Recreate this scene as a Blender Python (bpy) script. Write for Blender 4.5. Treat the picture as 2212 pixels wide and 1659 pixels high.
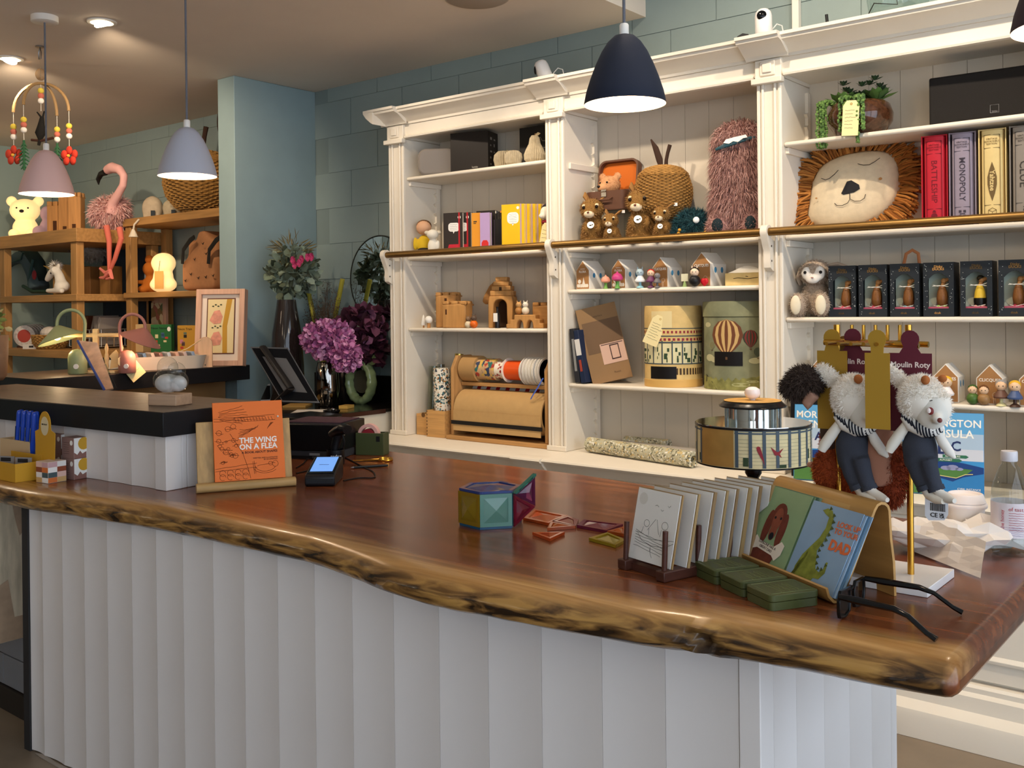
import bpy, bmesh, math, random
from mathutils import Vector, Matrix, noise
random.seed(7)
SC = bpy.context.scene
for _o in list(bpy.data.objects): bpy.data.objects.remove(_o)
COL = SC.collection
R = math.radians
# ---------------------------------------------------------------- camera
F, CYP, TH, RO, PH, HC = 2131.686, 670.33, R(39.1282), R(-.6314), R(.1237), 1.38
cam = bpy.data.cameras.new('camera'); camo = bpy.data.objects.new('camera', cam); COL.objects.link(camo)
cam.sensor_width = 36; cam.lens = 36*F/2212; cam.shift_y = -(829.5-CYP)/2212; cam.clip_start = .02
_f = Matrix.Rotation(TH, 4, 'Z') @ Matrix.Rotation(R(90)-PH, 4, 'X') @ Matrix.Rotation(RO, 4, 'Z')
camo.matrix_world = Matrix.Translation((0, 0, HC)) @ _f
SC.camera = camo
# ---------------------------------------------------------------- world, exposure
w = bpy.data.worlds.new('world'); SC.world = w; w.use_nodes = True
w.node_tree.nodes['Background'].inputs[0].default_value = (.72, .84, 1.0, 1)
w.node_tree.nodes['Background'].inputs[1].default_value = 2.5
SC.view_settings.view_transform = 'Standard'; SC.view_settings.look = 'None'
SC.view_settings.exposure = 0.48; SC.view_settings.gamma = 1; SC.view_settings.use_curve_mapping = False

def light(kind, name, loc, power, col, size=.05, target=None, angle=90, blend=.6):
    l = bpy.data.lights.new(name, kind); l.energy = power; l.color = col
    if kind == 'SPOT': l.spot_size = R(angle); l.spot_blend = blend; l.shadow_soft_size = size
    elif kind == 'POINT': l.shadow_soft_size = size
    o = bpy.data.objects.new(name, l); COL.objects.link(o); o.location = loc
    if target is not None: o.rotation_euler = (Vector(target)-Vector(loc)).to_track_quat('-Z', 'Y').to_euler()
    return o
WARM = (1, .70, .42); WARM2 = (1, .79, .56); WW = (1, .83, .64)

# ---------------------------------------------------------------- pixel <-> place
def ray(x, y):
    u0 = x-1106; w0 = y-CYP
    u = u0*math.cos(RO)+w0*math.sin(RO); v = -u0*math.sin(RO)+w0*math.cos(RO)
    xc = u/F; y2 = -v/F
    zc = math.cos(PH)+y2*math.sin(PH); yc = y2*math.cos(PH)-math.sin(PH)
    return xc*math.cos(TH)-zc*math.sin(TH), xc*math.sin(TH)+zc*math.cos(TH), yc
def at(x, y, X=None, Y=None, Z=None):
    d = ray(x, y)
    t = X/d[0] if X is not None else Y/d[1] if Y is not None else (Z-HC)/d[2]
    return Vector((t*d[0], t*d[1], HC+t*d[2]))
def ext(x0, x1, yt, yb, Y):
    """world box of something that shows between x0..x1, yt..yb with its front at depth Y: centre X, width, height, base Z"""
    a = at(x0, yb, Y=Y); b = at(x1, yb, Y=Y); c = at((x0+x1)/2, yt, Y=Y); d = at((x0+x1)/2, yb, Y=Y)
    return (a.x+b.x)/2, abs(b.x-a.x), c.z-d.z, d.z

# ---------------------------------------------------------------- materials
def lin(c):
    if isinstance(c, str): c = [int(c[i:i+2], 16)/255 for i in (0, 2, 4)]
    return tuple((v/12.92 if v <= .04045 else ((v+.055)/1.055)**2.4) for v in c)
_M = {}
def M(col, rough=.55, metal=0, var=0, vs=40, bump=0, bs=200, stretch=None, emit=0, trans=0, ior=1.45, coat=0, spec=.32, sheen=0, alpha=1):
    k = (col, rough, metal, var, vs, bump, bs, stretch, emit, trans, ior, coat, spec, sheen, alpha)
    if k in _M: return _M[k]
    m = bpy.data.materials.new('mat_%s' % col); m.use_nodes = True; nt = m.node_tree; b = nt.nodes['Principled BSDF']
    c = lin(col); b.inputs['Base Color'].default_value = (*c, 1)
    b.inputs['Roughness'].default_value = rough; b.inputs['Metallic'].default_value = metal
    b.inputs['Transmission Weight'].default_value = trans; b.inputs['IOR'].default_value = ior
    b.inputs['Coat Weight'].default_value = coat; b.inputs['Specular IOR Level'].default_value = spec
    b.inputs['Sheen Weight'].default_value = sheen; b.inputs['Alpha'].default_value = alpha
    if emit: b.inputs['Emission Color'].default_value = (*c, 1); b.inputs['Emission Strength'].default_value = emit
    if var or bump:
        tc = nt.nodes.new('ShaderNodeTexCoord'); mp = nt.nodes.new('ShaderNodeMapping')
        nt.links.new(tc.outputs['Object'], mp.inputs[0])
        if stretch: mp.inputs['Scale'].default_value = stretch
        if var:
            n = nt.nodes.new('ShaderNodeTexNoise'); n.inputs['Scale'].default_value = vs; n.inputs['Detail'].default_value = 5
            nt.links.new(mp.outputs[0], n.inputs['Vector'])
            r = nt.nodes.new('ShaderNodeMapRange'); r.inputs[1].default_value = .3; r.inputs[2].default_value = .7
            r.inputs[3].default_value = 1-var; r.inputs[4].default_value = 1+var
            nt.links.new(n.outputs['Fac'], r.inputs[0])
            h = nt.nodes.new('ShaderNodeVectorMath'); h.operation = 'SCALE'; h.inputs[0].default_value = c
            nt.links.new(r.outputs[0], h.inputs['Scale']); nt.links.new(h.outputs[0], b.inputs['Base Color'])
        if bump:
            n2 = nt.nodes.new('ShaderNodeTexNoise'); n2.inputs['Scale'].default_value = bs; n2.inputs['Detail'].default_value = 3
            nt.links.new(mp.outputs[0], n2.inputs['Vector'])
            bp = nt.nodes.new('ShaderNodeBump'); bp.inputs['Strength'].default_value = bump; bp.inputs['Distance'].default_value = .002
            nt.links.new(n2.outputs['Fac'], bp.inputs['Height']); nt.links.new(bp.outputs[0], b.inputs['Normal'])
    _M[k] = m; return m
def wood(col, axis=0, rough=.45, var=.28, vs=9, coat=0):
    s = [14, 14, 14]; s[axis] = 1
    return M(col, rough, var=var, vs=vs, stretch=tuple(s), bump=.15, bs=20, coat=coat)
def glassm(col='ffffff', rough=.02, ior=1.45):
    """thin clear plastic or glass"""
    k = ('glass', col, rough, ior)
    if k in _M: return _M[k]
    m = bpy.data.materials.new('glass_%s' % col); m.use_nodes = True; nt = m.node_tree; nt.nodes.clear()
    o = nt.nodes.new('ShaderNodeOutputMaterial'); mx = nt.nodes.new('ShaderNodeMixShader')
    t = nt.nodes.new('ShaderNodeBsdfTransparent'); t.inputs[0].default_value = (*lin(col), 1)
    g = nt.nodes.new('ShaderNodeBsdfGlossy'); g.inputs['Roughness'].default_value = rough
    lw = nt.nodes.new('ShaderNodeLayerWeight'); lw.inputs[0].default_value = .5
    pw = nt.nodes.new('ShaderNodeMath'); pw.operation = 'POWER'; pw.inputs[1].default_value = 4; nt.links.new(lw.outputs['Facing'], pw.inputs[0])
    f = nt.nodes.new('ShaderNodeMath'); f.operation = 'MULTIPLY_ADD'; f.inputs[1].default_value = .6; f.inputs[2].default_value = .045; nt.links.new(pw.outputs[0], f.inputs[0])
    nt.links.new(f.outputs[0], mx.inputs[0]); nt.links.new(t.outputs[0], mx.inputs[1]); nt.links.new(g.outputs[0], mx.inputs[2])
    nt.links.new(mx.outputs[0], o.inputs[0]); _M[k] = m; return m

# ---------------------------------------------------------------- mesh building
class B:
    def __init__(s): s.v = []; s.f = []; s.m = []
    def quad(s, idx, mi=0): s.f.append(tuple(idx)); s.m.append(mi)
    def poly(s, pts, mi=0):
        n = len(s.v); s.v += [Vector(p) for p in pts]; s.quad(range(n, n+len(pts)), mi); return s
    def box(s, x0, x1, y0, y1, z0, z1, mi=0, T=None):
        n = len(s.v)
        p = [Vector(q) for q in ((x0,y0,z0),(x1,y0,z0),(x1,y1,z0),(x0,y1,z0),(x0,y0,z1),(x1,y0,z1),(x1,y1,z1),(x0,y1,z1))]
        s.v += [T @ q for q in p] if T else p
        for q in ((3,2,1,0),(4,5,6,7),(0,1,5,4),(1,2,6,5),(2,3,7,6),(3,0,4,7)): s.quad([n+i for i in q], mi)
        return s
    def lathe(s, prof, n=24, c=(0,0,0), mi=0, T=None, cap=True, squash=(1,1)):
        o = len(s.v); c = Vector(c)
        for r, z in prof:
            for i in range(n):
                a = 2*math.pi*i/n; p = Vector((r*math.cos(a)*squash[0], r*math.sin(a)*squash[1], z))+c
                s.v.append(T @ p if T else p)
        for j in range(len(prof)-1):
            for i in range(n):
                a, b2 = o+j*n+i, o+j*n+(i+1) % n
                s.quad((a, b2, b2+n, a+n), mi)
        if cap:
            if prof[0][0] > 1e-6: s.quad([o+i for i in range(n)][::-1], mi)
            if prof[-1][0] > 1e-6: s.quad([o+(len(prof)-1)*n+i for i in range(n)], mi)
        return s
    def cyl(s, p0, p1, r, r1=None, n=12, mi=0):
        return s.tube([p0, p1], [r, r if r1 is None else r1], n, mi)
    def tube(s, pts, r, n=8, mi=0, cap=True, flat=None):
        pts = [Vector(p) for p in pts]; rs = r if isinstance(r, (list, tuple)) else [r]*len(pts); o = len(s.v)
        up = None
        for k, p in enumerate(pts):
            d = (pts[min(k+1, len(pts)-1)]-pts[max(k-1, 0)]).normalized()
            if up is None:
                up = Vector((0,0,1)) if abs(d.z) < .9 else Vector((0,1,0))
            x = d.cross(up).normalized(); up = x.cross(d).normalized()
            for i in range(n):
                a = 2*math.pi*i/n
                s.v.append(p+(x*math.cos(a)+up*math.sin(a)*(flat or 1))*rs[k])
        for k in range(len(pts)-1):
            for i in range(n):
                a, b2 = o+k*n+i, o+k*n+(i+1) % n
                s.quad((a, b2, b2+n, a+n), mi)
        if cap: s.quad([o+i for i in range(n)][::-1], mi); s.quad([o+(len(pts)-1)*n+i for i in range(n)], mi)
        return s
    def ell(s, c, r, seg=16, ring=10, mi=0, T=None):
        o = len(s.v); c = Vector(c)
        if not isinstance(r, (tuple, list)): r = (r, r, r)
        for j in range(ring+1):
            ph = math.pi*j/ring
            for i in range(seg):
                a = 2*math.pi*i/seg
                p = Vector((r[0]*math.sin(ph)*math.cos(a), r[1]*math.sin(ph)*math.sin(a), -r[2]*math.cos(ph)))
                if T: p = T @ p
                s.v.append(p+c)
        for j in range(ring):
            for i in range(seg):
                a, b2 = o+j*seg+i, o+j*seg+(i+1) % seg
                s.quad((a, b2, b2+seg, a+seg), mi)
        return s
    def prism(s, poly, d0, d1, axis='y', mi=0, T=None):
        """extrude a 2-D outline; axis y: outline in xz, z: in xy, x: in yz"""
        o = len(s.v); n = len(poly)
        for d in (d0, d1):
            for a, b2 in poly:
                p = Vector((a, d, b2)) if axis == 'y' else Vector((a, b2, d)) if axis == 'z' else Vector((d, a, b2))
                s.v.append(T @ p if T else p)
        s.quad([o+i for i in range(n)], mi); s.quad([o+n+i for i in range(n)][::-1], mi)
        for i in range(n):
            j = (i+1) % n; s.quad((o+j, o+i, o+n+i, o+n+j), mi)
        return s
    def grid(s, rows, mi=0, closed=False):
        o = len(s.v); n = len(rows[0])
        for r in rows: s.v += [Vector(p) for p in r]
        for j in range(len(rows)-1):
            for i in range(n if closed else n-1):
                a, b2 = o+j*n+i, o+j*n+(i+1) % n
                s.quad((a, b2, b2+n, a+n), mi)
        return s
    def xf(s, T, i0=0):
        for i in range(i0, len(s.v)): s.v[i] = T @ s.v[i]
        return s
def mesh(name, b, mats, smooth=None):
    me = bpy.data.meshes.new(name); me.from_pydata([tuple(v) for v in b.v], [], b.f)
    for m in (mats if isinstance(mats, (list, tuple)) else [mats]): me.materials.append(m)
    if any(b.m): me.polygons.foreach_set('material_index', b.m)
    bm = bmesh.new(); bm.from_mesh(me); bmesh.ops.remove_doubles(bm, verts=bm.verts, dist=1e-6)
    bmesh.ops.recalc_face_normals(bm, faces=bm.faces); bm.to_mesh(me); bm.free()
    if smooth:
        me.polygons.foreach_set('use_smooth', [True]*len(me.polygons)); me.set_sharp_from_angle(angle=R(smooth))
    me.update(); return me
def obj(name, b, mats, parent=None, smooth=40, bevel=0, loc=None, rot=None, kind=None, remesh=0, label=None, sub=0):
    me = b if isinstance(b, bpy.types.Mesh) else mesh(name, b, mats, smooth)
    o = bpy.data.objects.new(name, me); COL.objects.link(o)
    if parent: o.parent = parent
    if loc is not None: o.location = loc
    if rot is not None: o.rotation_euler = rot
    if bevel:
        md = o.modifiers.new('bevel', 'BEVEL'); md.width = bevel; md.segments = 2; md.limit_method = 'ANGLE'; md.angle_limit = R(35)
    if remesh:
        md = o.modifiers.new('remesh', 'REMESH'); md.mode = 'VOXEL'; md.voxel_size = remesh; md.use_smooth_shade = True
        md = o.modifiers.new('smooth', 'SMOOTH'); md.factor = .5; md.iterations = 6
    if sub:
        md = o.modifiers.new('sub', 'SUBSURF'); md.levels = sub; md.render_levels = sub
    if kind: o['kind'] = kind
    if label: o['label'] = label
    return o
def thing(name, label, cat, loc=(0,0,0), rz=0, group=None, rot=None):
    o = bpy.data.objects.new(name, None); COL.objects.link(o); o.location = loc
    o.rotation_euler = rot if rot else (0, 0, rz); o.empty_display_size = .05
    o['label'] = label; o['category'] = cat
    if group: o['group'] = group
    return o
def tag(o, label, cat, group=None):
    o['label'] = label; o['category'] = cat
    if group: o['group'] = group
    return o
def struct(name, b, mats, **k): return obj(name, b, mats, kind='structure', **k)
def copy_tree(o, parent=None, **over):
    c = o.copy(); COL.objects.link(c); c.parent = parent
    for ch in o.children: copy_tree(ch, c)
    return c
FRONT = Matrix.Rotation(R(90), 4, 'X')      # text lying in XY -> standing in XZ, facing -Y
def text(parent, s, size, T, mat, ext_=.0004, bold=0, align='CENTER', name='lettering', sx=1, line=1.0):
    cu = bpy.data.curves.new('txt', 'FONT'); cu.body = s; cu.size = size; cu.align_x = align; cu.align_y = 'CENTER'
    cu.extrude = ext_; cu.offset = bold; cu.resolution_u = 2; cu.space_line = line
    t = bpy.data.objects.new('txt', cu); me = bpy.data.meshes.new_from_object(t)
    bpy.data.objects.remove(t); bpy.data.curves.remove(cu)
    me.transform(T @ Matrix.Diagonal((sx, 1, 1, 1))); me.materials.clear(); me.materials.append(mat); me.name = name
    o = bpy.data.objects.new(name, me); COL.objects.link(o); o.parent = parent
    return o
def lines(b, rows, y, r=.0006, mi=0):
    """thin drawn strokes on a plane y=const, rows of (x,z) points"""
    for ln in rows: b.tube([(p[0], y, p[1]) for p in ln], r, 4, mi)
    return b
def disc(b, cx, cz, rx, rz, y0, y1, n=20, mi=0):
    return b.prism([(cx+rx*math.cos(2*math.pi*i/n), cz+rz*math.sin(2*math.pi*i/n)) for i in range(n)], y0, y1, 'y', mi)
def rrect(x0, x1, y0, y1, r, n=5):
    out = []
    for cx, cy, a0 in ((x1-r, y1-r, 0), (x0+r, y1-r, 90), (x0+r, y0+r, 180), (x1-r, y0+r, 270)):
        for i in range(n+1):
            a = R(a0+90*i/n); out.append((cx+r*math.cos(a), cy+r*math.sin(a)))
    return out
def arc(cx, cy, r, a0, a1, n=12, ry=None):
    return [(cx+r*math.cos(R(a0+(a1-a0)*i/n)), cy+(ry or r)*math.sin(R(a0+(a1-a0)*i/n))) for i in range(n+1)]
def cyl_decal(b, Rr, a0, a1, z0, z1, mi=0, n=6, squash=(1,1), c=(0,0,0), off=.0006):
    """a patch of print on the side of an upright cylinder; angles in degrees, -90 faces the front"""
    rows = []
    for z in (z0, z1):
        rows.append([(c[0]+(Rr+off)*math.cos(R(a0+(a1-a0)*i/n))*squash[0], c[1]+(Rr+off)*math.sin(R(a0+(a1-a0)*i/n))*squash[1], c[2]+z) for i in range(n+1)])
    return b.grid(rows, mi)
def fur(parent, blobs, n, length, width, mats, droop=.5, name='fur', cond=None, jit=.5, seed=1, lift=.55, zmin=.0015):
    """short strands standing on a set of ellipsoids [(centre, radii)]"""
    rnd = random.Random(seed); b = B(); W = [(r[0]*r[1]+r[1]*r[2]+r[0]*r[2]) for c, r in blobs]; k = 0; tries = 0
    while k < n and tries < n*6:
        tries += 1
        c, r = rnd.choices(blobs, W)[0]; d = Vector((rnd.gauss(0,1), rnd.gauss(0,1), rnd.gauss(0,1))).normalized()
        p = Vector((c[0]+d.x*r[0], c[1]+d.y*r[1], c[2]+d.z*r[2]))
        if any(c2 is not c and sum(((p[i]-c2[i])/r2[i])**2 for i in range(3)) < .85 for c2, r2 in blobs): continue
        nn = Vector((d.x/r[0], d.y/r[1], d.z/r[2])).normalized()
        if cond and not cond(p, nn): continue
        L = length*(1-jit*rnd.random()); k += 1
        dr = (nn*lift+Vector((rnd.gauss(0,.3), rnd.gauss(0,.3), rnd.gauss(0,.3)-droop*.5))).normalized()
        s = dr.cross(Vector((rnd.gauss(0,1), rnd.gauss(0,1), rnd.gauss(0,1)))).normalized()*width
        p0 = p-nn*.002; p1 = p0+dr*L*.5; p2 = p1+(dr+Vector((0,0,-droop))).normalized()*L*.5
        p1.z = max(p1.z, zmin); p2.z = max(p2.z, zmin)
        o = len(b.v); b.v += [p0-s, p0+s, p1-s*.8, p1+s*.8, p2]; mi = rnd.randrange(len(mats))
        b.quad((o, o+1, o+3, o+2), mi); b.quad((o+2, o+3, o+4), mi)
    me = bpy.data.meshes.new(name); me.from_pydata([tuple(v) for v in b.v], [], b.f)
    for m in mats: me.materials.append(m)
    me.polygons.foreach_set('material_index', b.m); me.polygons.foreach_set('use_smooth', [True]*len(me.polygons))
    o = bpy.data.objects.new(name, me); COL.objects.link(o); o.parent = parent; o['kind'] = 'stuff'
    return o
def blobs_mesh(b, blobs, mi=0, seg=16, ring=10):
    for c, r in blobs: b.ell(c, r, seg, ring, mi)
    return b
WHITE = M('e6ddcd', .42, var=.02, vs=6); BLACKP = M('17171a', .45)
PAPER = M('f4f1ea', .7); DARKINK = M('2a2625', .7)
# ---------------------------------------------------------------- electric lights (ceiling spots over the shelves)
for i, (x, y, z, tx, pw) in enumerate(((-3.35, 2.72, 2.63, -3.1, 22), (-2.45, 2.72, 2.63, -2.3, 26), (-1.45, 2.35, 3.2, -1.6, 58), (-.45, 2.35, 3.2, -.9, 58))):
    light('SPOT', 'shelf_spot', (x, y, z), pw, WW, .03, (tx, 3.62, 1.25), 100, .7)
# unseen warm fill points, added to brighten the ceiling and room
for x, y, z, pw in ((-4.6, -.6, 2.25, 6), (-2.9, -1.2, 2.25, 5), (-1.0, -1.8, 2.4, 4), (-5.6, 1.4, 2.3, 8)):
    light('POINT', 'fill_point', (x, y, z), pw, WARM2, .12)
# ================================================================ the room
YW, YU, ZC = 3.745, 3.473, 2.652
floor_m = M('857664', .4, var=.25, vs=3, bump=.05, bs=30)
struct('floor', B().box(-8.6, 2.6, -4.2, 3.95, -.1, 0), floor_m)
struct('ceiling', B().box(-8.2, -2.271, -4, YW+.1, ZC, 3.45), M('e2d4c4', .8, var=.02, vs=4))
struct('ceiling_upper', B().box(-2.271, 2.6, -4.2, YW+.1, 3.45, 3.55), M('d9d3c6', .8))
PAINT = M('8a9997', .6, var=.04, vs=5, bump=.25, bs=60)
wb = struct('wall_back', B().box(-7.8, 2.6, YW+.004, YW+.1, 0, 3.5), M('7e8c8a', .7))
bl = mesh('brick', B().box(-.2035, .2035, 0, .02, -.1, .1), PAINT)
n = 0
for r in range(-9, 5):
    z = 2.573+.203*(r+.5)
    for k in range(-14, 6):
        x = (-2.752 if r % 2 == 0 else -2.558)+.411*k-.2055
        if x < -7.7 or x > -.3 or z > 3.4 or z < .75: continue
        if x > -3.5 and z < 2.25: continue
        if x < -2.5 and z > 2.75: continue
        if -4.75 < x < -4.45: continue
        if n >= 300: continue
        o = bpy.data.objects.new('brick', bl); COL.objects.link(o); o.parent = wb; o.location = (x, YW, z); n += 1
NIB = M('8b9fa1', .65, var=.03, vs=8, bump=.1, bs=90)
struct('wall_pier', B().box(-4.66, -4.51, 3.19, YW+.003, 0, ZC-.001), NIB, bevel=.003)
struct('wall_left', B().box(-7.8, -7.7, -4.2, YW, 0, 3.5), M('9aa9a0', .7, bump=.1, bs=50))
# shop front behind the camera and glazed wall to the right: the daylight comes in here
wf = B().box(-7.7, 2.6, -4.1, -4, 0, .6).box(-7.7, 2.6, -4.1, -4, 2.5, 3.5)
for x0, x1 in ((-7.7, .6), (1.9, 2.6)): wf.box(x0, x1, -4.1, -4, .6, 2.5)
struct('wall_front', wf, M('cfcabf', .7))
wr = B().box(2.5, 2.6, -4, YW, 0, .1).box(2.5, 2.6, -4, YW, 3.0, 3.45).box(2.5, 2.6, 2.9, YW, .1, 3.0)
for y in (-4, -2.3, -.6, 1.1): wr.box(2.5, 2.6, y, y+.12, .1, 3.0)
struct('wall_right', wr, M('cfcabf', .7))

# ================================================================ white shelving unit
unit = thing('shelving_unit', 'tall white painted wall shelving with carved cornice and brass rail', 'shelving', (0, 0, 0))
cols = [(-3.611, -3.505), (-2.622, -2.525), (-1.6235, -1.527), (-.60, -.50)]
LZ = .754
CREAM = M('d3c9b8', .5, var=.03, vs=5)
def edge_prof(b, prof, x0, x1, mi=0):
    return b.prism(prof, x0, x1, 'x', mi)
for a, c in cols:
    b = B().box(a, c, YU, YW-.002, LZ, 2.227)
    w_ = c-a
    for f0, f1, d in ((.0, .13, .006), (.2, .3, .009), (.70, .80, .009), (.87, 1, .006)):
        b.box(a+w_*f0, a+w_*f1, YU-d, YU, LZ+.02, 2.215)
    b.box(a-.004, c+.004, YU-.014, YU, LZ, LZ+.022)
    obj('pilaster', b, WHITE, unit, bevel=.003)
    cap = B().box(a-.012, c+.012, YU-.03, YU, 2.205, 2.227).box(a-.004, c+.004, YU-.012, YW-.002, 2.2275, 2.298)
    xm = (a+c)/2
    cap.box(xm-.03, xm+.03, YU-.018, YU-.012, 2.236, 2.290).box(xm-.018, xm+.018, YU-.024, YU-.018, 2.246, 2.280)
    obj('capital', cap, WHITE, unit, bevel=.003)
def crown(y0):
    return [(y0+.1, 2.298), (y0+.095, 2.298), (y0+.092, 2.306), (y0+.078, 2.312), (y0+.06, 2.325), (y0+.035, 2.34), (y0+.012, 2.346), (y0+.008, 2.356), (y0, 2.358), (y0, 2.370), (y0+.1, 2.370)]
for i in range(3):
    a, c = cols[i][1]+.0125, cols[i+1][0]-.0125
    obj('frieze', B().box(a-.01, c+.01, YU+.004, YW-.002, 2.24, 2.2975).prism([(YU+.004, 2.227), (YU-.012, 2.229), (YU-.014, 2.236), (YU-.004, 2.243), (YU+.004, 2.247)], a, c, 'x'), WHITE, unit)
cr = B(); cr.prism(crown(3.385), -3.64, -.45, 'x'); cr.box(-3.6, -.45, 3.47, YW-.002, 2.298, 2.365)
obj('cornice', cr, WHITE, unit, smooth=50)
for a, c in cols:
    obj('cornice_break', B().prism(crown(3.357), a-.035, c+.035, 'x'), WHITE, unit, smooth=50)
# end return of the cornice on the left
obj('cornice_return', B().prism([(-3.611, 2.298), (-3.625, 2.306), (-3.66, 2.332), (-3.68, 2.356), (-3.68, 2.370), (-3.611, 2.370)], 3.36, YW-.002, 'y'), WHITE, unit, smooth=50)
bays = [(cols[0][1], cols[1][0], (2.037, 1.640, 1.2875)), (cols[1][1], cols[2][0], (1.640, 1.4577, 1.0507)), (cols[2][1], cols[3][0], (1.9856, 1.640, 1.3348, 1.0437))]
for a, c, zs in bays:
    nb = 8; wd = (c-a)/nb
    bm_ = mesh('board', B().box(.0007, wd-.0007, 0, .008, LZ, 2.296), CREAM)
    for k in range(nb): obj('board', bm_, None, unit, loc=(a+wd*k, YW-.014, 0))
    obj('back_panel', B().box(a, c, YW-.005, YW-.001, LZ, 2.296), M('c6bcaa', .6), unit)
    for z in zs:
        obj('shelf', B().box(a+.001, c-.001, YU+.012, YW-.015, z-.018, z), WHITE, unit, bevel=.007)
        for xx, s in ((a, 1), (c, -1)):
            obj('cleat', B().box(min(xx, xx+s*.014), max(xx, xx+s*.014), YU+.03, YW-.02, z-.042, z-.0185), WHITE, unit, bevel=.002)
    for xx, s in ((a, 1), (c, -1)):     # toothed strips at the back corners
        t = B().box(min(xx, xx+s*.012), max(xx, xx+s*.012), YW-.055, YW-.03, LZ, 2.2)
        k = LZ+.05
        while k < 2.15: t.prism([(YW-.055, k), (YW-.068, k+.012), (YW-.055, k+.02)], min(xx, xx+s*.012), max(xx, xx+s*.012), 'x'); k += .05
        obj('shelf_support', t, WHITE, unit)
b = B().box(bays[1][0]+.001, bays[1][0]+.014, YU+.03, YW-.02, 1.985, 2.012)
obj('cleat', b, WHITE, unit, bevel=.002)
BRONZE = M('8a6a3c', .38, .85, var=.08, vs=20)
for i in range(3):
    a = cols[i][0]+.012 if i == 0 else (cols[i][0]+cols[i][1])/2+.012
    c = (cols[i+1][0]+cols[i+1][1])/2-.012
    obj('rail', B().cyl((a, 3.432, 1.652), (c, 3.432, 1.652), .0155, n=20), BRONZE, unit)
for i, (a, c) in enumerate(cols):
    xm = a+.005 if i == 0 else (a+c)/2
    p = arc(3.432, 1.652, .026, -60, 210, 14) + [(3.425, 1.605), (3.436, 1.585), (3.44, 1.565), (3.437, 1.545), (3.441, 1.520), (3.462, 1.508), (3.4725, 1.506), (3.4725, 1.620), (3.455, 1.628)]
    obj('rail_bracket', B().prism(p, xm-.013, xm+.013, 'x'), WHITE, unit, smooth=30)
    for q in ((3.449, 1.60), (3.45, 1.545)): obj('screw', B().cyl((xm+.0135, *q), (xm+.0145, *q), .004, n=8), M('5a554c', .4, .6), unit)
# ledge and base cabinets
base = thing('base_cabinet', 'long white base cabinet with moulded ledge under the wall shelving', 'cabinet', (0, 0, 0))
lp = [(YW-.002, LZ-.0005), (3.262, LZ-.0005), (3.250, LZ-.004), (3.246, LZ-.011), (3.251, LZ-.018), (3.262, LZ-.021), (3.266, LZ-.03), (3.285, LZ-.05), (3.288, LZ-.058), (3.30, LZ-.064), (3.30, LZ-.075), (YW-.002, LZ-.075)]
obj('ledge', B().prism(lp, -3.63, -.40, 'x'), WHITE, base, smooth=35)
for a, c in cols:
    obj('ledge_break', B().prism([(y-.014 if y < 3.4 else 3.31, z+.0003) for y, z in lp], a-.03, c+.03, 'x'), WHITE, base, smooth=35)
obj('carcass', B().box(-3.62, -.42, 3.325, YW-.003, .1, LZ-.076), WHITE, base)
for k in range(6):
    a = -3.60+.53*k; c = a+.522
    d = obj('door', B().box(a, c, 3.305, 3.324, .20, .655), WHITE, base, bevel=.002)
    fr = B()
    fr.prism([(3.305, .26), (3.297, .262), (3.294, .272), (3.305, .285)], a+.05, c-.05, 'x').prism([(3.305, .60), (3.297, .598), (3.294, .588), (3.305, .575)], a+.05, c-.05, 'x')
    fr.box(a+.05, a+.07, 3.297, 3.305, .262, .598).box(c-.07, c-.05, 3.297, 3.305, .262, .598)
    obj('moulding', fr, WHITE, d, bevel=.003)
obj('skirting', B().prism([(3.33, .19), (3.292, .188), (3.284, .18), (3.284, .165), (3.27, .155), (3.266, .11), (3.25, .10), (3.232, .088), (3.226, .07), (3.226, 0.001), (3.33, 0.001)], -3.62, -.42, 'x'), WHITE, base, smooth=30)

# ================================================================ counter with live-edge slab
AL = R(3.45); CA = Vector((-3.15, 1.448, 0))
PANEL = M('dcd6d2', .5, var=.02, vs=4)
ctr = thing('fluted_counter', 'white fluted counter base under the live-edge timber top', 'counter', CA, AL)
fl = [.0, .075, .189, .308, .428, .55, .665, .785, .913, 1.036, 1.163, 1.294, 1.419, 1.548, 1.68, 1.813, 1.947, 2.087, 2.222, 2.365]
def flute(w_, h, d=.0045, t=.03):
    p = []
    for i in range(11):
        u = i/10; p.append((w_*u, d*(1-(2*u-1)**2)))
    return B().prism(p+[(w_, t), (0, t)], 0, h, 'z')
HP = .776
for a, c in zip(fl, fl[1:]):
    obj('fluted_board', flute(c-a-.0008, HP), PANEL, ctr, loc=(a, 0, .004), smooth=35)
obj('corner_post', B().box(2.365, 2.405, -.002, .06, .004, .78), PANEL, ctr, bevel=.002)
en = [.06, .175, .333, .498, .661, .819, .87]
for a, c in zip(en, en[1:]):
    obj('fluted_board', flute(c-a-.0008, HP), PANEL, ctr, loc=(2.405, a, .004), rot=(0, 0, R(90)), smooth=35)
obj('dark_edge', B().box(-.035, -.001, -.006, .05, .0, .78), M('2c2a2a', .7), ctr)
obj('frame', B().box(0.01, 2.37, .035, .8, .02, .77), M('8d8377', .7), ctr)

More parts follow.
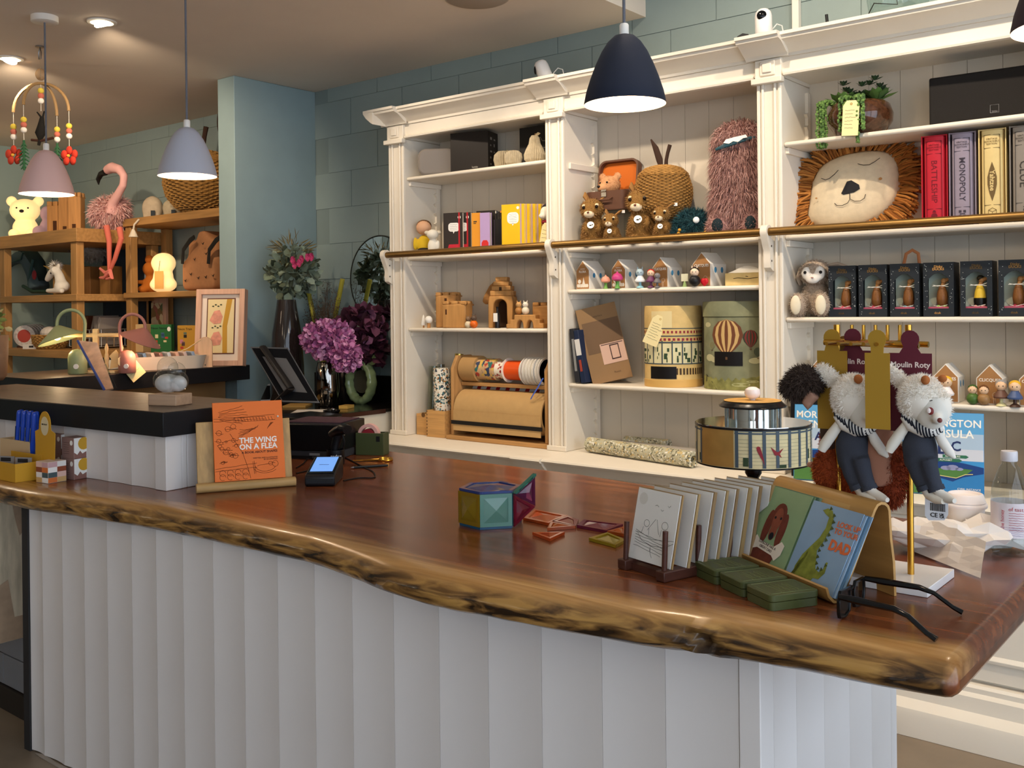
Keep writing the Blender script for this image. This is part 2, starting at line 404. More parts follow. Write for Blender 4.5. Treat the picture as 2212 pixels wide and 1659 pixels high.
# ---- slab
def slab_mat():
    m = bpy.data.materials.new('live_edge_timber'); m.use_nodes = True; nt = m.node_tree; b = nt.nodes['Principled BSDF']; L = nt.links.new
    tc = nt.nodes.new('ShaderNodeTexCoord'); mp = nt.nodes.new('ShaderNodeMapping'); mp.inputs['Scale'].default_value = (1.1, 26, 26); mp.inputs['Rotation'].default_value = (0, 0, -R(2))
    L(tc.outputs['Object'], mp.inputs[0])
    n1 = nt.nodes.new('ShaderNodeTexNoise'); n1.inputs['Scale'].default_value = 1.6; n1.inputs['Detail'].default_value = 8; n1.inputs['Distortion'].default_value = .6
    L(mp.outputs[0], n1.inputs['Vector'])
    r1 = nt.nodes.new('ShaderNodeValToRGB'); e = r1.color_ramp.elements
    e[0].position = .22; e[0].color = (*lin('532914'), 1); e[1].position = .82; e[1].color = (*lin('96552f'), 1)
    x = r1.color_ramp.elements.new(.5); x.color = (*lin('6f3a20'), 1)
    L(n1.outputs['Fac'], r1.inputs[0])
    r2 = nt.nodes.new('ShaderNodeValToRGB'); e = r2.color_ramp.elements
    e[0].position = .3; e[0].color = (*lin('9c6b35'), 1); e[1].position = .7; e[1].color = (*lin('cf9f62'), 1)
    L(n1.outputs['Fac'], r2.inputs[0])
    mp2 = nt.nodes.new('ShaderNodeMapping'); mp2.inputs['Scale'].default_value = (7, 30, 48); L(tc.outputs['Object'], mp2.inputs[0])
    n2 = nt.nodes.new('ShaderNodeTexNoise'); n2.inputs['Scale'].default_value = 1.0; n2.inputs['Detail'].default_value = 4; n2.inputs['Distortion'].default_value = 1.2
    L(mp2.outputs[0], n2.inputs['Vector'])
    r3 = nt.nodes.new('ShaderNodeValToRGB'); e = r3.color_ramp.elements
    e[0].position = .37; e[0].color = (*lin('26170b'), 1); e[1].position = .66; e[1].color = (*lin('ad8245'), 1)
    x = r3.color_ramp.elements.new(.48); x.color = (*lin('6a4a26'), 1)
    L(n2.outputs['Fac'], r3.inputs[0])
    def attr(nm):
        a = nt.nodes.new('ShaderNodeAttribute'); a.attribute_name = nm; return a.outputs['Fac']
    m1 = nt.nodes.new('ShaderNodeMix'); m1.data_type = 'RGBA'; L(attr('sap'), m1.inputs[0]); L(r1.outputs[0], m1.inputs[6]); L(r2.outputs[0], m1.inputs[7])
    m2 = nt.nodes.new('ShaderNodeMix'); m2.data_type = 'RGBA'; L(attr('bark'), m2.inputs[0]); L(m1.outputs[2], m2.inputs[6]); L(r3.outputs[0], m2.inputs[7])
    m3 = nt.nodes.new('ShaderNodeMix'); m3.data_type = 'RGBA'; L(attr('knot'), m3.inputs[0]); L(m2.outputs[2], m3.inputs[6]); m3.inputs[7].default_value = (*lin('23150c'), 1)
    L(m3.outputs[2], b.inputs['Base Color'])
    b.inputs['Roughness'].default_value = .24; b.inputs['Coat Weight'].default_value = .1; b.inputs['Coat Roughness'].default_value = .08; b.inputs['Specular IOR Level'].default_value = .38
    bp = nt.nodes.new('ShaderNodeBump'); bp.inputs['Strength'].default_value = .02; bp.inputs['Distance'].default_value = .002
    L(n1.outputs['Fac'], bp.inputs['Height']); L(bp.outputs[0], b.inputs['Normal'])
    return m
ST = .85
fe = [(-4.0, 1.34), (-3.6, 1.355), (-3.229, 1.394), (-2.959, 1.412), (-2.743, 1.442), (-2.446, 1.493), (-2.293, 1.498), (-2.144, 1.494), (-1.978, 1.498), (-1.833, 1.507), (-1.679, 1.486), (-1.515, 1.456), (-1.395, 1.444), (-1.31, 1.448), (-1.2, 1.457), (-1.096, 1.466), (-1.004, 1.482), (-.915, 1.496), (-.834, 1.515), (-.756, 1.533), (-.692, 1.538), (-.641, 1.548), (-.531, 1.553), (-.464, 1.563), (-.40, 1.572)]
be = [(-4.0, 2.62), (-3.0, 2.612), (-2.688, 2.566), (-2.407, 2.568), (-1.816, 2.558), (-1.524, 2.517), (-.39, 2.49)]
def lerp(tab, x):
    for (a, ya), (c, yc) in zip(tab, tab[1:]):
        if x <= c: return ya+(yc-ya)*(x-a)/(c-a)
    return tab[-1][1]
def slab():
    X0, X1 = -4.0, -.39
    xs = [X0+(X1-X0)*i/240 for i in range(238)]
    # rounded right end
    prof = [(None, .79, 0, 0, 1), (.03, .786, 0, 0, 1), (-.012, .788, 0, 1, 1), (-.03, .797, 0, 1, 1), (-.036, .81, 0, 1, 0), (-.032, .823, .3, 1, 0), (-.022, .836, 1, .75, 0), (-.006, .8455, 1, .05, 0), (.008, .849, 1, 0, 0), (.03, .85, 1, 0, 0), (.055, .85, .45, 0, 0), (.085, .85, 0, 0, 0)]
    v = []; f = []; sap = []; bark = []; knot = []
    cols_ = []
    for x in xs:
        y0 = lerp(fe, x)-.004; yb = lerp(be, x); row = []
        jit = noise.noise(Vector((x*3, .3, 0)))*.012+noise.noise(Vector((x*9, 2.3, 0)))*.004
        kn = max(0, 1-abs(x+.80)/.06)
        for j, (dy, z, s_, bk, _) in enumerate(prof):
            y = yb if dy is None else y0+dy
            if 2 <= j <= 6:
                nz = noise.noise(Vector((x*18, j*.9, 5)))
                y += jit*(1 if j < 6 else .6)+nz*.004*(1 if j < 6 else 0)
                if kn > 0: y += -.012*kn*math.sin(j*2.1+x*60)+(.014*kn if j in (4, 5) else 0)
            if j >= 7: y += jit*.45
            sp = s_*(1+.25*noise.noise(Vector((x*6, j*.5, 9))))
            k_ = kn*(1 if 3 <= j <= 5 and noise.noise(Vector((x*35, j*1.7, 3))) > -.15 else 0)
            if abs(x+.835) < .05 and 2 <= j <= 5: k_ = max(k_, .35)
            row.append(len(v)); v.append((x, y, z)); sap.append(max(0, min(1, sp))); bark.append(bk); knot.append(min(1, k_))
        for t in (.25, .5, .75, 1):
            ys = y0+.085; row.append(len(v)); v.append((x, ys+(yb-ys)*t, .85)); sap.append(0); bark.append(0); knot.append(0)
        row.append(len(v)); v.append((x, yb+.004, .82)); sap.append(.6); bark.append(0); knot.append(0)
        cols_.append(row)
    # right end: shrink the last sections for a rounded nose
    xe = xs[-1]; base_ = [Vector(v[i]) for i in cols_[-1]]
    for t in (25, 50, 72, 90):
        row = []
        for j, p in enumerate(base_):
            q = p.copy(); zz = .8185+(p.z-.8185)*math.cos(R(t))**.6; q.z = zz
            q.x = xe+.022*math.sin(R(t)); q.y = p.y+(.02*(1-math.cos(R(t))) if j < 12 and j > 0 else 0)
            row.append(len(v)); v.append(tuple(q)); sap.append(sap[cols_[-1][j]]*.8); bark.append(bark[cols_[-1][j]]*.3); knot.append(0)
        cols_.append(row)
    n_ = len(cols_[0])
    for a, c in zip(cols_, cols_[1:]):
        for j in range(n_): f.append((a[j], c[j], c[(j+1) % n_], a[(j+1) % n_]))
    f.append(tuple(cols_[0])); f.append(tuple(cols_[-1][::-1]))
    me = bpy.data.meshes.new('counter_top'); me.from_pydata(v, [], f); me.materials.append(slab_mat())
    for nm, d in (('sap', sap), ('bark', bark), ('knot', knot)):
        a = me.attributes.new(nm, 'FLOAT', 'POINT'); a.data.foreach_set('value', d)
    bm = bmesh.new(); bm.from_mesh(me); bmesh.ops.recalc_face_normals(bm, faces=bm.faces); bm.to_mesh(me); bm.free()
    me.polygons.foreach_set('use_smooth', [True]*len(me.polygons)); me.set_sharp_from_angle(angle=R(60))
    o = bpy.data.objects.new('timber_slab', me); COL.objects.link(o); return o
tag(slab(), 'glossy red-brown live-edge timber counter top with honey coloured rim', 'counter top')

# ---- raised counter on the left part, U-shaped with the far one
BT = M('2b2827', .42, var=.12, vs=14, bump=.2, bs=40, stretch=(1, 6, 6)); BTOP = wood('4d4138', 0, .30, .22, 7)
RA = Vector((-2.635, 1.612, ST))
rc = thing('raised_counter', 'raised white fluted counter with thick black top', 'counter', RA, AL)
obj('corner_post', B().box(-.055, 0, 0, .055, .0005, .163), PANEL, rc, bevel=.002)
for k in range(9):
    w_ = .125; obj('fluted_board', flute(w_-.0008, .162), PANEL, rc, loc=(-.055-w_*(k+1), .004, .0008), smooth=35)
for k, (a, c) in enumerate(((.055, .075), (.0755, .2), (.2005, .345))):
    obj('end_board', B().box(-.012, -.001, a, c-.001, .0008, .163), PANEL, rc, bevel=.002)
obj('black_top', B().box(-1.55, .022, -.024, .372, .1635, .235), BLACKP, rc, bevel=.002)
tp = wood('5d4e42', 0, .45, .3, 6)
for k in range(5):
    obj('top_plank', B().box(-1.548+.314*k, -1.548+.314*(k+1)-.0015, -.022, .37, .2352, .2365), tp, rc)
fc = thing('black_counter', 'far black counter running along to the blue wall pier', 'counter', (0, 0, 0))
p = [(-4.29, 2.01), (-4.39, 3.185), (-5.0, 3.185), (-4.85, 2.01)]
obj('black_top', B().prism(p, 1.018, 1.0935, 'z'), BLACKP, fc, bevel=.002)
obj('top_veneer', B().prism([(x-.003*(1 if i < 2 else -1), y) for i, (x, y) in enumerate(p)], 1.0936, 1.095, 'z'), tp, fc)
obj('kraft_panel', B().prism([(-4.42, 2.03), (-4.605, 3.18), (-4.95, 3.18), (-4.8, 2.03)], 0.0, 1.0178, 'z'), M('a5794c', .7, var=.1, vs=5), fc)
# desk in the corner, black top, cream side
dk = thing('corner_desk', 'black topped cream desk in the corner beside the shelving', 'desk', (0, 0, 0))
obj('desk_top', B().box(-4.505, -3.658, 2.78, YW-.003, .860, .878), M('161313', .18, coat=.3), dk, bevel=.003)
obj('top_edge', B().box(-3.6575, -3.654, 2.79, 3.47, .856, .877), M('3a211a', .25), dk)
obj('side_panel', B().box(-4.45, -3.666, 2.82, YW-.004, .10, .8595), M('d8d0bf', .5), dk)
obj('dark_back_strip', B().box(-4.505, -3.658, YW-.03, YW-.004, .8785, 1.02), M('14110f', .4), dk)  # dark strip along the back of the desk top
obj('plinth', B().box(-4.44, -3.69, 2.85, YW-.01, .001, .0995), M('3a332c', .7), dk)
# left end: plywood sheet under the slab, tiled plinth behind
obj_p = thing('plywood_panel', 'bare torn plywood sheet hanging under the counter end', 'panel', (-3.40, 1.40, 0))
ply = M('c9b79b', .7, var=.25, vs=5, stretch=(1, 6, 1.4), bump=.2, bs=30)
obj('sheet', B().box(-.012, 0, -.35, .155, .283, .784), ply, obj_p)
tb = B()
tb.prism([(-.03, .50), (.02, .52), (.05, .47), (.09, .49), (.11, .36), (.155, .36), (.155, .284), (-.1, .284), (-.1, .40)], .0003, .0012, 'x')
tb.prism([(.10, .783), (.155, .783), (.155, .66), (.13, .63), (.115, .69)], .0003, .0012, 'x')
obj('torn_ply', tb, M('a98d72', .75, var=.15, vs=20), obj_p)
tw = struct('wall_plinth', B().box(-4.6, -3.2, 1.553, 1.60, .0, .78), M('4c4a47', .7))
tm = M('7d7f84', .35, var=.05, vs=10)
for r in range(6):
    for k in range(4):
        a = -4.5+.31*k+(.155 if r % 2 else 0); c = min(a+.306, -3.203)
        if c-a > .02: obj('tile', B().box(a, c, 1.546, 1.5535, .085+.108*r, .085+.108*r+.104), tm, tw, bevel=.0015)
obj('skirting', B().box(-4.6, -3.2, 1.538, 1.5535, 0.001, .08), M('2b2622', .5), tw)
struct('trim_paper_strip', B().prism([(0, 0), (.03, .012), (.12, .002), (.26, .004), (.4, -.002), (.41, -.012), (.2, -.014), (.05, -.006)], .0005, .003, 'z', T=Matrix.Translation((CA.x+.03, CA.y-.004, 0)) @ Matrix.Rotation(AL, 4, 'Z')), M('9c9288', .7))
# ================================================================ things on the white shelves
def dep(p): return -p[0]*math.sin(TH)+p[1]*math.cos(TH)
def szm(px, p): return px*dep(p)/F
FACE = R(24)    # a little towards the viewer
def rbox(b, w_, d, h, r=.01, mi=0, z0=0):
    return b.prism(rrect(-w_/2, w_/2, z0, z0+h, r), -d/2, d/2, 'y', mi)
KRAFT = M('b98f5e', .7, var=.06, vs=30); TAGM = M('ecd9a0', .7); BRASS = M('c9973e', .25, 1.0); GOLD = M('d9a441', .3, .9)
PINE = wood('b9834a', 2, .5, .18, 5); BEECH = wood('c99a5f', 0, .5, .16, 5)
def scribble(b, x0, x1, z, y, rnd, amp=.002, mi=0, r=.0004):
    n_ = int((x1-x0)/.004)+2
    b.tube([(x0+(x1-x0)*i/n_, y, z+rnd.uniform(-amp, amp)) for i in range(n_+1)], r, 4, mi); return b
def price_tag(name, label, loc, rot, w_=.05, h=.11, rows=5, col=TAGM, seed=3, group=None):
    t = thing(name, label, 'tag', loc, rot=rot, group=group)
    obj('card', B().prism([(-w_/2, 0), (w_/2, 0), (w_/2, h*.85), (w_*.28, h), (-w_*.28, h), (-w_/2, h*.85)], -.0006, .0006, 'y'), col, t)
    rnd = random.Random(seed); b = B()
    for k in range(rows): scribble(b, -w_*.36, w_*rnd.uniform(.1, .38), h*(.72-.6*k/rows), -.0011, rnd, h*.012)
    obj('handwriting', b, DARKINK, t)
    obj('eyelet', B().lathe([(.0045, -.001), (.0045, .001), (.002, .001), (.002, -.001), (.0045, -.001)], 12, (0, 0, 0), T=Matrix.Translation((0, 0, h*.9)) @ Matrix.Rotation(R(90), 4, 'X'), cap=False), M('caa25a', .3, .8), t)
    return t
def eyes2(t, m_, *es):
    for e in es: obj('eye', B().ell(e[:3], e[3], 10, 6), m_, t)
# ---- bay 1, top shelf
Z1 = 2.0372
t = thing('rounded_grey_box', 'grey rounded toaster-shaped box at the left of the top shelf', 'box', (-3.375, 3.585, Z1), R(32)); t.scale = (1.14, 1.05, 1.06)
obj('body', rbox(B(), .165, .12, .125, .035), M('857d76', .3), t, bevel=.012)
obj('side_cap', rbox(B(), .012, .1, .11, .004).xf(Matrix.Translation((.09, 0, .005))), M('4b443f', .5), t)
obj('foot', B().box(-.06, .06, -.045, .045, -.0001, .006), M('5b5550', .5), t)
t = thing('tall_black_box', 'tall black carton standing behind the grey rounded box', 'box', (-3.155, 3.60, Z1), R(16))
obj('carton', B().box(-.10, .10, -.055, .06, 0, .19), M('211b17', .5), t, bevel=.001)
b = B(); rnd = random.Random(4)
for k in range(5):
    for j in range(2): b.box(.1004, .101, -.03+.04*j, -.03+.04*j+rnd.uniform(.008, .02), .03+.03*k, .03+.03*k+rnd.uniform(.006, .014))
obj('side_print', b, M('8f8a82', .6), t); text(t, 'lumio', .014, Matrix.Translation((.03, -.0556, .02)) @ FRONT, M('b9b2a6', .6))
t = thing('framed_cloud_box', 'black square box with a cloud outline behind the paper fruit', 'box', (-2.785, 3.675, Z1), R(3))
obj('carton', B().box(-.12, .12, -.03, .03, 0, .19), M('181716', .5), t, bevel=.001)
cl = [(-.05, .10), (-.045, .085), (.03, .085), (.04, .10), (.028, .115), (.01, .118), (0, .135), (-.022, .138), (-.036, .125), (-.038, .112), (-.05, .10)]
obj('cloud_outline', lines(B(), [cl], -.0306, .0011), M('b9b2a6', .6), t)
def ribbed(prof, n=56, amp=.06, T=None):
    b = B(); rows = []
    for r, z in prof: rows.append([(r*(1+amp*(1 if i % 2 else -1))*math.cos(2*math.pi*i/n), r*(1+amp*(1 if i % 2 else -1))*math.sin(2*math.pi*i/n), z) for i in range(n)])
    b.grid(rows, 0, True); return b
PG = M('b7a98d', .75, var=.12, vs=60)
def paper_fruit(nm, lab, loc, prof, leaf):
    t = thing(nm, lab, 'ornament', loc, group='folded paper fruit on the top shelf')
    obj('pages', ribbed(prof), PG, t, smooth=None)
    zt = prof[-1][1]
    obj('stalk', B().tube([(0, 0, zt-.012), (.004, 0, zt+.012)], .003, 6), M('6b4f35', .8), t)
    if leaf: obj('leaf', B().prism([(0, zt+.004), (.02, zt+.016), (.034, zt+.008), (.02, zt)], -.001, .001, 'y'), M('9a8a6a', .8), t)
ap = [(.0, .004), (.022, 0), (.034, .012), (.040, .035), (.037, .055), (.024, .068), (.008, .064), (0, .06)]
paper_fruit('paper_apple', 'folded book-page apple at the left of the paper fruit', (-2.975, 3.61, Z1), [(r*1.2, z*1.25) for r, z in ap], True)
paper_fruit('paper_apple', 'smaller folded book-page apple between the others', (-2.865, 3.545, Z1), [(r*1.0, z*1.0) for r, z in ap], False)
paper_fruit('paper_pear', 'tall folded book-page pear beside the shelf post', (-2.752, 3.56, Z1), [(0, .003), (.03, 0), (.046, .018), (.048, .04), (.038, .066), (.026, .09), (.022, .115), (.014, .128), (0, .126)], True)

# ---- bay 1, rail shelf: notebooks and soft toys
ZR = 1.6402
def book(nm, lab, loc, w_, d, h, cover, pages='e9e2d0', rz=0, group=None, cat='book', rot=None, spine=False, elastic=None):
    """standing book, cover facing -y, spine on the left"""
    t = thing(nm, lab, cat, loc, rz, group, rot)
    obj('cover', B().box(-w_/2, w_/2, 0, .0022, 0, h).box(-w_/2, w_/2, d-.0022, d, 0, h).box(-w_/2, -w_/2+.0022, .0022, d-.0022, 0, h), cover, t, bevel=.0006)
    obj('pages', B().box(-w_/2+.0025, w_/2-.003, .0023, d-.0023, .002, h-.002), M(pages, .8), t)
    if elastic: obj('elastic_band', B().box(w_/2-.022, w_/2-.014, -.0008, d+.0008, -.0003, h+.0006), elastic, t)
    return t
def bubble(t, cx, cz, w_, h, y, rows, seed):
    obj('speech_bubble', B().prism(rrect(cx-w_/2, cx+w_/2, cz-h/2, cz+h/2, h*.35), y-.0004, y-.0001, 'y').prism([(cx-.006, cz-h/2+.002), (cx+.006, cz-h/2+.002), (cx-.002, cz-h/2-.010)], y-.0004, y-.0001, 'y'), PAPER, t)
    rnd = random.Random(seed); b = B()
    for k in range(rows): scribble(b, cx-w_*.34, cx+w_*.34, cz+h*.32-h*.64*k/max(1, rows-1), y-.0007, rnd, .0012)
    obj('bubble_writing', b, DARKINK, t)
bk = M('322b28', .5)
t = book('notebook', 'black notebook with a white speech bubble and red elastic', (-3.235, 3.53, ZR), .105, .02, .205, bk, elastic=M('b3202a', .5), rz=R(14))
bubble(t, .005, .135, .06, .042, 0, 4, 1)
obj('sticker', disc(B(), .035, .182, .008, .008, -.0004, -.0001), PAPER, t)
obj('red_roof', B().prism([(-.028, .035), (.032, .035), (.036, .052), (-.022, .052)], -.0005, -.0001, 'y'), M('c0283a', .5), t)
t2 = copy_tree(t); t2.location = (-3.205, 3.556, ZR); t2['label'] = 'second black notebook standing behind the speech bubble one'
t = book('slim_orange_book', 'slim orange-yellow book beside the black notebooks', (-3.09, 3.535, ZR), .048, .022, .195, M('e0962f', .5), rz=R(14))
obj('label_print', B().box(-.014, .006, -.0005, -.0001, .012, .03).box(-.014, .004, -.0005, -.0001, .15, .156).box(-.014, 0, -.0005, -.0001, .143, .147), M('4a3a2a', .6), t)
t = book('slim_lilac_book', 'slim lilac book with a little red house shape', (-3.035, 3.535, ZR), .052, .022, .192, M('b49ac8', .5), rz=R(14))
obj('red_house', B().prism([(-.018, .03), (.018, .03), (.018, .05), (.010, .062), (-.010, .062), (-.018, .05)], -.0005, -.0001, 'y'), M('cc2f2f', .5), t)
t = book('dark_card_book', 'dark covered book behind the orange and lilac ones', (-3.055, 3.565, ZR), .10, .02, .205, M('241e1b', .5), rz=R(14))
t = thing('pencil_tin', 'black tube of pencils with coloured tips beside the lilac book', 'pencil tin', (-2.955, 3.56, ZR))
obj('tin', B().lathe([(.034, 0), (.035, .002), (.035, .155), (.033, .155), (.033, .01), (0, .01)], 28), M('1d1b1b', .4), t)
pc = ['d8c23a', 'c04030', '3a6fa0', '202020', 'e0dccf', '333a44', 'd88a30']
for k in range(7):
    a = k*2*math.pi/7; b = B().cyl((.022*math.cos(a), .022*math.sin(a), .012), (.024*math.cos(a), .024*math.sin(a), .185), .0045, n=6)
    p_ = obj('pencil', b, M('1a1a1a', .4), t); obj('pencil_tip', B().cyl((.024*math.cos(a), .024*math.sin(a), .1855), (.024*math.cos(a), .024*math.sin(a), .195), .0046, .0046, n=6), M(pc[k], .5), p_)
yel = M('e3b81d', .5, var=.03, vs=20)
t = book('notebook', 'bright yellow notebook with speech bubble at the front of its row', (-2.84, 3.505, ZR), .115, .017, .215, yel, elastic=M('b79a9a', .6), rz=R(14))
bubble(t, .0, .152, .058, .052, 0, 5, 2)
obj('sticker', disc(B(), .025, .198, .007, .007, -.0004, -.0001), PAPER, t)
for k, lab in enumerate(('second yellow notebook in the row', 'third yellow notebook in the row', 'fourth yellow notebook in the row', 'rearmost yellow notebook in the row')):
    t2 = copy_tree(t); t2.location = (-2.826+.017*k, 3.526+.021*k, ZR); t2['label'] = lab; t2['group'] = 'yellow notebooks'
def eye(b, x, y, z, r=.004): return b.ell((x, y, z), r, 10, 6)
# plain soft toys in the place of the figures there
t = thing('soft_doll', 'soft doll in a yellow jumper at the left end of the rail shelf', 'soft toy', (-3.445, 3.545, ZR+.0005), R(38))
obj('body', B().ell((0, 0, .06), (.034, .028, .05)).ell((-.042, -.005, .065), (.012, .012, .034)).ell((.04, -.005, .065), (.012, .012, .034)), M('dcb526', .8), t, remesh=.004)
obj('trousers', B().ell((0, -.004, .03), (.033, .03, .022)).ell((-.018, -.02, .014), (.014, .02, .013)).ell((.018, -.02, .014), (.014, .02, .013)), M('2b2522', .8), t, remesh=.004)
obj('head', B().ell((0, -.004, .145), (.038, .036, .036)), M('d9a883', .7), t)
obj('hair', B().ell((0, .006, .155), (.0385, .036, .031)), M('6b4a2e', .85), t)
t = thing('soft_lamb', 'small cream soft toy lamb leaning on the soft doll', 'soft toy', (-3.36, 3.52, ZR+.0005), R(38))
obj('body', B().ell((0, 0, .045), (.026, .024, .044)).ell((-.014, -.018, .012), (.012, .022, .011)).ell((.016, -.018, .012), (.012, .022, .011)).ell((.026, -.01, .055), (.01, .01, .024)).ell((0, -.006, .105), (.030, .032, .026)), M('e9e2d2', .9), t, remesh=.004)
[obj('ear', B().ell((sx*.028, 0, .115), (.014, .008, .010)), M('d8ccb6', .9), t) for sx in (-1, 1)]
t = thing('capped_soft_toy', 'cream soft toy in a dark cap behind the shelf post', 'soft toy', (-2.665, 3.545, ZR+.0005), R(20))
obj('body', B().ell((0, 0, .06), (.035, .03, .06)).ell((0, -.006, .165), (.038, .036, .036)).ell((-.02, -.03, .15), (.018, .016, .014)), M('e6dfd0', .9), t, remesh=.004)
obj('cap', B().ell((.004, .004, .182), (.038, .036, .03)), M('272430', .8), t); obj('scarf', B().lathe([(.028, .116), (.034, .122), (.03, .132), (.02, .132)], 20), M('8f2130', .8), t)
price_tag('price_tag', 'yellow handwritten tag leaning by the shelf post above the rail', (-2.645, 3.475, ZR+.001), (R(-4), R(10), R(-8)), .06, .115, 4)

# ---- bay 1, third shelf: wooden castle blocks
Z3 = 1.2877
WB = wood('b8864c', 2, .55, .16, 5); WB2 = wood('a97840', 0, .55, .16, 5)
def castle(b, w_, d, h, cr=.018):
    b.box(-w_/2, w_/2, -d/2, d/2, 0, h-cr)
    for k in (-1, 0, 1): b.box(k*w_*.36-w_*.14, k*w_*.36+w_*.14, -d/2, -d/2+d*.36, h-cr, h).box(k*w_*.36-w_*.14, k*w_*.36+w_*.14, d/2-d*.36, d/2, h-cr, h)
    return b
G3 = 'wooden castle blocks'
t = thing('wooden_tower', 'tall wooden castle tower block behind the square one', 'toy block', (-3.335, 3.60, Z3), R(25), G3)
obj('block', castle(B(), .105, .09, .175), WB, t, bevel=.006); obj('slot', B().box(-.006, .006, -.0456, -.044, .115, .145), M('4a2a14', .8), t)
t = thing('wooden_keep', 'square wooden castle block with a slit window', 'toy block', (-3.225, 3.545, Z3), R(18), G3)
obj('block', castle(B(), .125, .085, .130), WB, t, bevel=.006); obj('slot', B().box(-.045, -.037, -.0431, -.0415, .065, .09), M('4a2a14', .8), t)
t = thing('wooden_gatehouse', 'stepped wooden gatehouse with dark arched doorway', 'toy block', (-2.985, 3.60, Z3), R(25), G3)
b = B()
arch = [(-.058, 0), (-.034, 0)] + [(-.032+.032*(1-math.cos(math.pi*i/10)), .105+.03*math.sin(math.pi*i/10)) for i in range(11)] + [(.034, 0), (.058, 0), (.062, .12), (.056, .15), (-.052, .15), (-.058, .12)]
b.prism(arch, -.05, .05, 'y'); b.box(-.05, .055, -.046, .046, .1502, .175).box(-.044, .048, -.04, .04, .1752, .198).box(-.037, .04, -.034, .034, .1982, .219).box(-.028, .03, -.028, .028, .2192, .24)
obj('block', b, WB, t, bevel=.004); obj('dark_core', B().box(-.05, .05, .044, .049, .004, .145), M('3b2410', .8), t); obj('slot', B().box(-.006, .006, -.0412, -.0395, .165, .192), M('3b2410', .8), t)
t = thing('wooden_ramp', 'curved wooden roof piece leaning on the gatehouse', 'toy block', (-3.085, 3.66, Z3), R(25), G3)
obj('block', B().prism([(.0, 0), (.045, 0), (.045, .13), (.05, .21), (.035, .225), (.005, .222), (-.02, .20), (-.048, .15), (-.055, .125), (-.04, .112), (-.015, .118), (0, .105)], -.03, .03, 'y'), WB2, t, bevel=.006)
t = thing('wooden_steps', 'stepped wooden bridge block with two arches', 'toy block', (-2.80, 3.54, Z3), R(18), G3)
p = [(-.085, 0), (-.035, 0)] + arc(-.018, .012, .016, 180, 0, 6, .026) + [(.0, 0), (.012, 0)] + arc(.03, .012, .016, 180, 0, 6, .026) + [(.047, 0), (.095, 0), (.095, .022), (.078, .022), (.078, .042), (.058, .042), (.058, .062), (-.045, .062), (-.045, .04), (-.065, .04), (-.065, .02), (-.085, .02)]
obj('block', B().prism(p, -.03, .03, 'y'), WB, t, bevel=.004)
t = thing('wooden_wall_block', 'small crenellated wooden block behind the steps', 'toy block', (-2.745, 3.62, Z3), R(18), G3)
obj('block', castle(B(), .11, .06, .118), WB2, t, bevel=.005)
t = thing('wooden_pillar_block', 'tall wooden post block beside the shelf upright', 'toy block', (-2.668, 3.63, Z3), 0, G3)
obj('block', B().box(-.014, .03, -.03, .03, 0, .205), WB2, t, bevel=.004)
def peg(nm, lab, loc, body, head, hair, s=1, ears=False, rz=0, group='little wooden peg figures', dress=False, base=None):
    t = thing(nm, lab, 'figurine', loc, rz, group)
    if dress: obj('body', B().lathe([(.0, .018*s), (.016*s, .018*s), (.017*s, .022*s), (.006*s, .04*s), (0, .042*s)], 14), body, t); obj('stem', B().lathe([(.012*s, 0), (.010*s, .004*s), (.004*s, .008*s), (.004*s, .018*s)], 12), base or body, t)
    else: obj('body', B().ell((0, 0, .0165*s), (.0165*s, .0165*s, .0165*s), 14, 10), body, t)
    zh = .047*s if dress else .041*s
    obj('head', B().ell((0, 0, zh), .0125*s, 14, 10), head, t)
    if hair: obj('hair', B().ell((0, .0025*s, zh+.003*s), (.0132*s, .0125*s, .0115*s), 14, 10), hair, t)
    eyes2(t, DARKINK, (-.0045*s, -.0118*s, zh, .0013*s), (.0045*s, -.0118*s, zh, .0013*s))
    if ears: [obj('ear', B().cyl((sx*.006*s, 0, zh+.009*s), (sx*.008*s, 0, zh+.019*s), .003*s, .0005, 6), head, t) for sx in (-1, 1)]
    return t
peg('peg_animal', 'tiny cream and brown peg animal beside the orange one', (-3.115, 3.50, Z3), M('d9c9a8', .4), M('7d6248', .4), None, 1.05, True, FACE)
peg('peg_animal', 'tiny orange peg animal in front of the castle', (-3.08, 3.50, Z3), M('d9671e', .35), M('5d4a3c', .4), None, 1.15, True, FACE)
peg('peg_animal', 'tiny fawn peg animal standing on the wooden steps', (-2.835, 3.535, Z3+.0622), M('a8763f', .35), M('c99a63', .4), None, 1.1, True, FACE)
peg('peg_animal', 'tiny cream peg animal standing on the wooden steps', (-2.80, 3.54, Z3+.0622), M('e3d9c2', .35), M('e9e1d0', .4), None, 1.1, True, FACE)
t = thing('toy_tree', 'tiny white cone tree at the shelf end', 'figurine', (-3.42, 3.51, Z3))
obj('cone', B().lathe([(.012, .012), (.014, .016), (.007, .05), (0, .068)], 16), M('eeeae0', .5), t); obj('trunk', B().cyl((0, 0, 0), (0, 0, .0125), .004), PINE, t)
t = thing('toy_tree', 'tiny white ball tree on a wooden trunk', 'figurine', (-3.375, 3.50, Z3))
obj('ball', B().ell((0, 0, .04), .019), M('eeeae0', .5), t); obj('trunk', B().cyl((0, 0, 0), (0, 0, .023), .0085, n=14), PINE, t)
t = thing('little_bottle', 'dark little bottle with white tag in the gatehouse doorway', 'bottle', (-2.955, 3.525, Z3))
obj('glass', B().lathe([(.013, 0), (.014, .06), (.006, .078), (.006, .092), (.008, .1), (0, .1)], 16), M('201d1c', .2), t)
obj('paper_tag', B().box(-.012, .012, -.016, -.015, .03, .07), PAPER, t)

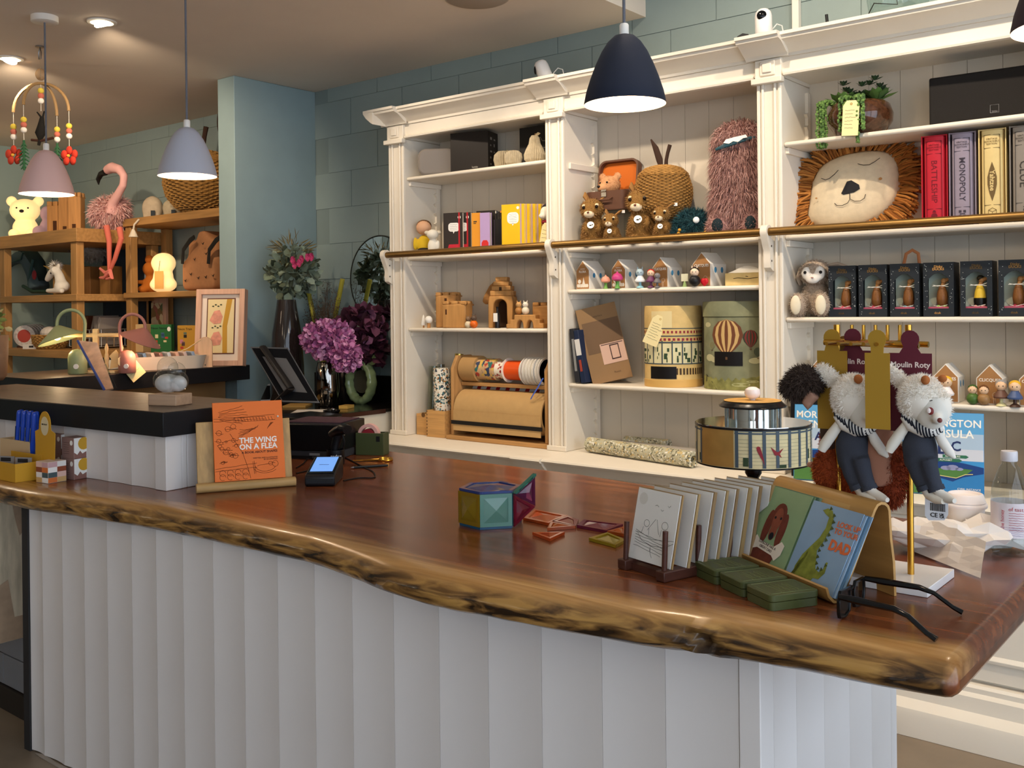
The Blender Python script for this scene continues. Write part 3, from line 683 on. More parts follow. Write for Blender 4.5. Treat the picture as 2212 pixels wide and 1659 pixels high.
# ---- bay 1, bottom: gift wrap
t = thing('wooden_tray_box', 'square pale wooden box with a notched rim holding wrap rolls', 'box', (-3.445, 3.60, LZ), R(1))
b = B().box(-.047, .047, -.075, -.069, 0, .105).box(-.047, .047, .069, .075, 0, .105).box(-.047, -.041, -.069, .069, 0, .105).box(.041, .047, -.069, .069, 0, .105).box(-.041, .041, -.069, .069, 0, .005)
obj('box', b, BEECH, t, bevel=.001); obj('notch', B().lathe([(.012, 0), (.012, .001)], 16, T=Matrix.Translation((0, -.0751, .1)) @ Matrix.Rotation(R(90), 4, 'X')), M('6b4c2c', .8), t)
t = thing('wooden_tray_box', 'pale wooden box with finger joints beside the roll dispenser', 'box', (-3.335, 3.57, LZ), R(2))
b = B().box(-.058, .058, -.075, -.069, 0, .13).box(-.058, .058, .069, .075, 0, .13).box(-.058, -.052, -.069, .069, 0, .13).box(.052, .058, -.069, .069, 0, .13).box(-.052, .052, -.069, .069, 0, .005)
obj('box', b, BEECH, t, bevel=.001)
for k in range(8):
    obj('finger_joint', B().box(-.0585, -.052, -.0756, -.0745, .008+.016*k, .016+.016*k), M('7a5a38', .8), t)
def roll(nm, lab, p0, p1, r, mat, group=None, hollow=True, core=None, cat='wrapping paper'):
    p0 = Vector(p0); p1 = Vector(p1); L = (p1-p0).length; t = thing(nm, lab, cat, p0, group=group)
    t.rotation_euler = (p1-p0).to_track_quat('Z', 'Y').to_euler()
    obj('roll', B().lathe([(r*.45, 0), (r, 0), (r, L), (r*.45, L), (r*.45, 0)], 24, cap=False), mat, t)
    return t
MR = M('d9d2c0', .5, var=.7, vs=55)
def speckle(col, cols_, name, scale=130):
    m = bpy.data.materials.new(name); m.use_nodes = True; nt = m.node_tree; b_ = nt.nodes['Principled BSDF']
    tc = nt.nodes.new('ShaderNodeTexCoord'); v = nt.nodes.new('ShaderNodeTexVoronoi'); v.inputs['Scale'].default_value = scale
    nt.links.new(tc.outputs['Object'], v.inputs['Vector'])
    rp = nt.nodes.new('ShaderNodeValToRGB'); rp.color_ramp.interpolation = 'CONSTANT'; e = rp.color_ramp.elements
    e[0].color = (*lin(col), 1); e[1].position = .55; e[1].color = (*lin(cols_[0]), 1)
    for k, c in enumerate(cols_[1:]): x = e.new(.68+.1*k); x.color = (*lin(c), 1)
    sp = nt.nodes.new('ShaderNodeSeparateColor'); nt.links.new(v.outputs['Color'], sp.inputs[0]); nt.links.new(sp.outputs[0], rp.inputs[0])
    nt.links.new(rp.outputs[0], b_.inputs['Base Color']); b_.inputs['Roughness'].default_value = .45; return m
FLOR = speckle('e8e2d2', ['3c6f72', '2b3c4e', 'a9763a', '26332c'], 'floral_wrap')
roll('wrap_roll', 'floral patterned wrap cone standing in the wooden box', (-3.335, 3.555, LZ+.008), (-3.345, 3.555, LZ+.335), .042, FLOR)
roll('wrap_roll', 'gold and clear foil roll behind the floral wrap', (-3.33, 3.62, LZ+.008), (-3.325, 3.665, LZ+.40), .022, M('b79a4a', .12, .9, var=.3, vs=30))
roll('wrap_roll', 'clear cellophane roll standing in the left wooden box', (-3.435, 3.575, LZ+.008), (-3.435, 3.60, LZ+.34), .028, glassm('e8ece6', .1))
roll('wrap_roll', 'narrow silver roll standing in the left wooden box', (-3.44, 3.645, LZ+.008), (-3.445, 3.66, LZ+.345), .018, M('8f8f88', .25, .7))
# dispenser
DX, DY = -2.945, 3.590
t = thing('wrap_dispenser', 'wooden wrap dispenser with kraft paper and ribbon reels', 'dispenser', (DX, DY, LZ), 0)
W2 = .284; OAK = wood('b78a55', 2, .5, .16, 5); OAKX = wood('b78a55', 0, .5, .16, 5)
for s in (-1, 1): obj('side_panel', B().prism([(-.085, .02), (.085, .02), (.085, .36), (.05, .40), (-.05, .40), (-.085, .34)], s*W2-.009, s*W2+.009, 'x'), OAK, t, bevel=.002)
obj('base', B().box(-W2-.022, W2+.022, -.11, .10, .0, .0195), OAKX, t, bevel=.003)
obj('crossbar', B().box(-W2+.0095, W2-.0095, -.03, .03, .255, .272), OAKX, t, bevel=.002)
kr = obj('kraft_roll', B().lathe([(.09, -W2+.02), (.098, -W2+.02), (.098, W2-.02), (.09, W2-.02), (.09, -W2+.02)], 36, T=Matrix.Translation((0, 0, .14)) @ Matrix.Rotation(R(90), 4, 'Y'), cap=False), M('bb9763', .75, var=.04, vs=30), t)
obj('paper_drop', B().prism([(-.0985, .14), (-.1005, .14), (-.1015, .045), (-.0985, .045)], -W2+.02, W2-.02, 'x'), M('bb9763', .75, var=.04, vs=30), kr)
obj('black_band', B().box(-W2+.01, W2-.01, -.105, -.1018, .075, .093), M('1a1817', .5), t)
st = obj('striped_roll', B().lathe([(.012, -W2+.02), (.030, -W2+.02), (.030, W2-.02), (.012, W2-.02), (.012, -W2+.02)], 24, T=Matrix.Translation((0, .068, .225)) @ Matrix.Rotation(R(90), 4, 'Y'), cap=False), PAPER, t)
for k in range(8):
    x = -W2+.05+.06*k; obj('stripe', B().lathe([(.0303, 0), (.0303, .024)], 24, T=Matrix.Translation((x, .068, .225)) @ Matrix.Rotation(R(90), 4, 'Y'), cap=False), M('b8262b', .5), st)
obj('spindle', B().cyl((-W2, 0, .335), (W2, 0, .335), .008), OAKX, t)
def reel(nm, x0, x1, r, mat, rim=None):
    T = Matrix.Translation((x0, 0, .335)) @ Matrix.Rotation(R(90), 4, 'Y')
    o = obj(nm, B().lathe([(.02, 0), (r, 0), (r, x1-x0), (.02, x1-x0), (.02, 0)], 28, T=T, cap=False), mat, t)
    if rim:
        for s in (0, x1-x0-.003): obj('reel_flange', B().lathe([(.02, s), (rim, s), (rim, s+.003), (.02, s+.003)], 28, T=T), M('e9e4da', .4), o)
    return o
reel('kraft_tape_reel', -W2+.02, -W2+.115, .064, M('b08a58', .7))
reel('printed_reel', -W2+.117, -W2+.225, .052, speckle('c7a276', ['2c6b66', 'b23a2a', '2f3f5c', 'd8b45a'], 'numbers_wrap', 60))
reel('red_print_reel', -W2+.227, -W2+.282, .042, speckle('eee6d6', ['b23a2a', 'a02a2a', 'eee6d6'], 'red_print', 90))
reel('orange_ribbon_reel', -W2+.286, -W2+.392, .046, M('e0541c', .35), .058)
for k, c in enumerate(('7d2228', 'cfc9bd', 'e6e1d6', 'd9d0b4', '3f6b9f', 'cfcac0')):
    reel('ribbon_reel', -W2+.40+.0185*k, -W2+.40+.0185*k+.016, .055, M(c, .35), .066)
obj('blue_ribbon_end', B().tube([(W2-.035, -.06, .31), (W2-.045, -.085, .27), (W2-.07, -.09, .235), (W2-.085, -.088, .215)], .006, 6, flat=.2), M('3a62c8', .4), t)
# ================================================================ bay 2
def wicker(prof, rings, waves=24, amp=.05, r=.0028, mi=0, b=None):
    """woven cane: wavy hoops stacked along a profile [(radius, z)]"""
    b = b or B(); n = waves*2
    zs = [p_[1] for p_ in prof]; z0, z1 = zs[0], zs[-1]
    for k in range(rings):
        z = z0+(z1-z0)*(k+.5)/rings; rr = None
        for (ra, za), (rb, zb) in zip(prof, prof[1:]):
            if za <= z <= zb: rr = ra+(rb-ra)*(z-za)/(zb-za); break
        if rr is None: continue
        pts = []
        for i in range(n+1):
            a = 2*math.pi*i/n; s = rr+amp*.05*(1 if (i+k) % 2 else -1)
            pts.append((s*math.cos(a), s*math.sin(a), z))
        b.tube(pts, r, 4, mi, cap=False)
    return b
CANE = M('a87c42', .6, var=.25, vs=60); GAP_SHADE = M('4a2e16', .8); TWIG = M('3a261b', .8, bump=.5, bs=150)
def apple_basket(nm, lab, loc, s, rz=0, leaf=True):
    t = thing(nm, lab, 'basket', loc, rz)
    pr = [(.05*s, .0), (.078*s, .012*s), (.108*s, .05*s), (.118*s, .09*s), (.117*s, .12*s), (.105*s, .155*s), (.085*s, .178*s)]
    obj('gap_shade_core', B().lathe([(r*.945, z) for r, z in pr]+[(.06*s, .19*s), (0, .192*s)], 32), GAP_SHADE, t)  # solid dark core: its colour stands in for shade between the canes
    obj('weave', wicker(pr, 30, 22, .10*s, .0026*s), CANE, t, kind='stuff')
    ld = obj('lid', wicker([(.106*s, .160*s), (.10*s, .172*s), (.078*s, .19*s), (.045*s, .2*s), (.012*s, .203*s)], 9, 22, .05*s, .0034*s), CANE, t)
    obj('stalk', B().tube([(.012*s, 0, .195*s), (.014*s, 0, .225*s), (.02*s, 0, .25*s), (.03*s, 0, .28*s)], [.008*s, .0075*s, .0075*s, .0085*s], 8), TWIG, ld)
    if leaf: obj('leaf', B().tube([(-.008*s, 0, .197*s), (-.014*s, 0, .225*s), (-.03*s, 0, .27*s), (-.05*s, 0, .305*s)], [.008*s, .014*s, .012*s, .003*s], 8, flat=.3), TWIG, ld)
    return t
ab = apple_basket('apple_basket', 'apple-shaped woven cane basket with dark leaf and stalk', (-2.11, 3.605, ZR+.1005), 1.0, R(20)); ab.scale = (1, 1, 1.12)
# suitcase + teddy
t = thing('suitcase', 'small open brown suitcase with orange lining beside the apple basket', 'suitcase', (-2.375, 3.622, ZR+.1555), R(3))
BRN = M('5f4030', .5)
CZ = .075
b = B(); o_ = rrect(-.1, .1, -.07, .07, .03)
b.prism(o_, .0, .004, 'z')
i_ = rrect(-.095, .095, -.065, .065, .026)
rows = [[(x, y, 0) for x, y in o_], [(x, y, .085) for x, y in o_], [(x, y, .085) for x, y in i_], [(x, y, .006) for x, y in i_]]
obj('case', b.grid(rows, 0, True), BRN, t)
T = Matrix.Translation((0, .068, .088)) @ Matrix.Rotation(R(-8), 4, 'X')
lo = rrect(-.1, .1, 0, .145, .035); li = rrect(-.092, .092, .008, .137, .03)
b = B().prism(lo, .0, .004, 'y', 0, T).grid([[T @ Vector((x, .0, z)) for x, z in lo], [T @ Vector((x, -.03, z)) for x, z in lo], [T @ Vector((x, -.03, z)) for x, z in li], [T @ Vector((x, -.001, z)) for x, z in li]], 0, True)
ld = obj('lid', b, BRN, t); obj('lining', B().prism(li, -.004, -.0015, 'y', 0, T), M('c8661c', .7), ld)
obj('latch', B().box(-.012, .012, -.074, -.07, .06, .09).cyl((-.012, -.076, .082), (.012, -.076, .082), .003), M('b9b5ad', .25, 1), t)
obj('handle', B().tube([(-.04, -.071, .055), (-.035, -.085, .045), (.035, -.085, .045), (.04, -.071, .055)], .004, 8), BRN, t)
FURB = [M('9c7342', .9), M('846036', .9), M('b58c58', .9)]
t = thing('teddy_bear', 'fawn teddy bear sitting in the open suitcase', 'soft toy', (-2.385, 3.618, ZR+.1622), R(2))
bl_ = [((0, .005, .035), (.045, .038, .035)), ((0, -.002, .108), (.050, .045, .043))]
obj('body', blobs_mesh(B(), bl_+[((-.036, .0, .148), (.017, .01, .017)), ((.040, .0, .146), (.018, .01, .018)), ((-.012, -.04, .095), (.023, .022, .018))]), M('c99468', .9), t, remesh=.004)
fur(t, bl_+[((.040, .0, .146), (.018, .01, .018)), ((-.036, .0, .148), (.017, .01, .017))], 2600, .009, .0006, [M('c99468', .9), M('b98256', .9), M('d8a87c', .9)], .2)
obj('nose', B().ell((-.02, -.06, .1), (.008, .006, .006)), M('1c1614', .4), t)
eyes2(t, M('120d0b', .2), (-.024, -.04, .118, .0045), (.014, -.046, .118, .0045))
# brown rabbits
def rabbit(nm, lab, loc, s, rz, src=None):
    if src:
        t = copy_tree(src); t.location = loc; t.rotation_euler = (0, 0, rz); t.scale = (s, s, s); t['label'] = lab; return t
    t = thing(nm, lab, 'soft toy', loc, rz, 'brown plush rabbits'); t.scale = (s, s, s)
    bl_ = [((0, 0, .05), (.042, .04, .055)), ((.0, .012, .035), (.048, .045, .036)), ((-.004, -.012, .125), (.04, .042, .036)), ((-.008, -.04, .112), (.024, .022, .02))]
    feet = [((-.022, -.035, .012), (.014, .025, .012)), ((.024, -.035, .012), (.014, .025, .012)), ((-.02, -.038, .06), (.011, .013, .02)), ((.02, -.038, .06), (.011, .013, .02))]
    obj('body', blobs_mesh(B(), bl_+feet), M('85602f', .9), t, remesh=.0045)
    fur(t, bl_+feet, 3600, .010, .0007, FURB, .35)
    for sx, tip in ((-1, (-.03, .01, .185)), (1, (.055, .012, .178))):
        e = obj('ear', B().tube([(sx*.016, 0, .15), ((sx*.016+tip[0])/2+sx*.004, .004, .168), tip], [.012, .017, .004], 10, flat=.45), M('946a3a', .9), t)
    obj('muzzle', B().ell((-.009, -.05, .106), (.018, .016, .013)), M('e2cfae', .9), t)
    b = B().ell((-.027, -.041, .134), (.007, .006, .006)).ell((.016, -.044, .136), (.007, .006, .006)); obj('eye_patches', b, M('dcc6a0', .9), t)
    eyes2(t, M('1a0f0a', .15), (-.027, -.050, .128, .0055), (.016, -.0525, .130, .0055))
    obj('nose', B().ell((-.01, -.067, .110), (.004, .003, .003)), M('6b3a2a', .6), t)
    d = obj('badge', B().lathe([(.012, 0), (.012, .002)], 16, T=Matrix.Translation((-.004, -.05, .07)) @ Matrix.Rotation(R(75), 4, 'X')), M('f2efe8', .4), t)
    obj('badge_print', B().box(-.008, -.001, -.0535, -.0528, .067, .0705).box(.0, .004, -.0535, -.0528, .070, .0725), DARKINK, d)
    obj('ear_tag', B().box(.05, .066, .002, .003, .162, .176), PAPER, t)
    return t
r0 = rabbit('plush_rabbit', 'large brown plush rabbit at the left end of the rail shelf', (-2.42, 3.545, ZR), 1.30, R(26))
rabbit('plush_rabbit', 'large brown plush rabbit in front of the cane apple', (-2.18, 3.545, ZR), 1.42, R(24), r0)
rabbit('plush_rabbit', 'small brown plush rabbit beside the left large one', (-2.312, 3.52, ZR), .85, R(24), r0)
rabbit('plush_rabbit', 'small brown plush rabbit nearest the teal monster', (-2.065, 3.52, ZR), .92, R(22), r0)
for lab, x_, w_, h_ in (('clear acrylic riser under the open suitcase', -2.375, .108, .155), ('clear acrylic riser under the cane apple', -2.11, .10, .10)):
    t = thing('clear_riser', lab, 'stand', (x_, 3.635, ZR), 0)
    obj('top_sheet', B().box(-w_, w_, -.085, .085, h_-.004, h_), glassm('f4f6f4', .05), t)
    for x in (-w_, w_-.004): obj('side_sheet', B().box(x, x+.004, -.085, .085, 0, h_-.0042), glassm('f4f6f4', .05), t)
# teal monster
t = thing('teal_monster', 'round teal shaggy monster toy with yellow claws', 'soft toy', (-1.945, 3.555, ZR), R(22))
bl_ = [((0, .01, .065), (.075, .06, .062)), ((-.05, -.03, .025), (.034, .034, .026)), ((.055, -.03, .025), (.034, .034, .026))]
obj('body', blobs_mesh(B(), bl_), M('1f3f45', .9), t, remesh=.006)
fur(t, bl_, 5200, .03, .0011, [M('24474e', .85), M('1b363d', .85), M('2f5a60', .85)], .25)
obj('eye', B().ell((.02, -.062, .082), (.013, .008, .013)), M('e8ecec', .2), t)
b = B()
for cx in (-.05, .055):
    for k in range(3): obj('claw', B().ell((cx-.004+.004*k, -.066, .018+.013*k), .0068, 10, 7), M('c9902a', .6), t)
# pink monster
t = thing('pink_monster', 'tall shaggy dusty-pink monster toy leaning on the shelf post', 'soft toy', (-1.765, 3.60, ZR), R(18)); t.scale = (1.08, 1.05, 1.1)
bl_ = [((0, 0, .13), (.092, .07, .125)), ((.0, .0, .25), (.088, .068, .10)), ((.005, .0, .345), (.085, .066, .075))]
ft = [((-.065, -.055, .042), (.042, .04, .042)), ((.052, -.055, .046), (.042, .04, .046))]
obj('body', blobs_mesh(B(), bl_+ft), M('a87f78', .9), t, remesh=.008)
PK = [M('b58b83', .85), M('a0776f', .85), M('c79f95', .85), M('8f675f', .85)]
fur(t, bl_, 15000, .055, .0012, PK, 1.1, cond=lambda p_, n_: not (.326 < p_.z < .348 and p_.y < -.03), lift=.7)
fur(t, ft, 2600, .022, .0009, PK, .3, name='foot_fur')
obj('mouth', B().tube([(-.072, -.058, .322), (-.03, -.082, .332), (.02, -.084, .345), (.068, -.062, .356)], [.005, .010, .010, .004], 8, flat=1.0), M('2f5560', .6), t)
obj('teeth', B().prism([(-.04, .338), (-.02, .334), (-.005, .342), (.012, .338), (.03, .350), (.045, .352), (.04, .362), (0, .356), (-.03, .350)], -.094, -.091, 'y'), M('efe9e2', .6), t)
for (c, r_), tilt in zip(ft, (-8, 8)): obj('sole', B().ell((c[0], c[1]-.036, c[2]+.006), (.020, .010, .026)), M('16262b', .8), t)
# ---- house boxes and peg figures
Z3B = 1.458
HK = M('a8794a', .7, var=.05, vs=40); HW = M('e4e0d8', .6)
def house(nm, lab, loc, s, txt, rz, motif, sub='', group='card house boxes'):
    t = thing(nm, lab, 'gift box', loc, rz, group); w_, h, hr, d = .078*s, .082*s, .125*s, .10*s
    P_ = [(-w_/2, 0), (w_/2, 0), (w_/2, h), (0, hr), (-w_/2, h)]
    obj('carton', B().prism(P_, 0, d, 'y'), HW, t, bevel=.001)
    Q = [(-w_/2+.003, .003), (w_/2-.003, .003), (w_/2-.003, h-.001), (0, hr-.0045), (-w_/2+.003, h-.001)]
    f_ = obj('kraft_front', B().prism(Q, -.0012, -.0002, 'y'), HK, t)
    text(t, txt, .0135*s, Matrix.Translation((0, -.0014, .076*s)) @ FRONT, M('f0ebe0', .6), .0002, .0003)
    if sub: text(t, sub, .006*s, Matrix.Translation((0, -.0014, .088*s)) @ FRONT, M('f0ebe0', .6), .0002)
    b = B()
    for k in range(2): disc_x(b, w_/2+.0006, d*(.3+.42*k), .06*s, .008*s)
    obj('blue_dots', b, M('3f83b0', .5), t)
    m_ = B()
    if motif == 'trees':
        disc(m_, -.018*s, .034*s, .009*s, .009*s, -.0018, -.0013); m_.prism([(-.002*s, .022*s), (.014*s, .022*s), (.006*s, .052*s)], -.0018, -.0013, 'y')
        for k in range(6): disc(m_, (-.026+.0105*k)*s, .016*s, .007*s, .008*s, -.0018, -.0013, 10)
    else:
        for cx in (-.016, .016): lines(m_, [arc(cx*s, .03*s, .008*s, 0, 360, 10), [(cx*s, .022*s), (cx*s, .004*s)], [(cx*s-.006*s, .022*s), (cx*s-.004*s, .004*s)]], -.0016, .0004)
    obj('motif', m_, M('e9e2d4', .6), t); return t
def disc_x(b, x, cy, cz, r, n=14): return b.prism([(cy+r*math.cos(2*math.pi*i/n), cz+r*1.35*math.sin(2*math.pi*i/n)) for i in range(n)], x-.0005, x, 'x')
house('house_box', 'kraft house box with white tree motif, leftmost on its shelf', (-2.462, 3.515, Z3B), 1.0, 'FLORA', R(-8), 'trees', 'HARMON')
house('house_box', 'second kraft house box lettered FLORA behind the pink mushrooms', (-2.285, 3.525, Z3B), 1.0, 'FLORA', R(-8), 'trees', 'HARMON')
house('house_box', 'kraft house box lettered CLICQUES behind the red-haired peg doll', (-2.085, 3.53, Z3B), 1.0, 'CLICQUES', R(-6), 'figures')
house('house_box', 'larger kraft house box lettered CLICQUES beside the cream carton', (-1.895, 3.53, Z3B), 1.1, 'CLICQUES', R(-6), 'figures')
def mushroom(lab, loc, cap, st, s):
    t = thing('mushroom_figure', lab, 'figurine', loc, 0, 'mushroom figures')
    obj('stem', B().lathe([(.012*s, 0), (.008*s, .006*s), (.006*s, .02*s), (.008*s, .026*s)], 14), st, t)
    obj('cap', B().lathe([(.008*s, .026*s), (.02*s, .032*s), (.021*s, .04*s), (.014*s, .052*s), (.005*s, .056*s), (0, .064*s)], 18), cap, t)
mushroom('salmon pink mushroom figure on a green stem', (-2.333, 3.50, Z3B), M('e59d86', .35), M('6fa04a', .4), .95)
mushroom('magenta mushroom figure on a green stem', (-2.268, 3.49, Z3B), M('c2407c', .35), M('5f9a48', .4), 1.15)
peg('cat_figure', 'white cat figure in a pale dress between two house boxes', (-2.163, 3.50, Z3B), M('e6e9ea', .35), M('a9bfc9', .4), None, 1.35, True, FACE, dress=True, base=M('8cc0cc', .4))
peg('peg_doll', 'red-haired peg doll in purple before a house box', (-2.108, 3.495, Z3B), M('6a3a5a', .4), M('e3bfa0', .4), M('b5302a', .4), 1.25, False, FACE, dress=True)
peg('peg_doll', 'grey round peg figure beside the red-haired doll', (-2.075, 3.49, Z3B), M('6a6668', .4), M('7d7a7c', .4), None, 1.0, False, FACE, dress=True)
peg('ladybird_figure', 'peg doll with black hood and red ladybird wings', (-1.905, 3.49, Z3B), M('1d1b1c', .4), M('ecd0b4', .4), M('1d1b1c', .4), 1.4, True, FACE)
t = thing('white_place_card', 'small white sign beside the ladybird doll', 'sign', (-1.955, 3.50, Z3B), R(15))
obj('card', B().box(-.014, .014, -.001, .001, .022, .052), M('d9d6b8', .6), t); obj('foot', B().lathe([(.01, 0), (.003, .022)], 12), M('8fa86a', .5), t)
obj_w = thing('ladybird_wing_toy', 'tiny red heart-shaped toy beside the ladybird doll', 'figurine', (-1.87, 3.505, Z3B)); obj('heart', B().ell((-.006, 0, .02), (.011, .008, .013)).ell((.007, 0, .02), (.011, .008, .013)).ell((0, 0, .012), (.011, .008, .011)), M('c01f2a', .35), obj_w, remesh=.002)
t = thing('cream_carton', 'cream carton with scalloped lid at the right of the house boxes', 'box', (-1.715, 3.60, Z3B), R(4))
obj('base', B().box(-.085, .085, -.06, .06, 0, .05), M('d8bd7f', .6, var=.12, vs=25), t, bevel=.002)
obj('lid', B().prism([(-.083, .05)]+[(-.05+.1*i/10, .062+.016*math.sin(math.pi*i/10)) for i in range(11)]+[(.083, .05)], -.04, -.036, 'y').box(-.083, .083, .045, .05, .0501, .09), M('d9d4c8', .6), t)
obj('print', lines(B(), [[(-.05, .028), (-.03, .03), (.01, .026), (.05, .03)], [(.0, .036), (.01, .034)]], -.0606, .0012), M('4b3a22', .6), t)
# ---- books and hat boxes
Z4 = 1.0509
T_ = thing('dark_grey_book', 'dark grey spined book leaning on the left side of the shelf', 'book', (-2.475, 3.575, Z4+.004), rot=(0, R(-7), 0))
obj('cover', B().box(-.013, .013, -.09, .09, 0, .235), M('2b2c31', .5), T_, bevel=.002); obj('spine_print', B().box(-.006, .006, -.0908, -.0903, .05, .19), M('8a8a88', .6), T_)
T_ = thing('navy_book', 'navy and white spined book leaning beside the dark grey one', 'book', (-2.443, 3.575, Z4+.004), rot=(0, R(-10), 0))
obj('cover', B().box(-.013, .013, -.09, .09, 0, .23), M('1f2b45', .5), T_, bevel=.002); obj('spine_band', B().box(-.0132, .0132, -.0908, -.0903, .12, .19), M('d9d7d2', .6), T_)
obj('spine_mark', B().box(-.006, .006, -.0908, -.0903, .05, .10), M('a04030', .6), T_)
t = book('art_book', 'large tan coffee-table book with a photo panel, leaning back', (-2.345, 3.565, Z4+.012), .175, .04, .335, M('8a6a45', .55), 'd8cdb8', rot=(R(-9), R(-13), R(34)))
obj('dark_panel', B().box(-.075, .085, -.0008, -.0002, .13, .27), M('6a5138', .6), t)
obj('photo', B().box(-.02, .085, -.0014, -.0009, .075, .165), M('c9a591', .5), t)
obj('photo_chair', B().box(.02, .06, -.002, -.0015, .09, .095).box(.02, .024, -.002, -.0015, .09, .155).box(.056, .06, -.002, -.0015, .09, .155).box(.02, .06, -.002, -.0015, .15, .155).box(-.015, .08, -.002, -.0015, .158, .161), M('3a2420', .6), t)
text(t, 'interiors', .012, Matrix.Translation((.0, -.0004, .29)) @ FRONT, M('5b432b', .6)); text(t, 'Roost', .012, Matrix.Translation((.03, -.0004, .035)) @ FRONT, M('5b432b', .6))
def patch(nm, parent, Rr, quads, mat, sq=(1, 1), off=.0007):
    b = B()
    for a0, a1, z0, z1 in quads: cyl_decal(b, Rr, a0, a1, z0, z1, 0, max(3, int(abs(a1-a0)/6)), sq, off=off)
    return obj(nm, b, mat, parent, kind='stuff' if nm in ('leaf_print', 'bird_print') else None)
AGED = M('d8b878', .6, var=.14, vs=18); CAGEBG = M('d9d0a4', .6, var=.1, vs=25); STEEL = M('3d4d55', .6); LEAFP = M('33472f', .7); REDP = M('8f2f38', .7)
t = thing('birdcage_hat_box', 'tall round hat box printed with a birdcage pavilion', 'hat box', (-2.075, 3.612, Z4), R(18))
Rh = .118
obj('drum', B().lathe([(Rh-.003, 0), (Rh, .001), (Rh, .33), (Rh-.002, .332), (0, .332)], 48), AGED, t)
obj('base_rim', B().lathe([(Rh+.001, 0), (Rh+.002, .001), (Rh+.002, .03), (Rh+.0005, .031)], 48), M('d8ac62', .5), t)
patch('cage_panels', t, Rh, [(a, a+18, .098, .178) for a in range(-180, 0, 20)], CAGEBG)
patch('cage_bars', t, Rh, [(a-1.2, a+1.2, .095, .19) for a in range(-180, 1, 20)]+[(-180, 0, .18, .186), (-180, 0, .094, .098), (-180, 0, .207, .211), (-180, 0, .238, .241)], STEEL, off=.0012)
patch('frieze_print', t, Rh, [(a, a+5, .19, .2) for a in range(-178, 0, 9)]+[(a, a+4, .22, .23) for a in range(-178, 0, 8)], REDP)
patch('leaf_print', t, Rh, [(a+random.uniform(2, 14), a+random.uniform(5, 17), z, z+random.uniform(.008, .02)) for a in range(-180, 0, 20) for z in (.102, .115, .13, .145)], LEAFP, off=.001)
patch('baluster_print', t, Rh, [(a, a+4, .052, .078) for a in range(-80, 0, 7)], M('4a3826', .7))
patch('black_label', t, Rh, [(-128, -72, .035, .085)], M('0d0a0a', .5), off=.0016)
rows = []
obj('cloth_dome', B().prism(arc(0, 0, .045, 0, 180, 10, .07), -.0005, .0005, 'y').xf(Matrix.Translation((-.03, -Rh-.0006, .242))) if False else cyl_decal(B(), Rh, -125, -80, .242, .31, 0, 8), M('dcc995', .6), t)
price_tag('price_tag', 'handwritten cream tag hanging across the birdcage hat box', (-2.105, 3.472, Z4+.175), (R(2), R(24), R(30)), .062, .125, 7, seed=8)
t = thing('balloon_hat_box', 'tall oval hat box printed with hot-air balloons', 'hat box', (-1.785, 3.615, Z4), R(14))
Ro = .112; SKY = M('7d7f62', .6, var=.32, vs=11); sq = (1.18, .92)
obj('drum', B().lathe([(Ro-.003, 0), (Ro, .001), (Ro, .285)], 48, squash=sq, cap=True), SKY, t)
obj('lid', B().lathe([(Ro+.002, .286), (Ro+.004, .288), (Ro+.004, .345), (Ro+.001, .347), (0, .347)], 48, squash=sq), SKY, t)
def balloon(parent, a, z, r, c1, c2):
    b = B(); n_ = 9
    for k in range(n_):
        f0, f1 = -1+2*k/n_, -1+2*(k+1)/n_
        for (h0, h1) in ((-1.25, -.9), (-.9, -.5), (-.5, 0), (0, .5), (.5, .85), (.85, 1)):
            def wd(h): return math.sqrt(max(0, 1-h*h)) if h > 0 else max(.12, math.cos(h*1.15))
            q = []
            for f_, h in ((f0, h0), (f1, h0), (f1, h1), (f0, h1)):
                an = R(a)+f_*wd(h)*r/Ro; q.append(((Ro+.0012)*math.cos(an)*sq[0], (Ro+.0012)*math.sin(an)*sq[1], z+h*r*1.12))
            b.poly(q, k % 2)
    o = obj('balloon', b, [c1, c2], parent)
    an = R(a); cx = (Ro+.0014)*math.cos(an)*sq[0]; cy = (Ro+.0014)*math.sin(an)*sq[1]
    obj('gondola', B().box(cx-.004, cx+.004, cy-.001, cy+.001, z-r*1.75, z-r*1.55), M('5a3f28', .7), o)
balloon(t, -99, .215, .055, M('6b3f28', .6), M('c7a56b', .6)); balloon(t, -58, .205, .027, M('3b3a2c', .6), M('7d2f2a', .6)); balloon(t, -45, .15, .015, M('3a4034', .6), M('545a46', .6)); balloon(t, -128, .175, .012, M('8a8460', .6), M('6b6a4c', .6))
def cyl_poly(nm, parent, Rr, polys, mat, sq=(1, 1), off=.0009):
    b = B()
    for pts in polys:
        c_ = (sum(p_[0] for p_ in pts)/len(pts), sum(p_[1] for p_ in pts)/len(pts)); n_ = len(pts)
        V_ = lambda a, z: ((Rr+off)*math.cos(R(a))*sq[0], (Rr+off)*math.sin(R(a))*sq[1], z)
        for i in range(n_):
            p_, q_ = pts[i], pts[(i+1) % n_]; b.poly([V_(*c_), V_(*p_), V_(*q_)])
    return obj(nm, b, mat, parent, kind='stuff')
def ell_pts(a, z, ra, rz_, n_=14): return [(a+ra*math.cos(2*math.pi*i/n_), z+rz_*math.sin(2*math.pi*i/n_)) for i in range(n_)]
cyl_poly('cloud_print', t, Ro, [ell_pts(-135, .125, 11, .014), ell_pts(-120, .118, 12, .012), ell_pts(-50, .115, 12, .012), ell_pts(-38, .122, 9, .012), ell_pts(-75, .31, 12, .012), ell_pts(-140, .255, 9, .01)], M('b9b48c', .6), sq, .0007)
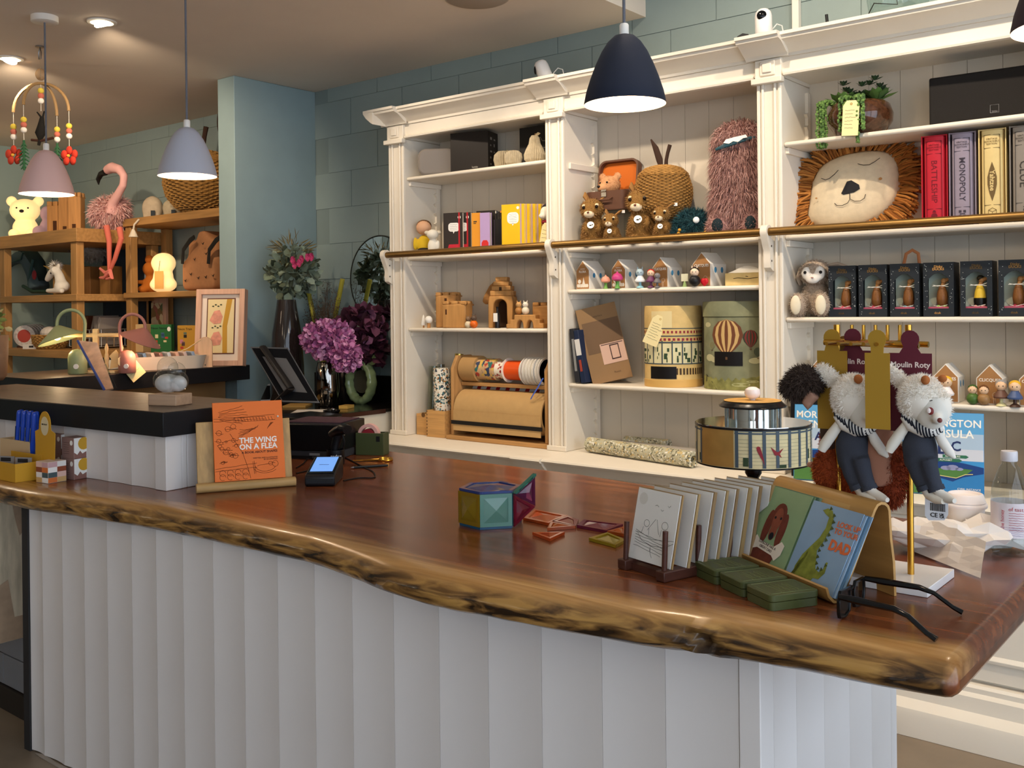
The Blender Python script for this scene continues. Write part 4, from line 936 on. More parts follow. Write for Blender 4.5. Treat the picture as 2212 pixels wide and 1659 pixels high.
cyl_poly('land_print', t, Ro, [[(a, 0.001), (a+12, .001), (a+12, .045+.012*math.sin(a+12)), (a+6, .05), (a, .045+.012*math.sin(a))] for a in range(-174, 0, 12)], M('84824a', .6, var=.35, vs=40), sq)
cyl_poly('river_print', t, Ro, [ell_pts(-75, .022, 16, .008), ell_pts(-55, .034, 12, .005)], M('a9a876', .6), sq, .0013)
cyl_poly('hill_print', t, Ro, [[(-172, .001), (-118, .001), (-128, .03), (-145, .058), (-172, .066)]], M('3a3a2c', .7), sq, .0014)
patch('black_label', t, Ro, [(-122, -72, .095, .15)], M('0d0a0a', .5), sq, .0018)
# ---- bottom of bay 2
SILV = speckle('b9b59a', ['8a876f', '5f5c4a', 'e6e4d8', 'c9b27a'], 'silver_wrap', 150)
roll('wrap_roll', 'long silver patterned wrap roll lying on the ledge', (-2.44, 3.52, LZ+.033), (-1.87, 3.40, LZ+.033), .032, SILV)
roll('wrap_roll', 'short silver patterned roll lying behind the long one', (-2.34, 3.655, LZ+.032), (-2.13, 3.66, LZ+.032), .031, SILV)
t = thing('cellophane_packet', 'flat clear packet lying behind the long roll', 'packet', (-2.1, 3.60, LZ), R(-6)); obj('packet', B().box(-.27, .2, -.02, .02, 0, .045), M('9d968c', .4), t, bevel=.01)

# ================================================================ bay 3
Z1C = 1.9858
t = thing('potted_succulent', 'brown glazed pot of trailing string-of-pearls and rosettes', 'potted plant', (-1.275, 3.58, Z1C), 0)
obj('pot', B().lathe([(.055, 0), (.085, .012), (.112, .05), (.115, .08), (.104, .112), (.092, .122), (.086, .118), (.0, .105)], 40), M('4a2d1c', .12, var=.5, vs=60, coat=.6), t)
GR = [M('6f8f4a', .6), M('58783a', .6), M('4a6636', .6)]; DG = [M('3d5233', .6), M('2f4129', .6)]
rnd = random.Random(5)
def rosette(cx, cy, cz, s, mats, n1=22):
    b = B()
    for k in range(n1):
        a = k*2.4; tilt = .25+.9*k/n1; L = s*(1.05-.5*k/n1)
        d = Vector((math.cos(a)*math.cos(tilt), math.sin(a)*math.cos(tilt), math.sin(tilt)))
        c0 = Vector((cx, cy, cz)); side = d.cross(Vector((0, 0, 1))).normalized()*s*.24; up = side.cross(d).normalized()*s*.08
        b.poly([c0, c0+d*L*.6+side, c0+d*L, c0+d*L*.6-side], k % 2); b.poly([c0-up, c0+d*L*.6+side, c0+d*L, c0+d*L*.6-side], k % 2)
    return b
obj('rosette', rosette(-.055, -.02, .125, .075, GR), GR[:2], t, smooth=None); obj('rosette', rosette(.065, -.01, .125, .075, GR), GR[1:], t, smooth=None); obj('rosette', rosette(.0, .03, .14, .06, DG), DG, t, smooth=None)
for k in range(9):
    a = R(40*k); s = .03; obj('rosette', rosette(.07*math.cos(a), .03+.04*math.sin(a), .165+.018*(k % 3), s, DG, 12), DG, t, smooth=None)
b = B()
for k in range(34):
    if k < 11: x, y, L = -.115+rnd.uniform(-.02, .022), -.075+rnd.uniform(-.02, .02), .17
    else: x, y, L = .0+rnd.uniform(-.035, .06), -.105+rnd.uniform(-.015, .012), rnd.choice((.09, .12, .17))
    z = .125; px_, py_ = x*.75, y*.6
    for j in range(int(L/.0075)+5):
        if j < 5: q = Vector((px_+(x-px_)*j/5, py_+(y-py_)*j/5, z+.010*math.sin(j/5*3.1)))
        else: q = Vector((x+rnd.uniform(-.004, .004), y+rnd.uniform(-.004, .004), z-.0075*(j-5)))
        b.ell(q, .0052, 6, 4, rnd.randrange(3))
obj('trailing_pearls', b, GR, t, kind='stuff')
price_tag('price_tag', 'pale yellow tag lettered in pencil hanging on the brown pot', (-1.265, 3.448, Z1C-.012), (R(-3), R(3), R(12)), .055, .125, 6, seed=12)
t = thing('soundbar_speaker', 'long black fabric speaker on the top right shelf', 'speaker', (-.82, 3.64, Z1C), R(2))
obj('body', B().box(-.215, .215, -.06, .08, 0, .175), M('1c1917', .8, bump=.4, bs=600), t, bevel=.006)
obj('logo_frame', lines(B(), [[(-.02, .03), (.006, .03), (.006, .056), (-.02, .056), (-.02, .03)]], -.0608, .0007), M('9a9a9a', .4), t)
text(t, 'TIVOLI', .006, Matrix.Translation((-.007, -.0608, .034)) @ FRONT, M('9a9a9a', .4))
# lion cushion
t = thing('lion_cushion', 'round linen lion-face cushion with a rust yarn mane', 'cushion', (-1.325, 3.655, ZR+.160), rot=(R(-12), R(-6), R(8)))
LIN = M('d3c2a4', .9, var=.06, vs=50, bump=.3, bs=500)
face = [(.165, .02), (.16, .085), (.12, .135), (.04, .152), (-.04, .15), (-.11, .125), (-.15, .07), (-.168, -.01), (-.178, -.07), (-.14, -.115), (-.07, -.13), (.02, -.132), (.09, -.11), (.145, -.06)]
rows = []; N_ = 56
def fpt(a):
    n_ = len(face); u = a/(2*math.pi)*n_; i = int(u) % n_; f_ = u-int(u)
    p0, p1, p2, p3 = [Vector((*face[(i+q) % n_], 0)) for q in (-1, 0, 1, 2)]
    return .5*((2*p1)+(p2-p0)*f_+(2*p0-5*p1+4*p2-p3)*f_*f_+(3*p1-p0-3*p2+p3)*f_**3)
for s, y in ((.0, -.058), (.3, -.056), (.55, -.049), (.75, -.038), (.9, -.022), (1, 0), (.9, .02), (.6, .035), (0, .04)):
    rows.append([(fpt(2*math.pi*i/N_).x*s, y, fpt(2*math.pi*i/N_).y*s) for i in range(N_)])
obj('face', B().grid(rows, 0, True), LIN, t, smooth=80)
mn = B(); rnd = random.Random(9)
for k in range(700):
    a = 2*math.pi*rnd.random(); p0 = fpt(a); d = Vector((p0.x, p0.y, 0)).normalized(); L = rnd.uniform(.055, .09)
    if p0.y < -.10: L *= .55
    q0 = Vector((p0.x*.97, rnd.uniform(-.012, .03), p0.y*.97)); dd = Vector((d.x+rnd.gauss(0, .18), rnd.gauss(0, .12)-.1, d.y+rnd.gauss(0, .18)-.12)).normalized()
    q1 = q0+dd*L*.6; q2 = q1+(dd+Vector((0, 0, -.35))).normalized()*L*.4
    if q2.z < -.148: q2.z = -.148; q1.z = max(q1.z, -.146)
    mn.tube([q0, q1, q2], [.0042, .0042, .0036], 5, rnd.randrange(3))
obj('mane', mn, [M('9c622a', .9), M('855020', .9), M('ad7336', .9)], t, kind='stuff')
INK = M('1d1c20', .8)
obj('nose', B().prism([(-.035, -.02), (-.012, .022), (.004, .024), (.03, .002), (.032, -.014), (.01, -.024), (-.028, -.026)], -.0605, -.057, 'y'), INK, t, bevel=.001)
def fz(x, z): return -.0585+.012*((x/.16)**2+(z/.14)**2)-.0008
ln = []
for pts in ([(-.105, .055), (-.09, .045), (-.075, .047), (-.055, .06), (-.04, .074)], [(.03, .085), (.05, .075), (.07, .073), (.09, .082), (.108, .094)], [(-.005, -.024), (-.006, -.046)], [(-.062, -.052), (-.055, -.062), (-.035, -.066), (-.015, -.06), (-.006, -.046), (.01, -.058), (.03, -.06), (.045, -.052), (.05, -.038)]): ln.append(pts)
b = B()
for pts in ln: b.tube([(x, fz(x, z), z) for x, z in pts], .0012, 5)
obj('stitched_face', b, INK, t)
obj('cheek_dot', disc(B(), .105, .012, .006, .005, fz(.105, .012)-.002, fz(.105, .012)), M('a87a4a', .8), t); obj('cheek_dot', disc(B(), -.128, -.02, .004, .003, fz(-.128, -.02)-.002, fz(-.128, -.02)), M('a87a4a', .8), t)
# boxed games that look like books
SP = Matrix.Rotation(R(-90), 4, 'Y')
def game(lab, x, col, dark, title, icon, dy=0, ts=.030):
    t = thing('boxed_game', lab, 'board game', (x, 3.53+dy, ZR), R(6), 'book-style boxed games'); c = M(col, .55, var=.03, vs=60); dk_ = M(dark, .6)
    w_, d, h = .084, .17, .315
    obj('slipcase', B().box(-w_/2, -w_/2+.004, 0, d, 0, h).box(w_/2-.004, w_/2, 0, d, 0, h).box(-w_/2+.004, w_/2-.004, d-.004, d, 0, h).box(-w_/2+.004, w_/2-.004, .004, d-.004, 0, .004).box(-w_/2+.004, w_/2-.004, .004, d-.004, h-.004, h), c, t, bevel=.0008)
    pr = [(-.034, .012), (-.03, -.001), (-.018, -.006), (0, -.0075), (.018, -.006), (.03, -.001), (.034, .012)]
    sp_ = obj('spine', B().prism(pr+[(.034, .12), (-.034, .12)], .0045, h-.006, 'z'), c, t, smooth=50)
    fr = B(); y = -.0072
    for z in (.018, .062, .25, .293): fr.box(-.024, .024, y, y+.003, z, z+.0013)
    fr.box(-.0245, -.0235, y, y+.003, .018, .294).box(.0235, .0245, y, y+.003, .018, .294)
    obj('spine_lines', fr, dk_, sp_)
    text(sp_, 'VINTAGE\nBOOKSHELF\nEDITION', .0082, Matrix.Translation((0, -.0079, .272)) @ FRONT, dk_, .0002)
    if title == 'Yahtzee':
        obj('lens_mark', B().prism([(0, .075), (.008, .10), (.014, .13), (.014, .155), (.008, .18), (0, .205), (-.008, .18), (-.014, .155), (-.014, .13), (-.008, .10)], -.0082, -.0075, 'y'), dk_, sp_)
        text(sp_, title, .021, Matrix.Translation((0, -.0085, .143)) @ SPINE @ FRONT, c, .0002, .0004)
    else: text(sp_, title, ts, Matrix.Translation((0, -.0079, .156)) @ SPINE @ FRONT, dk_, .0002, .0003 if title != 'BATTLESHIP' else .0)
    ic = B()
    if icon == 'bomb': disc(ic, 0, .038, .010, .010, -.0082, -.0075); ic.prism([(-.006, .05), (.006, .05), (.003, .058), (-.003, .058)], -.0082, -.0075, 'y')
    elif icon == 'arrows':
        for sx in (-1, 1):
            for sz in (-1, 1): ic.box(sx*.007-.004, sx*.007+.004, -.0082, -.0075, .040+sz*.008-.004, .040+sz*.008+.004)
        ic.box(-.008, .008, -.0082, -.0075, .0385, .0415)
    elif icon == 'die': lines(ic, [[(-.012, .034), (0, .027), (.012, .034), (.012, .046), (0, .053), (-.012, .046), (-.012, .034)], [(-.012, .046), (0, .040), (.012, .046)], [(0, .040), (0, .027)]], -.0080, .0007)
    else: text(sp_, '?', .03, Matrix.Translation((0, -.0079, .04)) @ FRONT, dk_, .0002)
    if ic.v: obj('spine_icon', ic, dk_, sp_)
    return t
SPINE = Matrix.Rotation(R(90), 4, 'Y')
game('red boxed game with BATTLESHIP on its spine', -1.005, 'b81f30', '6d1220', 'BATTLESHIP', 'bomb', 0, .027)
game('mauve grey boxed game with MONOPOLY on its spine', -.915, '8f8492', '3d3742', 'MONOPOLY', 'arrows', .0, .026)
game('cream boxed game with Yahtzee on its spine', -.822, 'd9c083', '6b5530', 'Yahtzee', 'die', .0)
game('grey boxed game with CLUE on its spine', -.728, '877f76', '3a352f', 'CLUE', 'q', .0, .036)
# ---- third shelf: bunny and boxed ducks
Z3C = 1.335
t = thing('plush_bunny', 'floppy-eared grey plush bunny showing its cream soles', 'soft toy', (-1.445, 3.575, Z3C), R(14))
bl_ = [((.0, .02, .07), (.055, .048, .065)), ((-.0, -.005, .165), (.056, .05, .048))]
lg = [((-.055, -.055, .045), (.03, .035, .045)), ((.03, -.065, .045), (.032, .035, .045))]
GB = [M('b3a08d', .9), M('9c8977', .9), M('c6b6a4', .9)]
obj('body', blobs_mesh(B(), bl_+lg), M('ab9885', .9), t, remesh=.006); fur(t, bl_+lg, 5200, .013, .0008, GB, .3)
obj('ear', B().tube([(.035, .01, .19), (.075, .02, .195), (.115, .03, .178), (.15, .03, .16)], [.012, .024, .024, .008], 10, flat=.4), GB[0], t); obj('ear', B().tube([(-.03, .02, .19), (-.055, .03, .18), (-.065, .03, .145), (-.06, .03, .12)], [.012, .02, .022, .01], 10, flat=.4), GB[0], t)
obj('face_patch', B().ell((.02, -.045, .162), (.022, .014, .028)).ell((-.026, -.044, .162), (.02, .014, .026)).ell((-.004, -.05, .14), (.026, .014, .018)), M('e6ded2', .9), t, remesh=.005)
eyes2(t, M('15100e', .15), (.026, -.059, .165, .006), (-.03, -.057, .165, .006)); obj('nose', B().ell((-.003, -.066, .145), (.005, .003, .003)), M('b08a80', .7), t)
for cx, cy in ((-.06, -.086), (.03, -.097)): obj('sole', B().ell((cx, cy, .045), (.019, .010, .036)), M('e3d6ba', .9), t)
def duck_box(lab, x, boots, bee=False, gold='b98a45', rz=R(3)):
    t = thing('duck_box', lab, 'boxed toy', (x, 3.52, Z3C), rz, 'boxed wooden ducks'); w_, d, h = .098, .085, .185; CB = M('20262c', .5)
    o_ = [(-w_/2, 0), (w_/2, 0), (w_/2, h), (-w_/2, h)]
    win = [(-.033, .028), (.033, .028), (.033, .128)] + [(.033-.066*i/8, .128+.022*math.sin(math.pi*i/8)) for i in range(1, 8)] + [(-.033, .128)]
    b = B().box(-w_/2, w_/2, d-.002, d, 0, h).box(-w_/2, -w_/2+.002, .002, d-.002, 0, h).box(w_/2-.002, w_/2, .002, d-.002, 0, h).box(-w_/2+.002, w_/2-.002, .002, d-.002, 0, .002).box(-w_/2+.002, w_/2-.002, .002, d-.002, h-.002, h)
    # front with window: strips around it
    b.box(-w_/2, -.033, 0, .002, 0, h).box(.033, w_/2, 0, .002, 0, h).box(-.033, .033, 0, .002, 0, .028)
    b.prism([(-.033, .128)]+[(.033-.066*i/8, .128+.022*math.sin(math.pi*i/8)) for i in range(8, -1, -1)]+[(.033, h), (-.033, h)], 0, .002, 'y')
    obj('carton', b, CB, t)
    obj('scene_card', B().box(-.045, .045, .060, .062, .004, .16), M('c2d2c2', .7), t); sc = B(); disc(sc, -.01, .08, .035, .05, .0585, .0598); obj('hill_print', sc, M('c4ccb4', .7), t)
    obj('ground_card', B().box(-.04, .04, .01, .058, .0025, .034), M('b5566a', .6), t)
    dk2 = obj('duck_body', B().lathe([(.010, .036), (.017, .045), (.019, .062), (.016, .085), (.010, .102), (.007, .108), (0, .109)], 18, (.006, .03, 0)), M('2a2622', .5) if False else (M('d9b53a', .4) if bee else wood('7a4f2a', 2, .4, .25, 30)), t)
    if bee: obj('black_trousers', B().lathe([(.0, .034), (.0175, .036), (.0198, .05), (.0196, .062)], 18, (.006, .03, 0)), M('15130f', .4), dk2)
    hd = obj('duck_head', B().ell((.012, .028, .122), (.010, .010, .010), 12, 8).tube([(.008, .03, .105), (.011, .029, .12)], .0075, 8).tube([(.018, .027, .124), (.03, .024, .128), (.038, .023, .134)], [.007, .005, .002], 8), wood('b07f4c', 2, .4, .2, 30), t)
    if bee: obj('bee_hat', B().ell((.008, .03, .128), (.012, .012, .010), 12, 8), M('2a2416', .6), hd)
    obj('tie', lines(B(), [[(-.02, .108), (-.005, .104), (.016, .106), (.032, .112)], [(-.022, .104), (0, .106), (.03, .102)], [(-.018, .038), (.0, .034), (.026, .04)]], .012, .0009), M('e9e6dc', .6), t)
    bo = M(boots, .5)
    for sx in (-.004, .016): obj('boot', B().ell((sx, .022, .034), (.008, .012, .006), 10, 6), bo, t)
    text(t, 'Dinky\nDUCKS', .0115, Matrix.Translation((0, -.0006, .166)) @ FRONT, M(gold, .4, .5), .0002, .0003, line=.75)
    text(t, 'dcuk', .011, Matrix.Translation((-.003, -.0006, .013)) @ FRONT, M(gold, .4, .5), .0002)
    rnd = random.Random(int(x*1000)); st = B()
    for k in range(26):
        sx = rnd.choice((-1, 1))*rnd.uniform(.036, .047); sz_ = rnd.uniform(.01, .178); disc(st, sx, sz_, .0011, .0011, -.0005, -.0001, 5)
    obj('star_print', st, M('cfd2d0', .6), t)
for x, lab, bt, bee, g in ((-1.325, 'boxed wooden duck nearest the bunny, dark boots', 'b84a55', False, '6b5430'), (-1.215, 'second boxed wooden duck from the bunny, dark red feet', 'a03044', False, '8a6a3a'), (-1.105, 'middle boxed wooden duck, blue-grey feet', '6f8a90', False, '8a6a3a'), (-.993, 'boxed wooden duck with bright gold title and green feet', '8fae5a', False, 'e0a860'), (-.873, 'boxed duck dressed as a bee in yellow and black', 'c08a7a', True, '6b5430'), (-.755, 'boxed duck at the right edge of the shelf', 'a03044', False, '8a6a3a')): duck_box(lab, x, bt, bee, g)
t = thing('ribbon_loop', 'tan ribbon loop standing up behind the boxed ducks', 'ribbon', (-1.12, 3.66, Z3C)); obj('loop', B().tube([(-.03, 0, 0), (-.03, 0, .19), (-.022, 0, .225), (0, 0, .238), (.02, 0, .225), (.024, 0, .19), (.024, 0, 0)], .006, 8, flat=.4), M('b9764a', .6), t)
# ---- fourth shelf
Z4C = 1.0439
house('house_box', 'kraft house box half hidden behind the brown furry toy', (-1.432, 3.55, Z4C), 1.05, 'CLICQUES', R(6), 'figures')
house('house_box', 'kraft house box lettered CLICQUES behind the blonde peg doll', (-.975, 3.53, Z4C), 1.05, 'CLICQUES', R(4), 'figures')
house('house_box', 'kraft house box lettered CLICQUES behind the green and brown dolls', (-.838, 3.535, Z4C), 1.05, 'CLICQUES', R(4), 'figures')
house('house_box', 'kraft house box at the right edge of the lower shelf', (-.708, 3.535, Z4C), 1.05, 'CLICQUES', R(4), 'figures')
SK = M('e6bf98', .4)
peg('peg_doll', 'yellow-haired peg doll in a white dress', (-.965, 3.50, Z4C), M('efe6e2', .4), SK, M('dfae2e', .4), 1.5, False, R(10), dress=True, base=M('d99aa0', .4))
peg('peg_doll', 'green peg doll with a green cap', (-.882, 3.50, Z4C), M('4a6a2f', .35), SK, M('3c5a28', .4), 1.2, False, R(10))
peg('peg_doll', 'brown peg doll with a brown cap', (-.847, 3.497, Z4C), M('9a7448', .35), SK, M('6b4426', .4), 1.2, False, R(10))
peg('peg_doll', 'silver-haired peg doll in a brown dress', (-.795, 3.50, Z4C), M('6a4a3c', .4), SK, M('9a9694', .4), 1.4, False, R(10), dress=True, base=M('d9d09a', .4))
peg('peg_doll', 'yellow-haired peg doll in a blue dress at the shelf edge', (-.752, 3.49, Z4C), M('46587f', .4), SK, M('dfae2e', .4), 1.4, False, R(10), dress=True, base=M('4a3226', .4))
# ---- picture books on the ledge
def abc_book(nm, lab, loc, rz):
    t = book(nm, lab, loc, .245, .012, .268, M('3f8fc8', .45), rot=(R(-7), 0, rz)); SK_ = [M('5fa3d0', .45), M('a9bfd2', .45), M('c9cdd6', .45)]
    for k, (z0, z1) in enumerate(((.20, .2665), (.15, .20), (.113, .15))): obj('sky_print', B().box(-.1205, .1215, -.0007, -.0002, z0, z1), SK_[k], t)
    W_ = M('f3efe4', .6); NV = M('22305e', .5)
    text(t, 'MORNINGTON', .034, Matrix.Translation((.0, -.001, .232)) @ FRONT, W_, .0003, .0006, sx=.98); text(t, 'PENINSULA', .036, Matrix.Translation((.0, -.001, .198)) @ FRONT, W_, .0003, .0006)
    text(t, 'B', .062, Matrix.Translation((.0, -.0012, .152)) @ FRONT, NV, .0003, .0012); text(t, 'A', .040, Matrix.Translation((-.036, -.001, .156)) @ FRONT, NV, .0003, .001); text(t, 'C', .044, Matrix.Translation((.04, -.001, .158)) @ FRONT, NV, .0003, .001)
    GN = M('2f6b4f', .5); obj('sign_print', B().prism([(.0, .121), (.07, .121), (.078, .126), (.07, .131), (.0, .131)], -.0012, -.0008, 'y').prism([(-.03, .108), (.05, .108), (.058, .1135), (.05, .119), (-.03, .119)], -.0012, -.0008, 'y'), GN, t)
    text(t, 'ADVENTURE', .008, Matrix.Translation((.03, -.0014, .126)) @ FRONT, W_, .0002); text(t, 'ALPHABET', .008, Matrix.Translation((.01, -.0014, .1135)) @ FRONT, W_, .0002)
    obj('sea_print', B().prism([(-.1205, .095), (-.06, .108), (0, .112), (.06, .106), (.1215, .094), (.1215, .0015), (-.1205, .0015)], -.0009, -.0004, 'y'), M('1e3f7c', .45), t); obj('sea_print', B().prism([(-.02, .0018), (.1213, .0018), (.1213, .075), (.06, .06), (.03, .045), (-.03, .06)], -.0012, -.001, 'y'), M('3079b4', .45), t)
    obj('land_print', B().prism([(-.12, .002), (.0, .002), (-.04, .03), (-.05, .055), (-.02, .066), (.04, .058), (.07, .07), (.09, .086), (.03, .09), (-.03, .084), (-.12, .07)], -.0015, -.0013, 'y'), M('4d7a3e', .5), t); obj('beach_print', lines(B(), [[(-.045, .03), (-.052, .052), (-.02, .064), (.04, .057), (.068, .070), (.09, .072)]], -.0017, .0012), M('e3d38a', .5), t)
    obj('cloud_print', disc(disc(disc(B(), .01, .088, .016, .007, -.0019, -.0016, 12), .03, .09, .018, .009, -.0019, -.0016, 12), .05, .086, .012, .005, -.0019, -.0016, 12), M('8c8fb0', .5), t); obj('bird_print', B().prism([(-.045, .05), (-.03, .056), (-.005, .038), (-.012, .034), (-.035, .04)], -.0019, -.0016, 'y').prism([(-.06, .04), (-.04, .05), (-.04, .03), (-.052, .018)], -.0019, -.0016, 'y'), M('d9a52a', .5), t)
    text(t, 'CYRIL INSTANCE\nCONNIE BELON', .009, Matrix.Translation((.078, -.0016, .018)) @ FRONT, W_, .0002)
    return t
abc_book('picture_book', 'blue MORNINGTON PENINSULA ABC picture book behind the front toy', (-.945, 3.375, LZ+.002), R(12))
abc_book('picture_book', 'blue MORNINGTON PENINSULA ABC picture book by the shelf post', (-1.335, 3.40, LZ+.002), R(10))
t = thing('dark_picture_board', 'black board standing behind the left picture book', 'board', (-1.335, 3.47, LZ), R(8)); obj('frame', B().box(-.16, .13, 0, .015, 0, .30), M('1a1a1d', .5), t, bevel=.002)
t = thing('kraft_carton', 'pale kraft carton at the right edge of the ledge', 'box', (-.62, 3.45, LZ), R(4)); obj('carton', B().box(-.07, .10, 0, .12, 0, .20), M('b59a6c', .7), t, bevel=.002); obj('band', B().box(-.0705, .1005, -.001, -.0002, .10, .115), M('d08a3a', .6), t)
# ================================================================ on the timber slab
def onS(x, y): return at(x, y, Z=ST+.0005)
BAMB = wood('b8945f', 2, .45, .2, 5); BAMX = wood('b8945f', 0, .45, .2, 5)
# ---- book on bamboo stand
p0, p1 = onS(425, 1067), onS(640, 1050); mid = (p0+p1)/2; ang = math.atan2(p1.y-p0.y, p1.x-p0.x); wl = (p1-p0).length
bs = thing('book_stand', 'bamboo book stand holding the orange picture book', 'book stand', mid, ang)
obj('lip', B().prism(rrect(-.002, .032, 0, .026, .011), -wl/2, wl/2, 'x'), BAMX, bs, smooth=50)
LN = Matrix.Rotation(R(-14), 4, 'X')
obj('back_board', B().box(-wl/2+.006, wl/2-.004, .034, .042, .004, .205).xf(Matrix.Translation((0, .0, .008)) @ LN), BAMB, bs, bevel=.002)
obj('back_leg', B().box(-.05, .05, .115, .122, .004, .15).xf(Matrix.Rotation(R(14), 4, 'X') @ Matrix.Translation((0, 0, -.02))), BAMB, bs)
t = book('picture_book', 'orange picture book titled THE WING ON A FLEA on the bamboo stand', mid+Matrix.Rotation(ang, 3, 'Z') @ Vector((.012, .0135, .0275)), .205, .012, .235, M('e8742a', .5), rot=(R(-14), 0, ang))
OR_ = M('54240c', .6); rnd = random.Random(21)
text(t, 'THE WING\nON A FLEA', .0225, Matrix.Translation((.082, -.0006, .107)) @ FRONT, M('f6eee4', .5), .0003, .0006, 'RIGHT', line=.85); text(t, 'A BOOK ABOUT SHAPES', .0095, Matrix.Translation((.082, -.0006, .081)) @ FRONT, OR_, .0003, .0002, 'RIGHT'); text(t, 'WRITTEN AND ILLUSTRATED\nBY ED EMBERLEY', .0055, Matrix.Translation((.082, -.0006, .06)) @ FRONT, OR_, .0003, 0, 'RIGHT')
dr = B(); K = .0005; y_ = -.0005
def wig(x0, z0, x1, z1, n_=10, a=.003): return [(x0+(x1-x0)*i/n_+rnd.uniform(-a, a), z0+(z1-z0)*i/n_+rnd.uniform(-a, a)) for i in range(n_+1)]
rw = []
for k in range(7): rw.append(wig(-.085, .205-.004*k, .0-.006*abs(k-3), .222-.009*k, 9, .0018))
rw += [wig(-.1, .185, .05, .188, 8, .001), wig(-.1, .178, .05, .18, 8, .001), [(-.042, .187), (.078, .192), (.08, .176), (-.042, .174), (-.042, .187)]]
for k in range(13): rw.append([(-.04+.009*k, .187), (-.036+.009*k, .175)])
for k in range(16): cx, cz = rnd.uniform(-.09, -.035), rnd.uniform(.05, .165); rw.append(arc(cx, cz, rnd.uniform(.003, .008), 0, 360, 8)); rw.append(wig(cx-.01, cz, cx+.012, cz+rnd.uniform(-.01, .01), 5, .002))
for k in range(6): rw.append(wig(-.035+.002*k, .12+.006*k, .03-.004*k, .16-.002*k, 6, .0025))
rw += [wig(-.1, .038, .02, .048, 8, .001), wig(-.1, .03, .02, .036, 8, .001), [(-.055, .14), (-.02, .08), (-.005, .03), (.0, .004)]]
for k in range(8): rw.append(arc(-.08+.022*(k % 4), .012+.012*(k//4), .009, 0, 300, 8))
rw += [arc(.045, .035, .035, 185, 330, 10, .018), arc(.045, .040, .03, 185, 340, 10, .018), [(.012, .055), (.016, .018)], [(.008, .053), (.012, .016)], wig(.02, .04, .075, .046, 6, .001), arc(.074, .043, .009, 0, 360, 9), arc(.06, .045, .006, 0, 360, 8)]
for k in range(5): rw.append([(.055+.004*k, .15+.004*k), (.066+.002*k, .168)])
obj('line_drawing', lines(dr, rw, y_, K), OR_, t); obj('pin', B().ell((.088, -.002, .185), .003), M('d9d4c8', .3), t)
# ---- card terminal
c = onS(700, 1042); t = thing('card_terminal', 'black card payment terminal with a glowing blue screen', 'card terminal', c, R(40))
DKP = M('16171b', .4)
obj('body', B().prism([(-.075, .006), (-.068, 0), (.085, 0), (.092, .01), (.092, .062), (.085, .066), (-.068, .036), (-.076, .028)], -.045, .045, 'x'), DKP, t, bevel=.006)
TT = Matrix.Translation((0, .01, .0525)) @ Matrix.Rotation(math.atan2(.03, .153), 4, 'X')
obj('bezel', B().box(-.039, .039, -.075, .072, 0, .0012).xf(TT), M('0b0b0d', .15), t); obj('screen', B().box(-.034, .034, -.06, .066, .0013, .0018).xf(TT), M('6fa0e8', .3, emit=.55), t); obj('screen_text', B().box(-.015, .015, -.004, -.002, .0019, .0022).xf(TT), M('24344f', .5), t)
obj('slot', B().box(-.034, .034, -.0768, -.0755, .018, .022), M('050506', .3), t)
def cable(lab, pts, r=.0022, col='121113'):
    o = obj('cable', B().tube([onS(*p_)+Vector((0, 0, r+(p_[2] if len(p_) > 2 else 0))) if len(p_) == 2 else at(p_[0], p_[1], Z=ST+p_[2]) for p_ in pts], r, 6), M(col, .5)); return tag(o, lab, 'cable')
def smooth_px(pts, n_=6):
    out = []
    for i in range(len(pts)-1):
        p0_, p1_, p2_, p3_ = [Vector(pts[max(0, min(len(pts)-1, i+q))]) for q in (-1, 0, 1, 2)]
        for k in range(n_):
            f_ = k/n_; v = .5*((2*p1_)+(p2_-p0_)*f_+(2*p0_-5*p1_+4*p2_-p3_)*f_*f_+(3*p1_-p0_-3*p2_+p3_)*f_**3); out.append((v.x, v.y))
    return out+[tuple(pts[-1])]
cable('black cable looping from the card terminal across the slab', smooth_px([(742, 1040), (775, 1034), (808, 1033), (805, 1020), (780, 1008), (752, 993), (730, 985)]))
cable('black cable lying between book stand and terminal, nearer one', smooth_px([(640, 1012), (655, 1003), (668, 990), (690, 1000), (703, 998)]))
cable('black cable behind the terminal running to the printer', smooth_px([(640, 1024), (665, 1018), (690, 1012), (715, 1008), (740, 985), (738, 972)]))
# ---- printer, scanner in its cup, tape, scissors, pen
c = onS(655, 992); t = thing('receipt_printer', 'black box printer with grey base behind the book stand', 'printer', c+Vector((-.03, .10, 0)), R(24))
obj('base', B().box(-.12, .12, -.10, .12, 0, .03), M('3a3a3d', .4), t, bevel=.003); obj('body', B().box(-.125, .125, -.105, .125, .0305, .125), M('0f0f11', .35), t, bevel=.004)
obj('label', B().box(.01, .05, -.1012, -.1003, .014, .022), M('8a8a8a', .5), t); obj('top_cloth', B().box(-.1, .11, -.06, .11, .1252, .128), M('4a2f3a', .8, var=.2, vs=40), t)
obj('drawer_front', B().box(-.09, .02, -.1012, -.1003, .004, .012), M('111', .5) if False else M('111111', .5), t)
c = onS(725, 1002); t = thing('scanner_cup', 'black cup with small white lettering holding the scanner', 'holder', c, R(38))
obj('cup', B().lathe([(.030, 0), (.031, .002), (.031, .05), (.028, .05), (.028, .006), (0, .006)], 28), M('121318', .35), t); text(t, 'socket', .014, Matrix.Translation((.008, -.0318, .03)) @ FRONT, M('e6e6e6', .5), .0003, .0003)
t = thing('barcode_scanner', 'black handheld barcode scanner standing in its cup', 'scanner', c+Vector((0, 0, .0065)), R(38))
